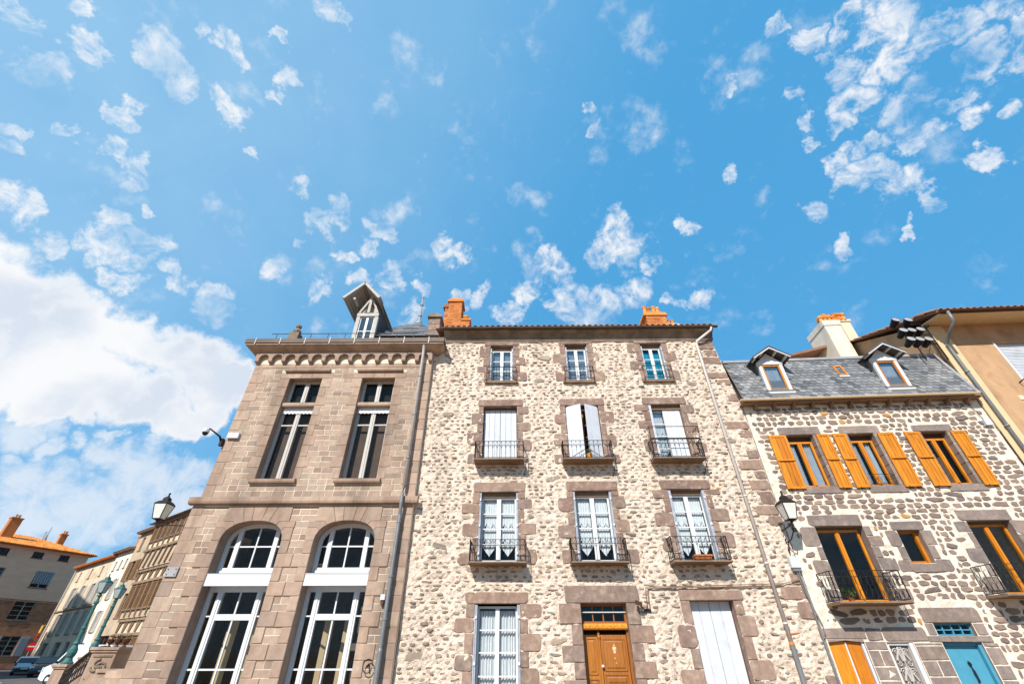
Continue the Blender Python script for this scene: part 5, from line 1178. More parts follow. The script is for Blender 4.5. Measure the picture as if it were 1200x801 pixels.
# mansard roof
Y0, Z0, Y1, Z1 = Q-.30, 8.14, 13.07, 9.88
m = MB(); m.face([(RX0-.05, Y0, Z0), (13.75, Y0, Z0), (13.75, Y1, Z1), (RX0-.05, Y1, Z1)]); m.face([(RX0, Y1, Z1), (13.75, Y1, Z1), (13.75, 17, 11.3), (RX0, 17, 11.3)])
m.face([(RX0, 17, 11.3), (13.75, 17, 11.3), (13.75, 21, 8.1), (RX0, 21, 8.1)]); m.face([(RX0, Y0, Z0), (RX0, Y1, Z1), (RX0, 17, 11.3), (RX0, 21, 8.1)])
rf = m.build('roof', M['slatedark'], tr, fix=False)
Ld = sqrt((Y1-Y0)**2 + (Z1-Z0)**2); ud = Vector((0, (Y1-Y0)/Ld, (Z1-Z0)/Ld)); nrm = Vector((0, -(Z1-Z0)/Ld, (Y1-Y0)/Ld))
D1 = (7.55, 8.33); D2 = (11.25, 12.03)
sw, shh = .205, .128; rows = int(Ld/shh); sl_cells = []
for r_ in range(rows):
    x = RX0 - .02 + (r_ % 2)*sw/2
    while x < 13.62:
        zc = Z0 + ud.z*(r_*shh + .1)
        if not any(a-.06 < x+sw/2 < b+.06 and 8.35 < zc < 9.66 for a, b in (D1, D2)): sl_cells.append((x, r_))
        x += sw
def slate_variant(k):
    rnd = random.Random(k); w_, h = sw-.008, shh*1.30
    ol = [(0, h), (0, .05), (.035, .012), (w_/2, rnd.uniform(-.006, .006)), (w_-.035, .012), (w_, .05), (w_, h)]
    ol = [(x + rnd.uniform(-.003, .003), z) for x, z in ol]
    f = lambda x, s_, q: tuple(Vector((x, 0, 0)) + ud*s_ + nrm*q)
    n = len(ol); vs = [f(x, s_, .024 if s_ < h*.5 else .006) for x, s_ in ol] + [f(x, s_, .010 if s_ < h*.5 else -.002) for x, s_ in ol]
    return vs, [tuple(range(n)), tuple(range(n, 2*n))[::-1]] + [(i, i+n, (i+1) % n + n, (i+1) % n) for i in range(n)]
SV = []
for k in range(8):
    vs, fs = slate_variant(k); me = bpy.data.meshes.new('slate'); me.from_pydata(vs, [], fs); me.materials.append(M['slate']); SV.append((me, vs, fs))
random.shuffle(sl_cells)
sl_sorted = sorted(sl_cells, key=lambda c: c[1])
mbs = MB()
for i, (x, r_) in enumerate(sl_sorted):
    p = Vector((x, Y0, Z0)) + ud*(r_*shh) + nrm*random.uniform(0, .004); me, vs, fs = random.choice(SV)
    if i < 300: o = bpy.data.objects.new('slate', me); place(o, p, rf)
    else: mbs.mesh([tuple(Vector(v)+p) for v in vs], fs, 0, random.random())
if mbs.v: mbs.build('slates', M['slate'], rf, fix=False, kind='stuff')
m = MB(); m.box(RX0-.05, 13.72, Y1-.06, Y1+.12, Z1-.02, Z1+.07); m.build('ridge_flashing', M['zinc'], rf)
m = MB(); m.beam((13.70, Y0-.03, Z0+.02), (13.70, Y1-.03, Z1+.02), .09, .03, up=tuple(nrm)); m.build('verge_flashing', M['zinc'], rf)
# dormers
def dormer(x0, x1, rx0, rxc, rx1):
    yf = 12.68; zb, zt = 8.46, 9.62
    ff = MB(); e = .10
    ff.box(x0, x0+e, yf, yf+.08, zb, zt); ff.box(x1-e, x1, yf, yf+.08, zb, zt); ff.box(x0+e, x1-e, yf, yf+.08, zb, zb+.08); ff.box(x0-.02, x1+.02, yf-.02, yf+.08, zt-.10, zt)
    ff.prism_y([(x0, zt), (x1, zt), ((x0+x1)/2, zt+.36)], yf+.01, yf+.05)
    ff.box(x0-.03, x1+.03, yf-.04, yf+.02, zb-.05, zb)
    do = ff.build('dormer', M['white'], tr)
    wd = MB(); a, b, c, d = x0+e, x1-e, zb+.08, zt-.10
    wd.box(a, a+.05, yf+.01, yf+.06, c, d); wd.box(b-.05, b, yf+.01, yf+.06, c, d); wd.box(a+.05, b-.05, yf+.01, yf+.06, c, c+.05); wd.box(a+.05, b-.05, yf+.01, yf+.06, d-.06, d)
    w_ = wd.build('window', M['goldwood'], do); pane(w_, a+.05, b-.05, c+.05, d-.06, yf+.03, M['glassb'])
    curtain(w_, a+.05, b-.05, d-.06, lambda t: c+.05, yf+.12, M['greycurt'], folds=5, amp=.012)
    ck = MB()
    for x in (x0, x1): ck.face([(x, yf+.08, zb-.1), (x, yf+.08, zt), (x, 13.9, zt), (x, 13.9, zb-.1)])
    ck.build('dormer_cheek', M['slate'], do, fix=False)
    rr = MB(); xc = (x0+x1)/2; ap = zt+.46; ez = zt+.06; w2 = (x1-x0)/2+.24
    for s_ in (-1, 1):
        A0, E0, A1, E1 = (xc, yf-.34, ap), (xc+s_*w2, yf-.30, ez), (xc, 14.2, ap), (xc+s_*w2, 14.2, ez)
        v = [A0, E0, E1, A1]; rr.mesh(v + [(q[0], q[1], q[2]-.035) for q in v], [(0,1,2,3),(4,5,6,7),(0,1,5,4),(1,2,6,5)])
    rr.build('dormer_roof', M['slatedark'], do)
    bb_ = MB()
    for s_ in (-1, 1):
        bb_.beam((xc, yf-.30, ap-.06), (xc+s_*w2*.97, yf-.27, ez-.03), .03, .07)
        for t in (.35, .8): bb_.beam((xc+s_*w2*t, yf-.28, ap-.06-(ap-ez)*t), (xc+s_*w2*t, yf+.1, ap-.06-(ap-ez)*t), .05, .06)
    bb_.build('bargeboard', M['white'], do); return do
dormer(7.55, 8.33, 0, 0, 0); dormer(11.25, 12.03, 0, 0, 0)
m = MB(); p0 = Vector((10.10, Y0, Z0)) + ud*.97 + nrm*.03
for (a, b, c, d) in ((0, .27, 0, .045), (0, .27, .41, .455), (0, .045, .045, .41), (.225, .27, .045, .41)): m.obox(p0 + Vector(((a+b)/2, 0, 0)) + ud*(c+d)/2, ((b-a)/2, 0, 0), tuple(nrm*.025), tuple(ud*(d-c)/2))
sk = m.build('skylight', M['goldwood'], tr); m = MB(); m.obox(p0 + Vector((.135, 0, 0)) + ud*.228, (.09, 0, 0), tuple(nrm*.006), tuple(ud*.18)); m.build('pane', M['glassb'], sk)
m = MB(); m.obox(p0 + Vector((.135, 0, 0)) + ud*(-.03) - nrm*.01, (.16, 0, 0), tuple(nrm*.02), tuple(ud*.03)); m.build('flashing', M['shutterwhite'], sk)
# windows
def wood_window(a, b, c, d, y, inner='dark', name='window', rail=None):
    f = MB(); e = .06; xm = (a+b)/2
    f.box(a, a+e, y, y+.06, c, d); f.box(b-e, b, y, y+.06, c, d); f.box(a+e, b-e, y, y+.06, c, c+.07); f.box(a+e, b-e, y, y+.06, d-.06, d)
    f.box(xm-.055, xm+.055, y-.012, y+.055, c+.07, d-.06); f.box(xm-.018, xm+.018, y-.03, y-.011, c+.07, d-.06)
    w_ = f.build(name, M['goldwood'], tr)
    for p, q in ((a+e, xm-.055), (xm+.055, b-e)): pane(w_, p, q, c+.07, d-.06, y+.03, M['glass'])
    return w_
for i, (a, b, c, d) in enumerate(F2):
    w_ = wood_window(a+.02, b-.02, c+.01, d-.16, Q+.17)
    m = MB(); m.box(a, b, Q+.19, Q+.24, d-.16, d); m.build('window_head', M['rust'], tr)
    bk_ = MB(); bk_.box(a, b, Q+.6, Q+.62, c, d); bk_.build('room_shade', M['brownblind'], w_)
    for s_, (p, q) in ((1, (a+.09, a+.28)), (-1, (b-.30, b-.09))):
        if i < 2: curtain(w_, p, q, d-.2, lambda t: c+.08, Q+.27, M['greycurt'], folds=3, amp=.02)
wr_ = MB(); a, b, c, d = F2[1]
for z in (c+.06, c+.34): wr_.tube([(a+.01, Q+.05, z), (b-.01, Q+.05, z)], .008, 5)
for k in range(8): x = a+.05+k*.098; wr_.tube([(x+.035*cos(u), Q+.05, c+.19+.11*sin(u)) for u in [pi/4*q for q in range(9)]], .005, 4)
wr_.build('window_guard', M['iron'], tr)
for (x0, x1) in ((7.07, 7.58), (8.49, 8.85), (8.97, 9.34), (10.28, 10.74), (11.06, 11.50), (12.40, 12.80)):
    closed_shutter(tr, x0, x1, 5.42, 7.04, Q-.045, M['goldwood'], planks=3, frame=True)
    hk = MB(); hk.tube([(x0+.1, Q-.02, 5.40), (x0+.1, Q-.09, 5.40), (x0+.1, Q-.09, 5.44)], .008, 5); hk.build('shutter_catch', M['iron'], tr)
a, b, c, d = F1[0]; wood_window(a+.02, b-.05, c, d-.06, Q+.18, name='french_window')
a, b, c, d = F1[1]; wd_ = MB(); wd_.box(a+.02, a+.06, Q+.16, Q+.22, c, d); wd_.box(b-.08, b-.01, Q+.13, Q+.22, c, d); wd_.box(a+.06, b-.08, Q+.16, Q+.22, c, c+.07); wd_.box(a+.06, b-.08, Q+.16, Q+.22, d-.05, d); w_ = wd_.build('window', M['goldwood'], tr); pane(w_, a+.06, b-.08, c+.07, d-.05, Q+.19)
a, b, c, d = F1[2]; wood_window(a+.05, b-.02, c, d-.06, Q+.18, name='french_window')
for (x0, x1, zt, zr, yf) in ((6.98, 8.64, 2.63, 3.27, Q-.62), (10.80, 12.62, 2.76, 3.38, Q-.62)):
    balcony(tr, x0, x1, yf, Q, zt, zr, th=.06, style='scroll')
for (a, b, c, d) in (F1[0], F1[2]): pass
# ground floor doors
a, b, c, d = G0[0]
for (p, q) in ((a+.005, (a+b)/2-.004), ((a+b)/2+.004, b-.06)):
    closed_shutter(tr, p, q, -.25, d-.03, Q+.10, M['goldwood'], planks=1, name='shutter', label='tall closed orange brown shutter leaf')
m = MB(); m.box((a+b)/2-.014, (a+b)/2+.014, Q+.05, Q+.07, -.25, d-.04); m.build('cover_strip', M['shutterwhite'], tr); m = MB(); m.box(b-.055, b-.003, Q+.03, Q+.2, -.25, d-.02); m.build('door_casing', M['shutterwhite'], tr)
m = MB(); m.prism_y([(a, d+.001), (b, d+.001), (b, d-.05), ((a+b)/2, d-.015), (a, d-.05)], Q-.01, Q+.12); m.build('arched_lintel_edge', gd, tr)
a, b, c, d = G0[1]
m = MB(); m.box(a, a+.06, Q+.05, Q+.14, c, d); m.box(b-.09, b, Q+.02, Q+.14, c, d); m.box(a+.06, b-.09, Q+.05, Q+.14, d-.06, d); wdr = m.build('white_door', M['white'], tr)
m = MB(); m.box(a+.06, b-.09, Q+.12, Q+.13, c, d-.06); m.build('door_glass', mat('dim_door_glass', c_((132,118,110)), .3, spec=.6), wdr)
m = MB(); xc = (a+.06+b-.09)/2
for zc in (1.55, 1.18, .8):
    for s_ in (-1, 1):
        m.tube([(xc+s_*(.02+.15*t)*1.0*abs(cos(t*2.6)), Q+.09, zc + .26*sin(t*3.1) - .06) for t in [k/9 for k in range(10)]], .02, 5)
        m.tube([(xc+s_*(.10 + .07*(1-k/14)*cos(k*.75)), Q+.09, zc + .12 + .07*(1-k/14)*sin(k*.75)) for k in range(14)], .011, 5)
        m.tube([(xc+s_*(.11 + .05*(1-k/12)*cos(-k*.75)), Q+.09, zc - .10 + .06*(1-k/12)*sin(-k*.75)) for k in range(12)], .010, 5)
m.tube([(xc, Q+.09, -.2), (xc, Q+.09, 1.72)], .012, 5); m.build('scroll_grille', M['offwhite'], wdr)
a, b, c, d = G0[2]
m = MB(); m.box(a, b, Q+.10, Q+.16, 2.18, 2.22); m.box(a, b, Q+.10, Q+.16, 1.966, 2.0); m.box(a, b, Q+.09, Q+.15, 2.075, 2.095)
for k in range(5): x = a+.01+k*(b-a-.04)/4; m.box(x, x+.025, Q+.095, Q+.155, 2.0, 2.18)
bt = m.build('door_transom_window', M['bluepaint'], tr)
for k in range(4): x = a+.035+k*(b-a-.04)/4; pane(bt, x, x+(b-a-.04)/4-.026, 2.0, 2.18, Q+.13)
m = MB(); m.box(a, a+.05, Q+.08, Q+.2, c, 1.84); m.box(b-.07, b, Q+.05, Q+.2, c, 1.84); m.box(a+.05, b-.07, Q+.08, Q+.2, 1.78, 1.84); m.box(a+.05, b-.07, Q+.14, Q+.18, c, 1.78)
m.box(a+.12, b-.14, Q+.125, Q+.14, .2, .9); bd = m.build('blue_door', M['bluepaint'], tr)
m = MB(); xk = (a+b)/2 + .02
m.sphere((xk, Q+.10, 1.43), .035, 8, 5, sc=(1, .5, 1)); m.tube([(xk, Q+.10, 1.40), (xk-.01, Q+.07, 1.30), (xk+.0, Q+.07, 1.22), (xk, Q+.08, 1.10)], [.014, .022, .016, .024], 6); m.sphere((xk-.02, Q+.09, 1.47), .025, 6, 4); m.build('door_knocker', M['iron'], bd)
# chimney on the mansard
yc = Q+3
m = MB(); m.mesh([(12.95, yc, 11.0), (13.55, yc, 11.0), (13.55, yc+1.1, 11.0), (12.95, yc+1.1, 11.0), (12.97, yc+.02, 13.55), (13.55, yc+.02, 13.55), (13.55, yc+1.08, 13.55), (12.97, yc+1.08, 13.55)], [(0,1,5,4),(1,2,6,5),(2,3,7,6),(3,0,4,7),(4,5,6,7)])
m = MB(); m.box(12.95, 13.66, yc, yc+1.25, 10.8, 13.45); m.box(12.92, 13.69, yc-.03, yc+1.28, 13.45, 13.72); ch = m.build('chimney', M['chimwhite'], tr)
for i in range(7):
    m = MB(); x = 13.02 + .095*i; yy = yc + .10 + (.22 if i % 2 else 0); m.lathe((x, yy, 13.70), [(.095, 0), (.08, .20), (.11, .22), (.11, .32+.05*(i % 3)), (.06, .33+.05*(i % 3))], 8); m.build('chimney_pot', M['tile'], ch)
m = MB(); m.box(13.95, 14.38, yc+.3, yc+1.0, 11.2, 13.85); m.box(13.90, 14.43, yc+.25, yc+1.05, 13.85, 13.95); ch2 = m.build('chimney', M['plasterpale'], tr)
for i in range(3): m = MB(); m.lathe((13.86+.17*i, yc+.30, 13.93), [(.10, 0), (.08, .22), (.12, .25), (.12, .36), (.05, .38)], 8); m.build('chimney_pot', M['tile'], ch2)
m = MB(); m.prism_x([(16.6, 10.9), (16.5, 11.9), (18, 12.35), (18, 10.9)], 9.9, 12.9); m.build('back_gable', M['plasterpale'], tr)
m = MB(); m.mesh([(9.4, 16.3, 11.75), (13.0, 16.3, 12.6), (13.0, 18.5, 12.6), (9.4, 18.5, 11.75), (9.4, 16.3, 11.85), (13.0, 16.3, 12.72), (13.0, 18.5, 12.72), (9.4, 18.5, 11.85)], [(0,1,2,3),(4,5,6,7),(0,1,5,4),(1,2,6,5),(2,3,7,6),(3,0,4,7)]); m.build('back_roof', M['oldtile'], tr)

# ================================================================ far right: ochre rendered building
to = root('ochre_building', (15.5, Q, -.4), 'tall ochre rendered building with wide tiled eaves at the right edge of the picture', 'building', RA)
OX = 13.86
m = wall_mesh(OX, 22, -.8, 11.0, Q-.01, [(15.66, 16.7, 8.35, 10.17)], .2)
m.face([(OX, Q-.01, -.8), (OX, 20, -.8), (OX, 20, 12.2), (OX, 16.5, 12.75), (OX, Q-.01, 11.0)]); m.face([(22, Q, -.8), (22, Q, 11), (22, 20, 11), (22, 20, -.8)]); m.face([(OX, 20, -.8), (22, 20, -.8), (22, 20, 12), (OX, 20, 12)])
m.build('wall', M['plaster'], to, fix=False)
m = MB(); m.box(OX-.02, OX+.5, Q-.05, Q-.011, -.6, 10.95); m.build('corner_pilaster', M['soffit'], to)
m = MB(); m.mesh([(OX-.10, Q-.78, 10.90), (22, Q-.78, 10.90), (22, Q, 11.0), (OX-.10, Q, 11.0), (OX-.10, Q-.78, 10.94), (22, Q-.78, 10.94), (22, Q, 11.05), (OX-.10, Q, 11.05)], [(0,1,2,3),(4,5,6,7),(0,1,5,4),(1,2,6,5),(2,3,7,6),(3,0,4,7)]); m.build('soffit', M['soffit'], to)
m = MB(); m.mesh([(OX-.16, Q-.85, 10.96), (22, Q-.85, 10.96), (22, 16.5, 12.78), (OX-.16, 16.5, 12.78), (OX-.16, Q-.85, 11.03), (22, Q-.85, 11.03), (22, 16.5, 12.86), (OX-.16, 16.5, 12.86)], [(0,1,2,3),(4,5,6,7),(0,1,5,4),(1,2,6,5),(2,3,7,6),(3,0,4,7)]); m.mesh([(OX-.16, 16.5, 12.8), (22, 16.5, 12.8), (22, 21, 11), (OX-.16, 21, 11)], [(0,1,2,3)]); oro = m.build('roof', M['oldtile'], to)
tm2 = tile_mesh(M['oldtile'], .42, .49)
x = OX - .08
while x < 18.5:
    for r_ in range(2): o = bpy.data.objects.new('roof_tile', tm2); place(o, (x, Q-.92+r_*.36, 11.0+r_*.18), oro)
    x += .215
for r_ in range(11):                                    # verge tiles on the rake
    y = Q-.85+r_*.40; o = bpy.data.objects.new('roof_tile', tm2); place(o, (OX-.14, y, 11.03+(y-Q+.85)*.385), oro)
m = MB(); nn = 8; m.prism_x([(Q-.90 + .06*cos(pi + pi*i/nn), 10.98 + .06*sin(pi + pi*i/nn)) for i in range(nn+1)] + [(Q-.86, 10.98), (Q-.94, 10.98)], OX-.12, 22); m.build('gutter', M['rust'], to)
m = MB(); m.tube([(OX+.08, Q-.90, 10.93), (OX+.09, Q-.88, 10.55), (OX+.12, Q-.5, 10.35), (OX+.16, Q-.15, 10.15), (OX+.17, Q-.12, 9.9), (OX+.17, Q-.12, 0)], .05, 10)
for z in (9.0, 7.1, 5.2, 3.3): m.tube([(OX+.17, Q-.12, z), (OX+.17, Q-.12, z+.05)], .065, 10)
m.build('downpipe', M['pipedark'], to, smooth=True)
m = MB(); m.box(15.66, 16.7, Q+.08, Q+.12, 8.35, 10.17); so_ = m.build('roller_shutter', M['shutterwhite'], to)
for k in range(30):
    z = 8.36+k*.06; s_ = MB(); s_.prism_x([(Q+.08, z+.004), (Q+.062, z+.012), (Q+.062, z+.045), (Q+.08, z+.056)], 15.68, 16.68); s_.build('slat', M['shutterwhite'], so_)
m = MB(); m.box(15.60, 15.66, Q-.03, Q+.15, 8.3, 10.2); m.build('window_casing', M['white'], to)
m = MB(); m.tube([(15.45, Q-.02, 8.62), (15.45, Q-.35, 8.66), (16.9, Q-.35, 8.66)], .02, 6); m.tube([(15.45, Q-.35, 8.3), (16.9, Q-.35, 8.3)], .015, 6)
for k in range(12): m.tube([(15.45+k*.12, Q-.35, 8.3), (15.45+k*.12, Q-.35, 8.66)], .008, 5)
m.tube([(15.45, Q-.02, 8.3), (15.45, Q-.35, 8.3)], .015, 6); m.build('window_guard', M['iron'], to)
m = MB(); m.box(15.10, 15.24, Q-.03, Q-.012, 8.02, 8.16); m.build('vent_cover', M['plasterpale'], to)

# ================================================================ things fixed to the right hand houses
fl = root('floodlight_rack', rw(13.1, 12.7, 10.0) if False else (13.1, 12.72, 9.9), 'rack of eight dark cylindrical floodlights above the right end of the slate roof', 'floodlights', RA)
m = MB()
for z in (10.20, 10.60, 11.05): m.tube([(12.75, 12.80, z), (13.82, 12.80, z)], .02, 6)
for x in (13.10, 13.80): m.tube([(x, 12.80, 9.55), (x, 12.80, 11.1)], .02, 6)
m.tube([(13.80, 12.66, 10.9), (13.9, 12.86, 10.9)], .02, 6); m.tube([(13.55, 12.66, 9.7), (13.55, 12.66, 10.3)], .016, 6); m.build('rack', M['iron'], fl)
for (x, z) in ((12.78, 11.12), (13.19, 11.10), (12.80, 10.66), (13.07, 10.65), (13.37, 10.67), (12.85, 10.28), (13.13, 10.26), (13.41, 10.25)):
    d = Vector((0, -.93, .36)).normalized(); u = d.cross(Vector((1, 0, 0))).normalized(); v = d.cross(u); mm = MB(); gg = MB()
    c0 = Vector((x, 12.62, z)); prof = [(.05, -.30), (.085, -.27), (.11, -.10), (.125, .0), (.13, .06)]
    n = 14; vs = [tuple(c0 + d*h + (u*cos(2*pi*j/n) + v*sin(2*pi*j/n))*r_) for r_, h in prof for j in range(n)]
    mm.mesh(vs, [(i*n+j, i*n+(j+1) % n, (i+1)*n+(j+1) % n, (i+1)*n+j) for i in range(len(prof)-1) for j in range(n)] + [tuple(range(n))]); fo = mm.build('floodlight', M['iron'], fl)
    gg.face([tuple(c0 + d*.05 + (u*cos(2*pi*j/n) + v*sin(2*pi*j/n))*.122) for j in range(n)]); gg.build('lens', M['zinc'], fo, fix=False)
jb = root('junction_box', (13.63, Q-.1, 7.15), 'small pale box with a cable at the top right corner of the field stone wall', 'box', RA)
m = MB(); m.box(13.52, 13.72, Q-.10, Q-.01, 7.18, 7.36); m.build('box', M['shutterwhite'], jb); m = MB(); m.tube([(13.72, Q-.03, 7.25), (13.80, Q-.05, 7.0), (13.81, Q-.05, 0)], .012, 5); m.tube([(13.60, Q-.03, 7.36), (13.5, Q-.04, 7.75), (13.4, Q-.04, 8.0)], .010, 5); m.build('cable', M['iron'], jb)
mbx = root('meter_box', (7.15, YM-.1, 3.3), 'white meter box at the joint between the two stone houses below the wall lantern', 'meter box')
m = MB(); m.box(7.08, 7.32, YM-.12, YM-.02, 3.42, 3.66); m.build('box', M['shutterwhite'], mbx); m = MB(); m.box(7.10, 7.30, YM-.10, YM-.02, 3.34, 3.42); m.tube([(7.24, YM-.06, 3.36), (7.26, YM-.07, 2.6), (7.25, YM-.07, 1.9), (7.27, YM-.07, 0)], .022, 6); m.tube([(7.18, YM-.06, 3.36), (7.20, YM-.08, 2.9), (7.35, YM-.08, 2.2), (7.33, YM-.08, 2.0)], .012, 6); m.build('conduit', M['pipedark'], mbx)
wall_lantern((7.20, 11.9, 4.47), [[(7.20, YM+.02, 4.02), (7.20, 12.2, 4.05), (7.20, 11.98, 4.2), (7.20, 11.9, 4.36), (7.2, 11.9, 4.44)], [(7.20, YM+.02, 4.32), (7.20, 12.2, 4.34), (7.2, 11.95, 4.38)], [(7.2, YM-.0, 3.72), (7.2, YM-.06, 3.9), (7.2, 12.35, 4.04), (7.2, 12.45, 4.12), (7.2, YM, 4.05)], [(7.2, YM+.01, 3.7), (7.2, YM+.01, 4.45)]], 'street lantern on an iron bracket between the rubble house and the field stone house')
t = root('balcony_plant', (7.62, Q-.4, 2.63), 'green leafy pot plant at the left end of the right hand house balcony', 'plant', RA)
m = MB(); m.lathe((7.38, Q-.42, 2.64), [(.06, 0), (.085, .13), (.095, .14)], 9); m.build('pot', M['terra'], t); plant_mesh((7.38, Q-.42, 2.74), .14, .16, 120, M['leaf'], t, sz=.06)

# ================================================================ the street on the left
def street_frame(P, ang): return P, ang
def loc_root(name, P, ang, base, label, cat, group=None):
    """root of a thing drawn in local coordinates whose origin is P and x axis turned by ang"""
    e = bpy.data.objects.new(name, None); COL.objects.link(e); b = Vector(base)
    e.rotation_euler.z = ang; e.location = Vector((P[0], P[1], 0)) + Matrix.Rotation(ang, 3, 'Z') @ b
    BASE[e.name] = b; e['label'] = label; e['category'] = cat
    if group: e['group'] = group
    return e
def simple_window(h, x0, x1, z0, z1, y=0, fm=None, shut=None, dep=.18, bars=2, arch=False, shm=None):
    f = MB(); e = .07; d = y + dep; fm = fm or M['offwhite']
    f.box(x0, x0+e, d, d+.06, z0, z1); f.box(x1-e, x1, d, d+.06, z0, z1); f.box(x0+e, x1-e, d, d+.06, z1-e, z1); f.box(x0+e, x1-e, d, d+.06, z0, z0+e)
    xm = (x0+x1)/2; f.box(xm-.04, xm+.04, d-.005, d+.055, z0+e, z1-e)
    for k in range(1, bars): q = z0+(z1-z0)*k/bars; f.box(x0+e, xm-.04, d+.01, d+.05, q-.02, q+.02); f.box(xm+.04, x1-e, d+.01, d+.05, q-.02, q+.02)
    w_ = f.build('window', fm, h)
    for p, q in ((x0+e, xm-.04), (xm+.04, x1-e)):
        m = MB(); m.box(p, q, d+.025, d+.03, z0+e, z1-e); m.build('pane', M['glass'], w_)
    m = MB(); m.box(x0-.08, x1+.08, y-.06, y+dep, z0-.10, z0-.003); m.build('window_sill', M['slab'], w_)
    if shut:
        for (p, q) in ((x0-shut, x0-.02), (x1+.02, x1+shut)):
            m = MB(); m.box(p, q, y-.06, y-.015, z0, z1)
            for k in range(9): zz = z0+.08+(z1-z0-.16)*k/9; m.box(p+.05, q-.05, y-.075, y-.06, zz, zz+.06)
            m.build('shutter', shm or M['offwhite'], w_)
def house_block(name, P, ang, x0, x1, depth, zb, h, wallm, ops, label, group=None, lower=None, rise=1.6, roofm=None, ohang=.45, hipL=0, hipR=0):
    t = loc_root(name, P, ang, ((x0+x1)/2, 0, zb), label, 'house', group)
    z0 = zb - .5
    m = wall_mesh(x0, x1, z0, h, 0, ops, .3, mi=0)
    m.face([(x0, 0, z0), (x0, 0, h), (x0, depth, h), (x0, depth, z0)]); m.face([(x1, 0, z0), (x1, 0, h), (x1, depth, h), (x1, depth, z0)]); m.face([(x0, depth, z0), (x0, depth, h), (x1, depth, h), (x1, depth, z0)])
    m.face([(x0, 0, h-.02), (x1, 0, h-.02), (x1, depth, h-.02), (x0, depth, h-.02)])
    mats = [wallm]
    if lower:
        mats = [wallm, lower[1]]
        for i, f in enumerate(m.f):
            if max(m.v[k][2] for k in f) <= lower[0] + .01: m.m[i] = 1
    w_ = m.build('wall', mats, t, fix=False)
    o_ = ohang; r = MB(); ry = depth*.5; rx0, rx1 = x0 - (o_*.3 if not hipL else o_), x1 + (o_*.3 if not hipR else o_)
    A0, B0, C0, D0 = (rx0, -o_, h-.02), (rx1, -o_, h-.02), (rx1, depth+o_, h-.02), (rx0, depth+o_, h-.02); R0_, R1_ = (x0+hipL if hipL else rx0, ry, h+rise), (x1-hipR if hipR else rx1, ry, h+rise)
    r.face([A0, B0, R1_, R0_]); r.face([B0, C0, R1_]); r.face([C0, D0, R0_, R1_]); r.face([D0, A0, R0_])
    r.face([(x, y, z-.12) for x, y, z in (A0, B0, C0, D0)]); 
    for a, b in ((A0, B0), (B0, C0), (C0, D0), (D0, A0)): r.face([a, b, (b[0], b[1], b[2]-.12), (a[0], a[1], a[2]-.12)])
    ro_ = r.build('roof', roofm or M['tile'], t, fix=False)
    # ribs of barrel tiles running up the front slope
    tb = MB(); x = rx0+.1; sl = rise/(ry+o_)
    while x < rx1 - .1:
        ymax = ry
        if hipL and x < x0+hipL: ymax = -o_ + (ry+o_)*(x-rx0)/(x0+hipL-rx0)
        if hipR and x > x1-hipR: ymax = -o_ + (ry+o_)*(rx1-x)/(rx1-(x1-hipR))
        L_ = ymax + o_; n = max(1, int(L_/.45)); st = L_/n
        for k in range(n):
            y0_, y1_ = -o_-.08 + k*st, -o_-.08 + (k+1)*st + .04; za, zb_ = h + .0 + (y0_+o_)*sl, h + (y1_+o_)*sl; t_ = random.random()
            tb.mesh([(x-.10, y0_, za), (x-.05, y0_, za+.085), (x+.05, y0_, za+.085), (x+.10, y0_, za), (x-.085, y1_, zb_-.02), (x-.04, y1_, zb_+.055), (x+.04, y1_, zb_+.055), (x+.085, y1_, zb_-.02)], [(0,1,5,4),(1,2,6,5),(2,3,7,6),(0,3,2,1)], 0, t_)
        x += .26
    tb.build('roof_tiles', roofm or M['tile'], ro_, fix=False, kind='stuff')
    return t
def small_chimney(t, x, y, z0, z1, w_=.9, d_=.6, mt='brick', pots=2):
    m = MB(); m.box(x-w_/2, x+w_/2, y-d_/2, y+d_/2, z0, z1); m.box(x-w_/2-.07, x+w_/2+.07, y-d_/2-.07, y+d_/2+.07, z1, z1+.16); c = m.build('chimney', M[mt], t)
    for k in range(pots): m = MB(); m.lathe((x + (k-(pots-1)/2)*.34, y, z1+.15), [(.13, 0), (.11, .3), (.15, .33), (.15, .42), (.1, .43)], 8); m.build('chimney_pot', M['tile'], c)
A1 = R(65); P1 = (-63.8, 70.0)
o1 = [(-10.3, -8.9, 12.45, 13.3), (-6.4, -5.2, 12.6, 13.35), (-3.4, -2.2, 12.65, 13.4), (-4.9, -2.9, 9.2, 11.15), (-10.2, -8.2, 9.2, 11.1), (-5.3, -3.1, 5.5, 7.6), (-4.6, -2.7, 1.7, 3.8), (-10.3, -8.3, 5.3, 7.5), (-10.0, -8.2, .8, 3.6)]
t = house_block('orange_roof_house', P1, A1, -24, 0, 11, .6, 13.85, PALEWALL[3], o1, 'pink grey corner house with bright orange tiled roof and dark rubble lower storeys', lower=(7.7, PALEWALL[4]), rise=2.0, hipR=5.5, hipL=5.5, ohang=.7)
for i, (a, b, c, d) in enumerate(o1):
    simple_window(t, a, b, c, d, fm=M['rust'] if i < 3 else M['offwhite'], shut=None if i < 3 else (.95 if i in (6, 8) else None), bars=2 if i < 3 else 4, shm=M['zinc'])
    if i == 3:
        for k in range(7): m = MB(); x = a+.1+k*.28; m.box(x, x+.2, .02, .06, c+.5, d-.05); m.build('shutter_slat', M['zinc'], t)
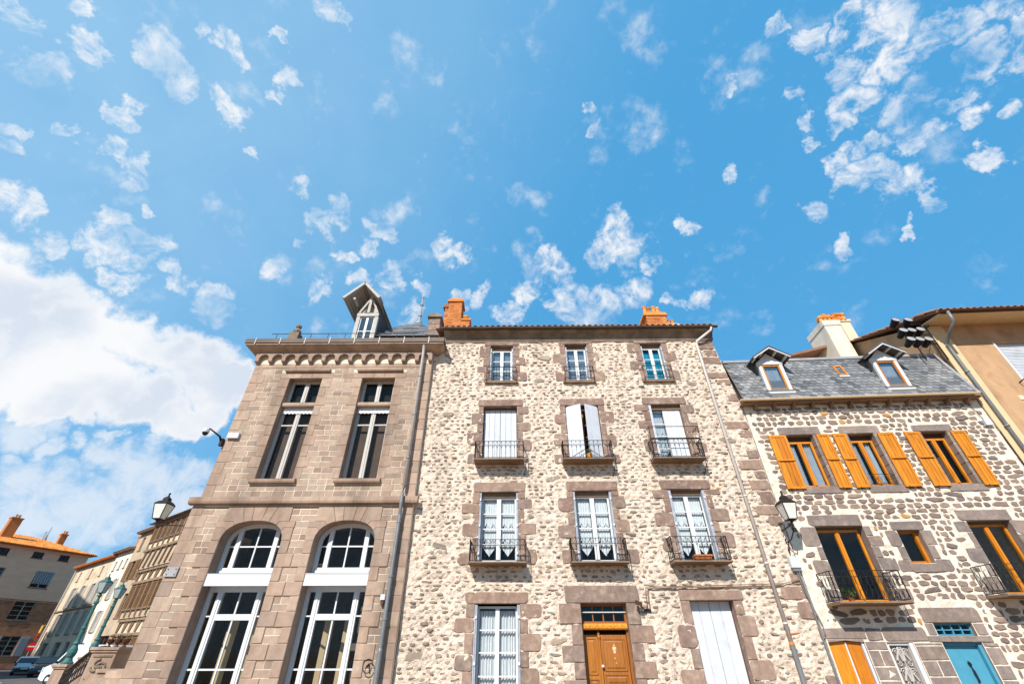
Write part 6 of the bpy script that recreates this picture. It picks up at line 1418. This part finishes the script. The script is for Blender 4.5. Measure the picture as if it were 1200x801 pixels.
# split the dark lower storeys from the pale upper wall with a ledge
m = MB(); m.box(-24, .02, -.05, .0, 7.66, 7.76); m.build('ledge', PALEWALL[4], t)
small_chimney(t, -9.4, 2.6, 14.2, 17.2, 1.2, .8); small_chimney(t, -2.5, 4.8, 14.4, 16.6, .8, .6)
an = MB()
for x, y, z, hh in ((-8.0, 6, 15.6, 2.4), (-4.4, 5.6, 15.2, 1.6)):
    an.tube([(x, y, z), (x, y, z+hh)], .03, 5)
    for k in range(4): an.tube([(x-.5+.05*k, y, z+hh*.6+.2*k), (x+.5-.05*k, y, z+hh*.6+.2*k)], .012, 4)
an.build('roof_aerial', M['iron'], t)
bh = loc_root('slate_pavilion', P1, A1, (-20, 16, 0), 'grey slate hipped roof building rising behind the orange tiled roof', 'building')
m = MB(); m.box(-24, -9, 14, 24, 0, 15.3); bw = m.build('wall', PALEWALL[2], bh)
m = MB(); m.face([(-24.4, 13.6, 15.2), (-8.6, 13.6, 15.2), (-11.5, 19, 18.3), (-20, 19, 18.3)]); m.face([(-8.6, 13.6, 15.2), (-8.6, 24.4, 15.2), (-11.5, 19, 18.3)]); m.face([(-8.6, 24.4, 15.2), (-24.4, 24.4, 15.2), (-20, 19, 18.3), (-11.5, 19, 18.3)]); m.face([(-24.4, 24.4, 15.2), (-24.4, 13.6, 15.2), (-20, 19, 18.3)])
m.build('roof', M['slate'], bh, fix=False)
m = MB(); m.tube([(-11.5, 19, 18.2), (-11.5, 19, 20.2)], .06, 6); m.build('finial', M['zinc'], bh)
bt_ = loc_root('small_spire', P1, A1, (-1.2, 14, 0), 'distant grey green slate spire between the two orange chimneys', 'spire')
m = MB(); m.box(-2.0, -.4, 13.2, 14.8, 0, 14.6); m.build('tower', PALEWALL[2], bt_); m = MB(); m.lathe((-1.2, 14, 14.6), [(1.2, 0), (.8, .6), (.35, 1.8), (.04, 3.2)], 6); m.tube([(-1.2, 14, 17.7), (-1.2, 14, 19.0)], .04, 5); m.build('roof', M['slate'], bt_)

A2 = atan2(-.5924, .8057); P2 = (-57.0, 61.9)
o2 = [(2.2, 2.9, 9.2, 10.2), (6.6, 7.3, 9.2, 10.2), (10.6, 11.3, 9.15, 10.15), (3.0, 4.2, 6.3, 8.4), (6.6, 7.8, 6.3, 8.4), (10.2, 11.4, 6.3, 8.4), (12.7, 13.5, 6.3, 8.4), (2.2, 3.5, 3.6, 5.7), (5.6, 6.9, 3.6, 5.7), (9.0, 10.3, 3.6, 5.7), (12.2, 13.4, 3.6, 5.7), (2.0, 4.2, .5, 2.9), (7.0, 9.4, .5, 2.9), (11.0, 12.6, .3, 2.9)]
t = house_block('shuttered_house', P2, A2, 0, 14.2, 10, .4, 10.9, PALEWALL[0], o2, 'cream house with rows of pale shutters, next to the orange roofed corner house', rise=1.3)
for i, (a, b, c, d) in enumerate(o2): simple_window(t, a, b, c, d, shut=None if i < 3 or i > 10 else .55, bars=2 if i < 3 else 4, shm=M['offwhite'])
m = MB(); m.tube([(.25, -.15, 10.7), (.25, -.15, .4)], .07, 6); m.build('downpipe', M['offwhite'], t)
m = MB(); m.box(0, 14.2, -.12, 0, 5.95, 6.1); m.build('string_course', M['slab'], t)
o3 = [(14.9, 15.5, 9.3, 10.2), (16.6, 17.2, 9.3, 10.2), (18.2, 18.8, 9.3, 10.2), (15.0, 15.8, 6.4, 8.3), (17.6, 18.4, 6.4, 8.3), (15.0, 15.8, 3.6, 5.4), (17.4, 18.4, 3.6, 5.4), (15.6, 17.6, .4, 2.7)]
t = house_block('white_house', P2, A2, 14.2, 19.4, 10, .3, 11.15, PALEWALL[1], o3, 'narrow white rendered house between the cream house and the beige stone house', rise=1.2, roofm=M['oldtile'])
for i, (a, b, c, d) in enumerate(o3): simple_window(t, a, b, c, d, fm=M['rust'] if i < 3 else M['offwhite'], shut=None if i < 3 or i == 7 else .4, bars=3, shm=M['soffit'] if i % 2 else M['offwhite'])
small_chimney(t, 15.2, 1.5, 11.0, 12.9, 1.3, .8, pots=3)
o4 = [(20.6, 21.4, 10.7, 12.0), (23.2, 24.0, 10.7, 12.0), (20.4, 21.8, 7.9, 9.7), (23.0, 24.4, 7.9, 9.7), (20.4, 21.6, 4.6, 6.6), (22.9, 24.1, 4.6, 6.6), (20.6, 24.0, .4, 3.2)]
t = house_block('beige_house', P2, A2, 19.4, 25.0, 10, .2, 12.6, PALEWALL[2], o4, 'beige stone house with brown wooden shutters beside the half timbered house', rise=1.3, roofm=M['oldtile'])
M['oldwood'] = mat('old_brown_wood', [c_((120,84,56)), c_((146,104,64)), c_((100,72,52))], .8, nscale=4, namt=.25)
for i, (a, b, c, d) in enumerate(o4): simple_window(t, a, b, c, d, fm=M['oldwood'], shut=.65 if 2 <= i <= 3 else None, bars=3, shm=M['oldwood'])
t = loc_root('half_timbered_house', P2, A2, (30, 0, .1), 'tall half timbered house with jettied storeys and rows of windows next to the ashlar building', 'house')
M['timber'] = mat('weathered_timber', [c_((142,118,96)), c_((156,130,106)), c_((128,106,88))], .9, nscale=5, namt=.25)
zl = [-.5, 3.3, 4.4, 7.4, 8.4, 10.2, 12.6]; jet = [0, .0, -.25, -.25, -.5, -.5, -.5]
for k in range(6):
    m = MB(); m.box(25.0, 38, jet[k], 9, zl[k], zl[k+1]-.003); m.build('wall', PALEWALL[2] if k % 2 == 0 else PALEWALL[0], t)
    b = MB(); y = jet[k]-.10
    b.box(25.0, 38, y-.08, y+.10, zl[k+1]-.24, zl[k+1]-.02); b.build('beam', M['timber'], t)
    if k in (0, 2, 4, 5):
        z0, z1 = zl[k]+.35 if k else .6, zl[k+1]-.35; n = 9; x = 25.4
        while x < 37:
            if z1 - z0 > 1.2:
                p = MB(); p.box(x-.1, x+.02, y-.04, y+.10, zl[k]+.05, zl[k+1]-.24); p.build('post', M['timber'], t)
                if k != 0 or x < 33: simple_window(t, x+.12, x+.92, z0+.35, z1, y=jet[k]-.10, fm=M['oldwood'], dep=.02, bars=2)
            else:
                p = MB(); p.beam((x, y, zl[k]+.05), (x+.5, y, zl[k+1]-.24), .12, .12, up=(0, 1, 0)); p.build('brace', M['timber'], t)
            x += 1.25
    else:
        x = 25.3
        while x < 37.6:
            p = MB(); p.prism_y([(x, zl[k]+.02), (x+.16, zl[k]+.02), (x+.16, zl[k+1]-.24), (x, zl[k+1]-.24)], y, y+.1); p.beam((x+.3, y+.04, zl[k]+.05), (x+.75, y+.04, zl[k+1]-.26), .10, .10, up=(0, 1, 0)); p.build('post', M['timber'], t); x += 1.5
m = MB(); m.mesh([(24.9, -1.1, 12.62), (38.3, -1.1, 12.62), (38.3, 4.5, 14.6), (24.9, 4.5, 14.6), (24.9, 9.6, 12.62), (38.3, 9.6, 12.62)], [(0,1,2,3), (3,2,5,4), (0,3,4), (1,5,2), (0,4,5,1)]); m.build('roof', M['oldtile'], t)
small_chimney(t, 33, 3, 13.5, 15.4, 1.0, .7)
# gabled house left of the square (just outside the picture): it shades the lower storeys of the cream house
t = loc_root('gabled_house', (-61.4, 26), 0, (0, 6, .1), 'tall gabled stone house on the near left of the square, just outside the view', 'house')
m = MB(); m.prism_y([(-10, -.5), (10, -.5), (10, 20.6), (0, 27.8), (-10, 20.6)], 0, 10); m.build('wall', PALEWALL[2], t)
m = MB()
for s_, xe in ((-1, -10.5), (1, 10.5)): m.mesh([(0, -.4, 27.9), (xe, -.4, 20.3), (xe, 10.4, 20.3), (0, 10.4, 27.9), (0, -.4, 28.1), (xe, -.4, 20.5), (xe, 10.4, 20.5), (0, 10.4, 28.1)], [(0,1,2,3),(4,5,6,7),(0,1,5,4),(1,2,6,5),(2,3,7,6),(3,0,4,7)])
m.build('roof', M['tile'], t)
for x in (-6, -2, 2.5, 6.5):
    for z in (1, 5, 9, 13, 17):
        simple_window(t, x-.55, x+.55, z, z+1.9, y=-.2, dep=.02, bars=3)

# ---------------------------------------------------------------- vehicles
M['carsilver'] = mat('silver_car_paint', c_((196,198,202)), .25, metal=.5, namt=.03, spec=.6); M['carblack'] = mat('dark_car_paint', (.025, .027, .035), .2, namt=.05, spec=.7); M['vanwhite'] = mat('white_van_paint', c_((222,226,230)), .3, namt=.04, spec=.5)
M['tyre'] = mat('tyre_rubber', (.02, .02, .02), .9); M['rim'] = mat('wheel_rim', c_((160,160,162)), .3, metal=.7); M['carglass'] = mat('tinted_car_glass', (.03, .04, .045), .08, spec=.8); M['lampred'] = mat('tail_lamp_red', c_((170,26,20)), .3); M['lampclear'] = mat('headlamp_lens', c_((216,218,216)), .15); M['trim'] = mat('black_trim', (.03, .03, .032), .6); M['plate'] = mat('number_plate', c_((212,206,180)), .5)
def vehicle(name, loc, heading, prof, glassz, wid, paint, label, wheels, cat='car', tum=.16, win_x=None, lamps=None):
    """prof: closed side outline (x forward, z); sides lean in above the belt line"""
    t = root(name, (0, 0, 0), label, cat); t.rotation_euler.z = heading; t.location = loc
    belt, top = glassz
    def hw(z): return wid/2 - max(0, z-belt)/(top-belt+1e-6)*tum - max(0, .35-z)*.15
    n = len(prof); m = MB(); cols = [-1, -.93, 0, .93, 1]
    for s_ in cols:
        for x, z in prof:
            k = 1 if abs(s_) < 1 else .985
            m.v.append((x*k, hw(z)*s_, .18 + (z-.18)*(1 if abs(s_) < 1 else .985)))
    for c in range(len(cols)-1):
        for i in range(n): j = (i+1) % n; m.f.append((c*n+i, c*n+j, (c+1)*n+j, (c+1)*n+i)); m.m.append(0)
    m.f.append(tuple(range(n))[::-1]); m.f.append(tuple(range((len(cols)-1)*n, len(cols)*n))); m.m += [0, 0]
    body = m.build('body', paint, t)
    for pts in win_x:                                   # side glass polygons (x,z)
        for s_ in (-1, 1):
            g_ = MB(); vs = [(x, s_*(hw(z)+.012), z) for x, z in pts]; k = len(pts); vi = [(x, s_*(hw(z)-.03), z) for x, z in pts]
            g_.mesh(vs + vi, [tuple(range(k))] + [(i, (i+1) % k, (i+1) % k + k, i+k) for i in range(k)]); g_.build('side_window', M['carglass'], t)
    for (xa, za, xb, zb, nm) in lamps['glass']:
        g_ = MB(); d = Vector((xb-xa, 0, zb-za)).normalized(); nn_ = Vector((-d.z, 0, d.x))*.015*(1 if xa > xb else -1)
        if nn_.z < 0: nn_ = -nn_
        g_.mesh([Vector((xa, -hw(za)+.09, za))+nn_, Vector((xa, hw(za)-.09, za))+nn_, Vector((xb, hw(zb)-.09, zb))+nn_, Vector((xb, -hw(zb)+.09, zb))+nn_, (xa, -hw(za)+.09, za), (xa, hw(za)-.09, za), (xb, hw(zb)-.09, zb), (xb, -hw(zb)+.09, zb)], [(0,1,2,3),(0,1,5,4),(1,2,6,5),(2,3,7,6),(3,0,4,7)]); g_.build(nm, M['carglass'], t)
    for (x, z, w_, h_, nm, mt_) in lamps['lamps']:
        for s_ in (-1, 1): l_ = MB(); l_.box(x-.05, x+.03, s_*(wid/2-.10)-w_/2, s_*(wid/2-.10)+w_/2, z-h_/2, z+h_/2); l_.build(nm, M[mt_], t)
    for s_ in (-1, 1):
        r_ = MB(); r_.obox((lamps['mirror'], s_*(wid/2+.10), belt+.08), (.06, 0, 0), (0, .10, 0), (0, 0, .07)); r_.build('mirror', M['trim'], t)
        for x in wheels:
            w_ = MB(); R_ = .31; w_.v = []; k = 16; pr_ = [(.16, -.10), (.30, -.10), (.31, -.07), (.31, .07), (.30, .10), (.16, .10)]
            vs = [(x + r*cos(2*pi*j/k), s_*(wid/2-.11)+y, .31 + r*sin(2*pi*j/k)) for r, y in pr_ for j in range(k)]
            w_.mesh(vs, [(i*k+j, i*k+(j+1) % k, (i+1)*k+(j+1) % k, (i+1)*k+j) for i in range(5) for j in range(k)]); wh = w_.build('wheel', M['tyre'], t)
            q_ = MB(); vs = [(x + r*cos(2*pi*j/10 + .3), s_*(wid/2-.11)+s_*y, .31 + r*sin(2*pi*j/10 + .3)) for r, y in ((.2, .06), (.16, .09), (.05, .07)) for j in range(10)]; q_.mesh(vs, [(i*10+j, i*10+(j+1) % 10, (i+1)*10+(j+1) % 10, (i+1)*10+j) for i in range(2) for j in range(10)] + [tuple(range(20, 30))]); q_.build('rim', M['rim'], wh)
    for nm, x, z, h_ in (('rear_bumper', -lamps['len']/2, .42, .22), ('front_bumper', lamps['len']/2, .38, .22)):
        b_ = MB(); b_.box(x-.05, x+.05, -wid/2+.10, wid/2-.10, z-h_/2, z+h_/2); b_.build(nm, lamps.get('bump', M['trim']), t)
        p_ = MB(); sg = -1 if x < 0 else 1; p_.box(min(x+sg*.05, x+sg*.065), max(x+sg*.05, x+sg*.065), -.26, .26, z+.02, z+.13); p_.build('number_plate', M['plate'], t)
    return t
hatch = [(-2.0, .3), (-2.03, .62), (-1.96, .90), (-1.62, 1.36), (-1.40, 1.46), (-.3, 1.50), (.25, 1.44), (1.05, .98), (1.75, .84), (2.0, .66), (2.03, .35), (1.8, .22), (-1.8, .22)]
LH = dict(glass=[(-1.93, .95, -1.63, 1.34, 'rear_window'), (1.02, 1.0, .28, 1.42, 'windscreen')], lamps=[(-1.99, .86, .16, .26, 'tail_lamp', 'lampred'), (1.97, .68, .24, .14, 'headlight', 'lampclear')], mirror=.85, len=4.05)
HW = [[(-1.45, .97), (-1.35, 1.36), (-.55, 1.41), (-.5, .97)], [(-.42, .97), (-.47, 1.41), (.2, 1.37), (.8, .97)]]
gzz = ground_z
vehicle('silver_hatchback', (-50.0, 54.2, gzz(0, 54)+.01), R(132), hatch, (.93, 1.5), 1.75, M['carsilver'], 'silver hatchback parked in the street in front of the orange roofed house', (-1.28, 1.27), win_x=HW, lamps=LH)
LH2 = dict(LH); LH2['lamps'] = [(-1.99, .86, .16, .26, 'tail_lamp', 'lampred'), (1.95, .70, .30, .20, 'headlight', 'lampclear')]
vehicle('black_hatchback', (-44.2, 50.0, gzz(0, 50)+.01), R(-52), hatch, (.93, 1.5), 1.78, M['carblack'], 'small black car facing the camera between the silver hatchback and the white van', (-1.28, 1.27), win_x=HW, lamps=LH2)
vanp = [(-2.6, .35), (-2.62, 1.9), (-2.45, 2.28), (.7, 2.32), (1.05, 2.2), (1.75, 1.25), (2.45, 1.02), (2.62, .75), (2.62, .35), (2.3, .24), (-2.3, .24)]
LV = dict(glass=[(1.76, 1.30, 1.10, 2.14, 'windscreen'), (-2.60, 1.35, -2.60, 1.36, 'rear_step')], lamps=[(-2.60, 1.2, .10, .5, 'tail_lamp', 'lampred'), (2.50, .88, .30, .24, 'headlight', 'lampclear')], mirror=1.45, len=5.3)
vehicle('white_van', (-31.2, 38.6, .01), R(168), vanp, (1.2, 2.3), 1.95, M['vanwhite'], 'large white van parked behind the green lamp posts', (-1.7, 1.75), cat='van', tum=.12, win_x=[[(.75, 1.25), (.78, 2.0), (1.02, 2.0), (1.58, 1.25)]], lamps=LV)
# no entry sign
t = root('no_entry_sign', (-57.5, 61.7, gzz(0, 61)), 'round red no entry sign on a grey post beside the corner of the cream house', 'road sign')
m = MB(); m.tube([(-57.5, 61.7, .3), (-57.5, 61.7, 2.95)], .04, 8); m.build('post', M['zinc'], t)
d = Vector((.7, -.7, 0)).normalized(); u = Vector((.7, .7, 0)).normalized()
M['signred'] = mat('sign_red', c_((200,28,30)), .4, namt=.03)
m = MB(); c0 = Vector((-57.5, 61.7, 2.6)) + d*.06; k = 20; v_ = [c0 + (u*cos(2*pi*j/k) + Vector((0,0,1))*sin(2*pi*j/k))*.42 for j in range(k)]; m.mesh(v_ + [p + d*.02 for p in v_], [tuple(range(k, 2*k)), tuple(range(k))[::-1]] + [(j, (j+1) % k, (j+1) % k + k, j+k) for j in range(k)]); m.build('disc', M['signred'], t)
m = MB(); m.obox(c0 + d*.028, u*.30, d*.006, (0, 0, .06)); m.build('white_bar', M['white'], t)
# shop sign panels on the cream house corner
t = loc_root('shop_sign', P2, A2, (1.0, -.4, 3.2), 'small yellow and red sign hanging at the left corner of the cream house', 'sign')
M['signyel'] = mat('sign_yellow', c_((214,178,70)), .5); m = MB(); m.box(.9, 1.6, -.75, -.68, 3.9, 4.6); m.tube([(1.25, 0, 4.65), (1.25, -.8, 4.65)], .025, 5); m.build('yellow_panel', M['signyel'], t); m = MB(); m.box(.9, 1.6, -.75, -.68, 3.35, 3.85); m.build('red_panel', M['signred'], t)

# ---------------------------------------------------------------- lamp posts and perron
def lamp_post(P, zb, zt, s, label):
    t = root('street_lamp', (P[0], P[1], zb), label, 'street lamp', group='green cast iron lamp posts on the stair piers')
    H_ = zt - zb; x, y = P; m = MB()
    m.lathe((x, y, zb), [(.24, 0), (.24, .06), (.18, .10), (.16, .14), (.13, .22), (.17, .30), (.19, .42), (.17, .55), (.12, .64), (.10, .70), (.13, .76), (.10, .82), (.085, .90), (.085, 1.3), (.11, 1.33), (.11, 1.38), (.08, 1.42), (.07, H_-1.30), (.10, H_-1.27), (.10, H_-1.20), (.06, H_-1.15), (.055, H_-1.0), (.09, H_-.97), (.09, H_-.92), (.05, H_-.88)], 12)
    m.build('post', M['greenmetal'], t, smooth=False)
    f, g_ = MB(), MB(); lantern(f, g_, (x, y, zt-.82), 1.12); f.build('lantern_frame', M['greenmetal'], t); g_.build('lantern_glass', M['lampglass'], t, fix=False)
    return t
lamp_post((-20.35, 24.0), 1.34, 4.95, 1, 'green cast iron lamp post on the nearer stair pier, the left one of the pair')
lamp_post((-22.7, 28.0), 1.60, 5.1, 1, 'green cast iron lamp post rising behind the white van, the right one of the pair')
t = root('stair_balustrade', (-17, 22, 0), 'curved dark iron stair railing between stone piers beside the ashlar building', 'balustrade')
def pier(x, y, w_, z, nm='pier'):
    m = MB(); m.box(x-w_/2, x+w_/2, y-w_/2, y+w_/2, -.1, z-.16); p = m.build(nm, M['towndress'], t)
    m = MB(); m.box(x-w_/2-.05, x+w_/2+.05, y-w_/2-.05, y+w_/2+.05, z-.16, z-.09); m.box(x-w_/2-.09, x+w_/2+.09, y-w_/2-.09, y+w_/2+.09, z-.09, z); m.build('pier_cap', M['towndress'], p); return p
pier(-20.35, 24.0, .52, 1.34); pier(-22.7, 28.0, .5, 1.60); pb_ = pier(-15.35, 20.0, .9, 1.90)
m = MB()
for k in range(4): a = k*pi/2; m.tube([(-15.35+.10*cos(a)+(.17*cos(a+u)), 19.53, 1.30+.10*sin(a)+.13*sin(a+u)) for u in (0, .8, 1.6, 2.4, 3.2)], .035, 6)
m.box(-15.70, -15.0, 19.52, 19.56, .95, 1.0); m.box(-15.70, -15.0, 19.52, 19.56, 1.6, 1.65); m.build('carved_relief', M['frieze'], pb_)
N_ = 16; P0 = Vector((-20.1, 23.8, 1.10)); P3 = Vector((-15.85, 20.1, 1.82)); P1_ = Vector((-19.2, 23.0, .85)); P2_ = Vector((-17.4, 21.2, 1.85))
bz = lambda s_: P0*(1-s_)**3 + P1_*3*s_*(1-s_)**2 + P2_*3*s_**2*(1-s_) + P3*s_**3
top = [bz(i/N_) + Vector((0, 0, .1)) for i in range(N_+1)]; bot = [p - Vector((0, 0, .75)) for p in top]
m = MB()
for A_ in (top,): 
    for a, b in zip(A_, A_[1:]): m.beam(a, b, .10, .07)
m.build('handrail', M['rust'], t)
m = MB(); m.tube(bot, .03, 6); m.tube([p - Vector((0, 0, .12)) for p in top], .02, 5)
for i in range(N_):
    a, b = (bot[i]+bot[i+1])/2, (top[i]+top[i+1])/2 - Vector((0, 0, .12)); d = (top[i+1]-top[i]).normalized()*.15
    m.tube([bot[i], top[i]], .014, 5)
    for c_0, s0 in ((a*.7+b*.3, 1), (a*.3+b*.7, -1)): m.tube([c_0 + d*cos(u) + Vector((0, 0, .14))*sin(u)*s0 for u in [pi/5*q for q in range(9)]], .016, 4)
m.build('iron_panel', M['iron'], t)
m = MB()
for i in range(5): m.box(-14.1, -12.6, 18.4-.30*i, 18.70-.30*i, -.1, 1.22-.19*i)
m.build('stone_steps', M['towndress'], t)
m = MB(); m.box(-15.2, -9.3, 19.0, 25, -.1, 1.10); m.build('landing', M['towndress'], t)
m = MB(); m.box(-14.6, -12.9, 18.7, 18.98, -.1, 1.16); m.box(-14.66, -12.84, 18.64, 19.04, 1.16, 1.26); m.build('string_wall', M['towndress'], t)
for i, (x, lb) in enumerate(((-15.62, 'brown urn with clipped plant, left one on the stone pier'), (-15.32, 'brown urn with clipped plant, middle one on the stone pier'), (-15.03, 'brown urn with clipped plant, right one on the stone pier'))):
    u_ = root('plant_urn', (x, 19.95, 1.9), lb, 'plant urn', group='urns on the stone pier')
    m = MB(); m.lathe((x, 19.95, 1.90), [(.07, 0), (.08, .02), (.035, .06), (.04, .09), (.11, .14), (.145, .22), (.15, .25), (.12, .25)], 12); m.build('urn', M['rust'], u_)
    plant_mesh((x, 19.95, 2.12), .13, .16, 60, mat('dry_foliage', [(.05, .04, .02), (.08, .07, .03), (.11, .08, .05)], .8), u_, sz=.05)
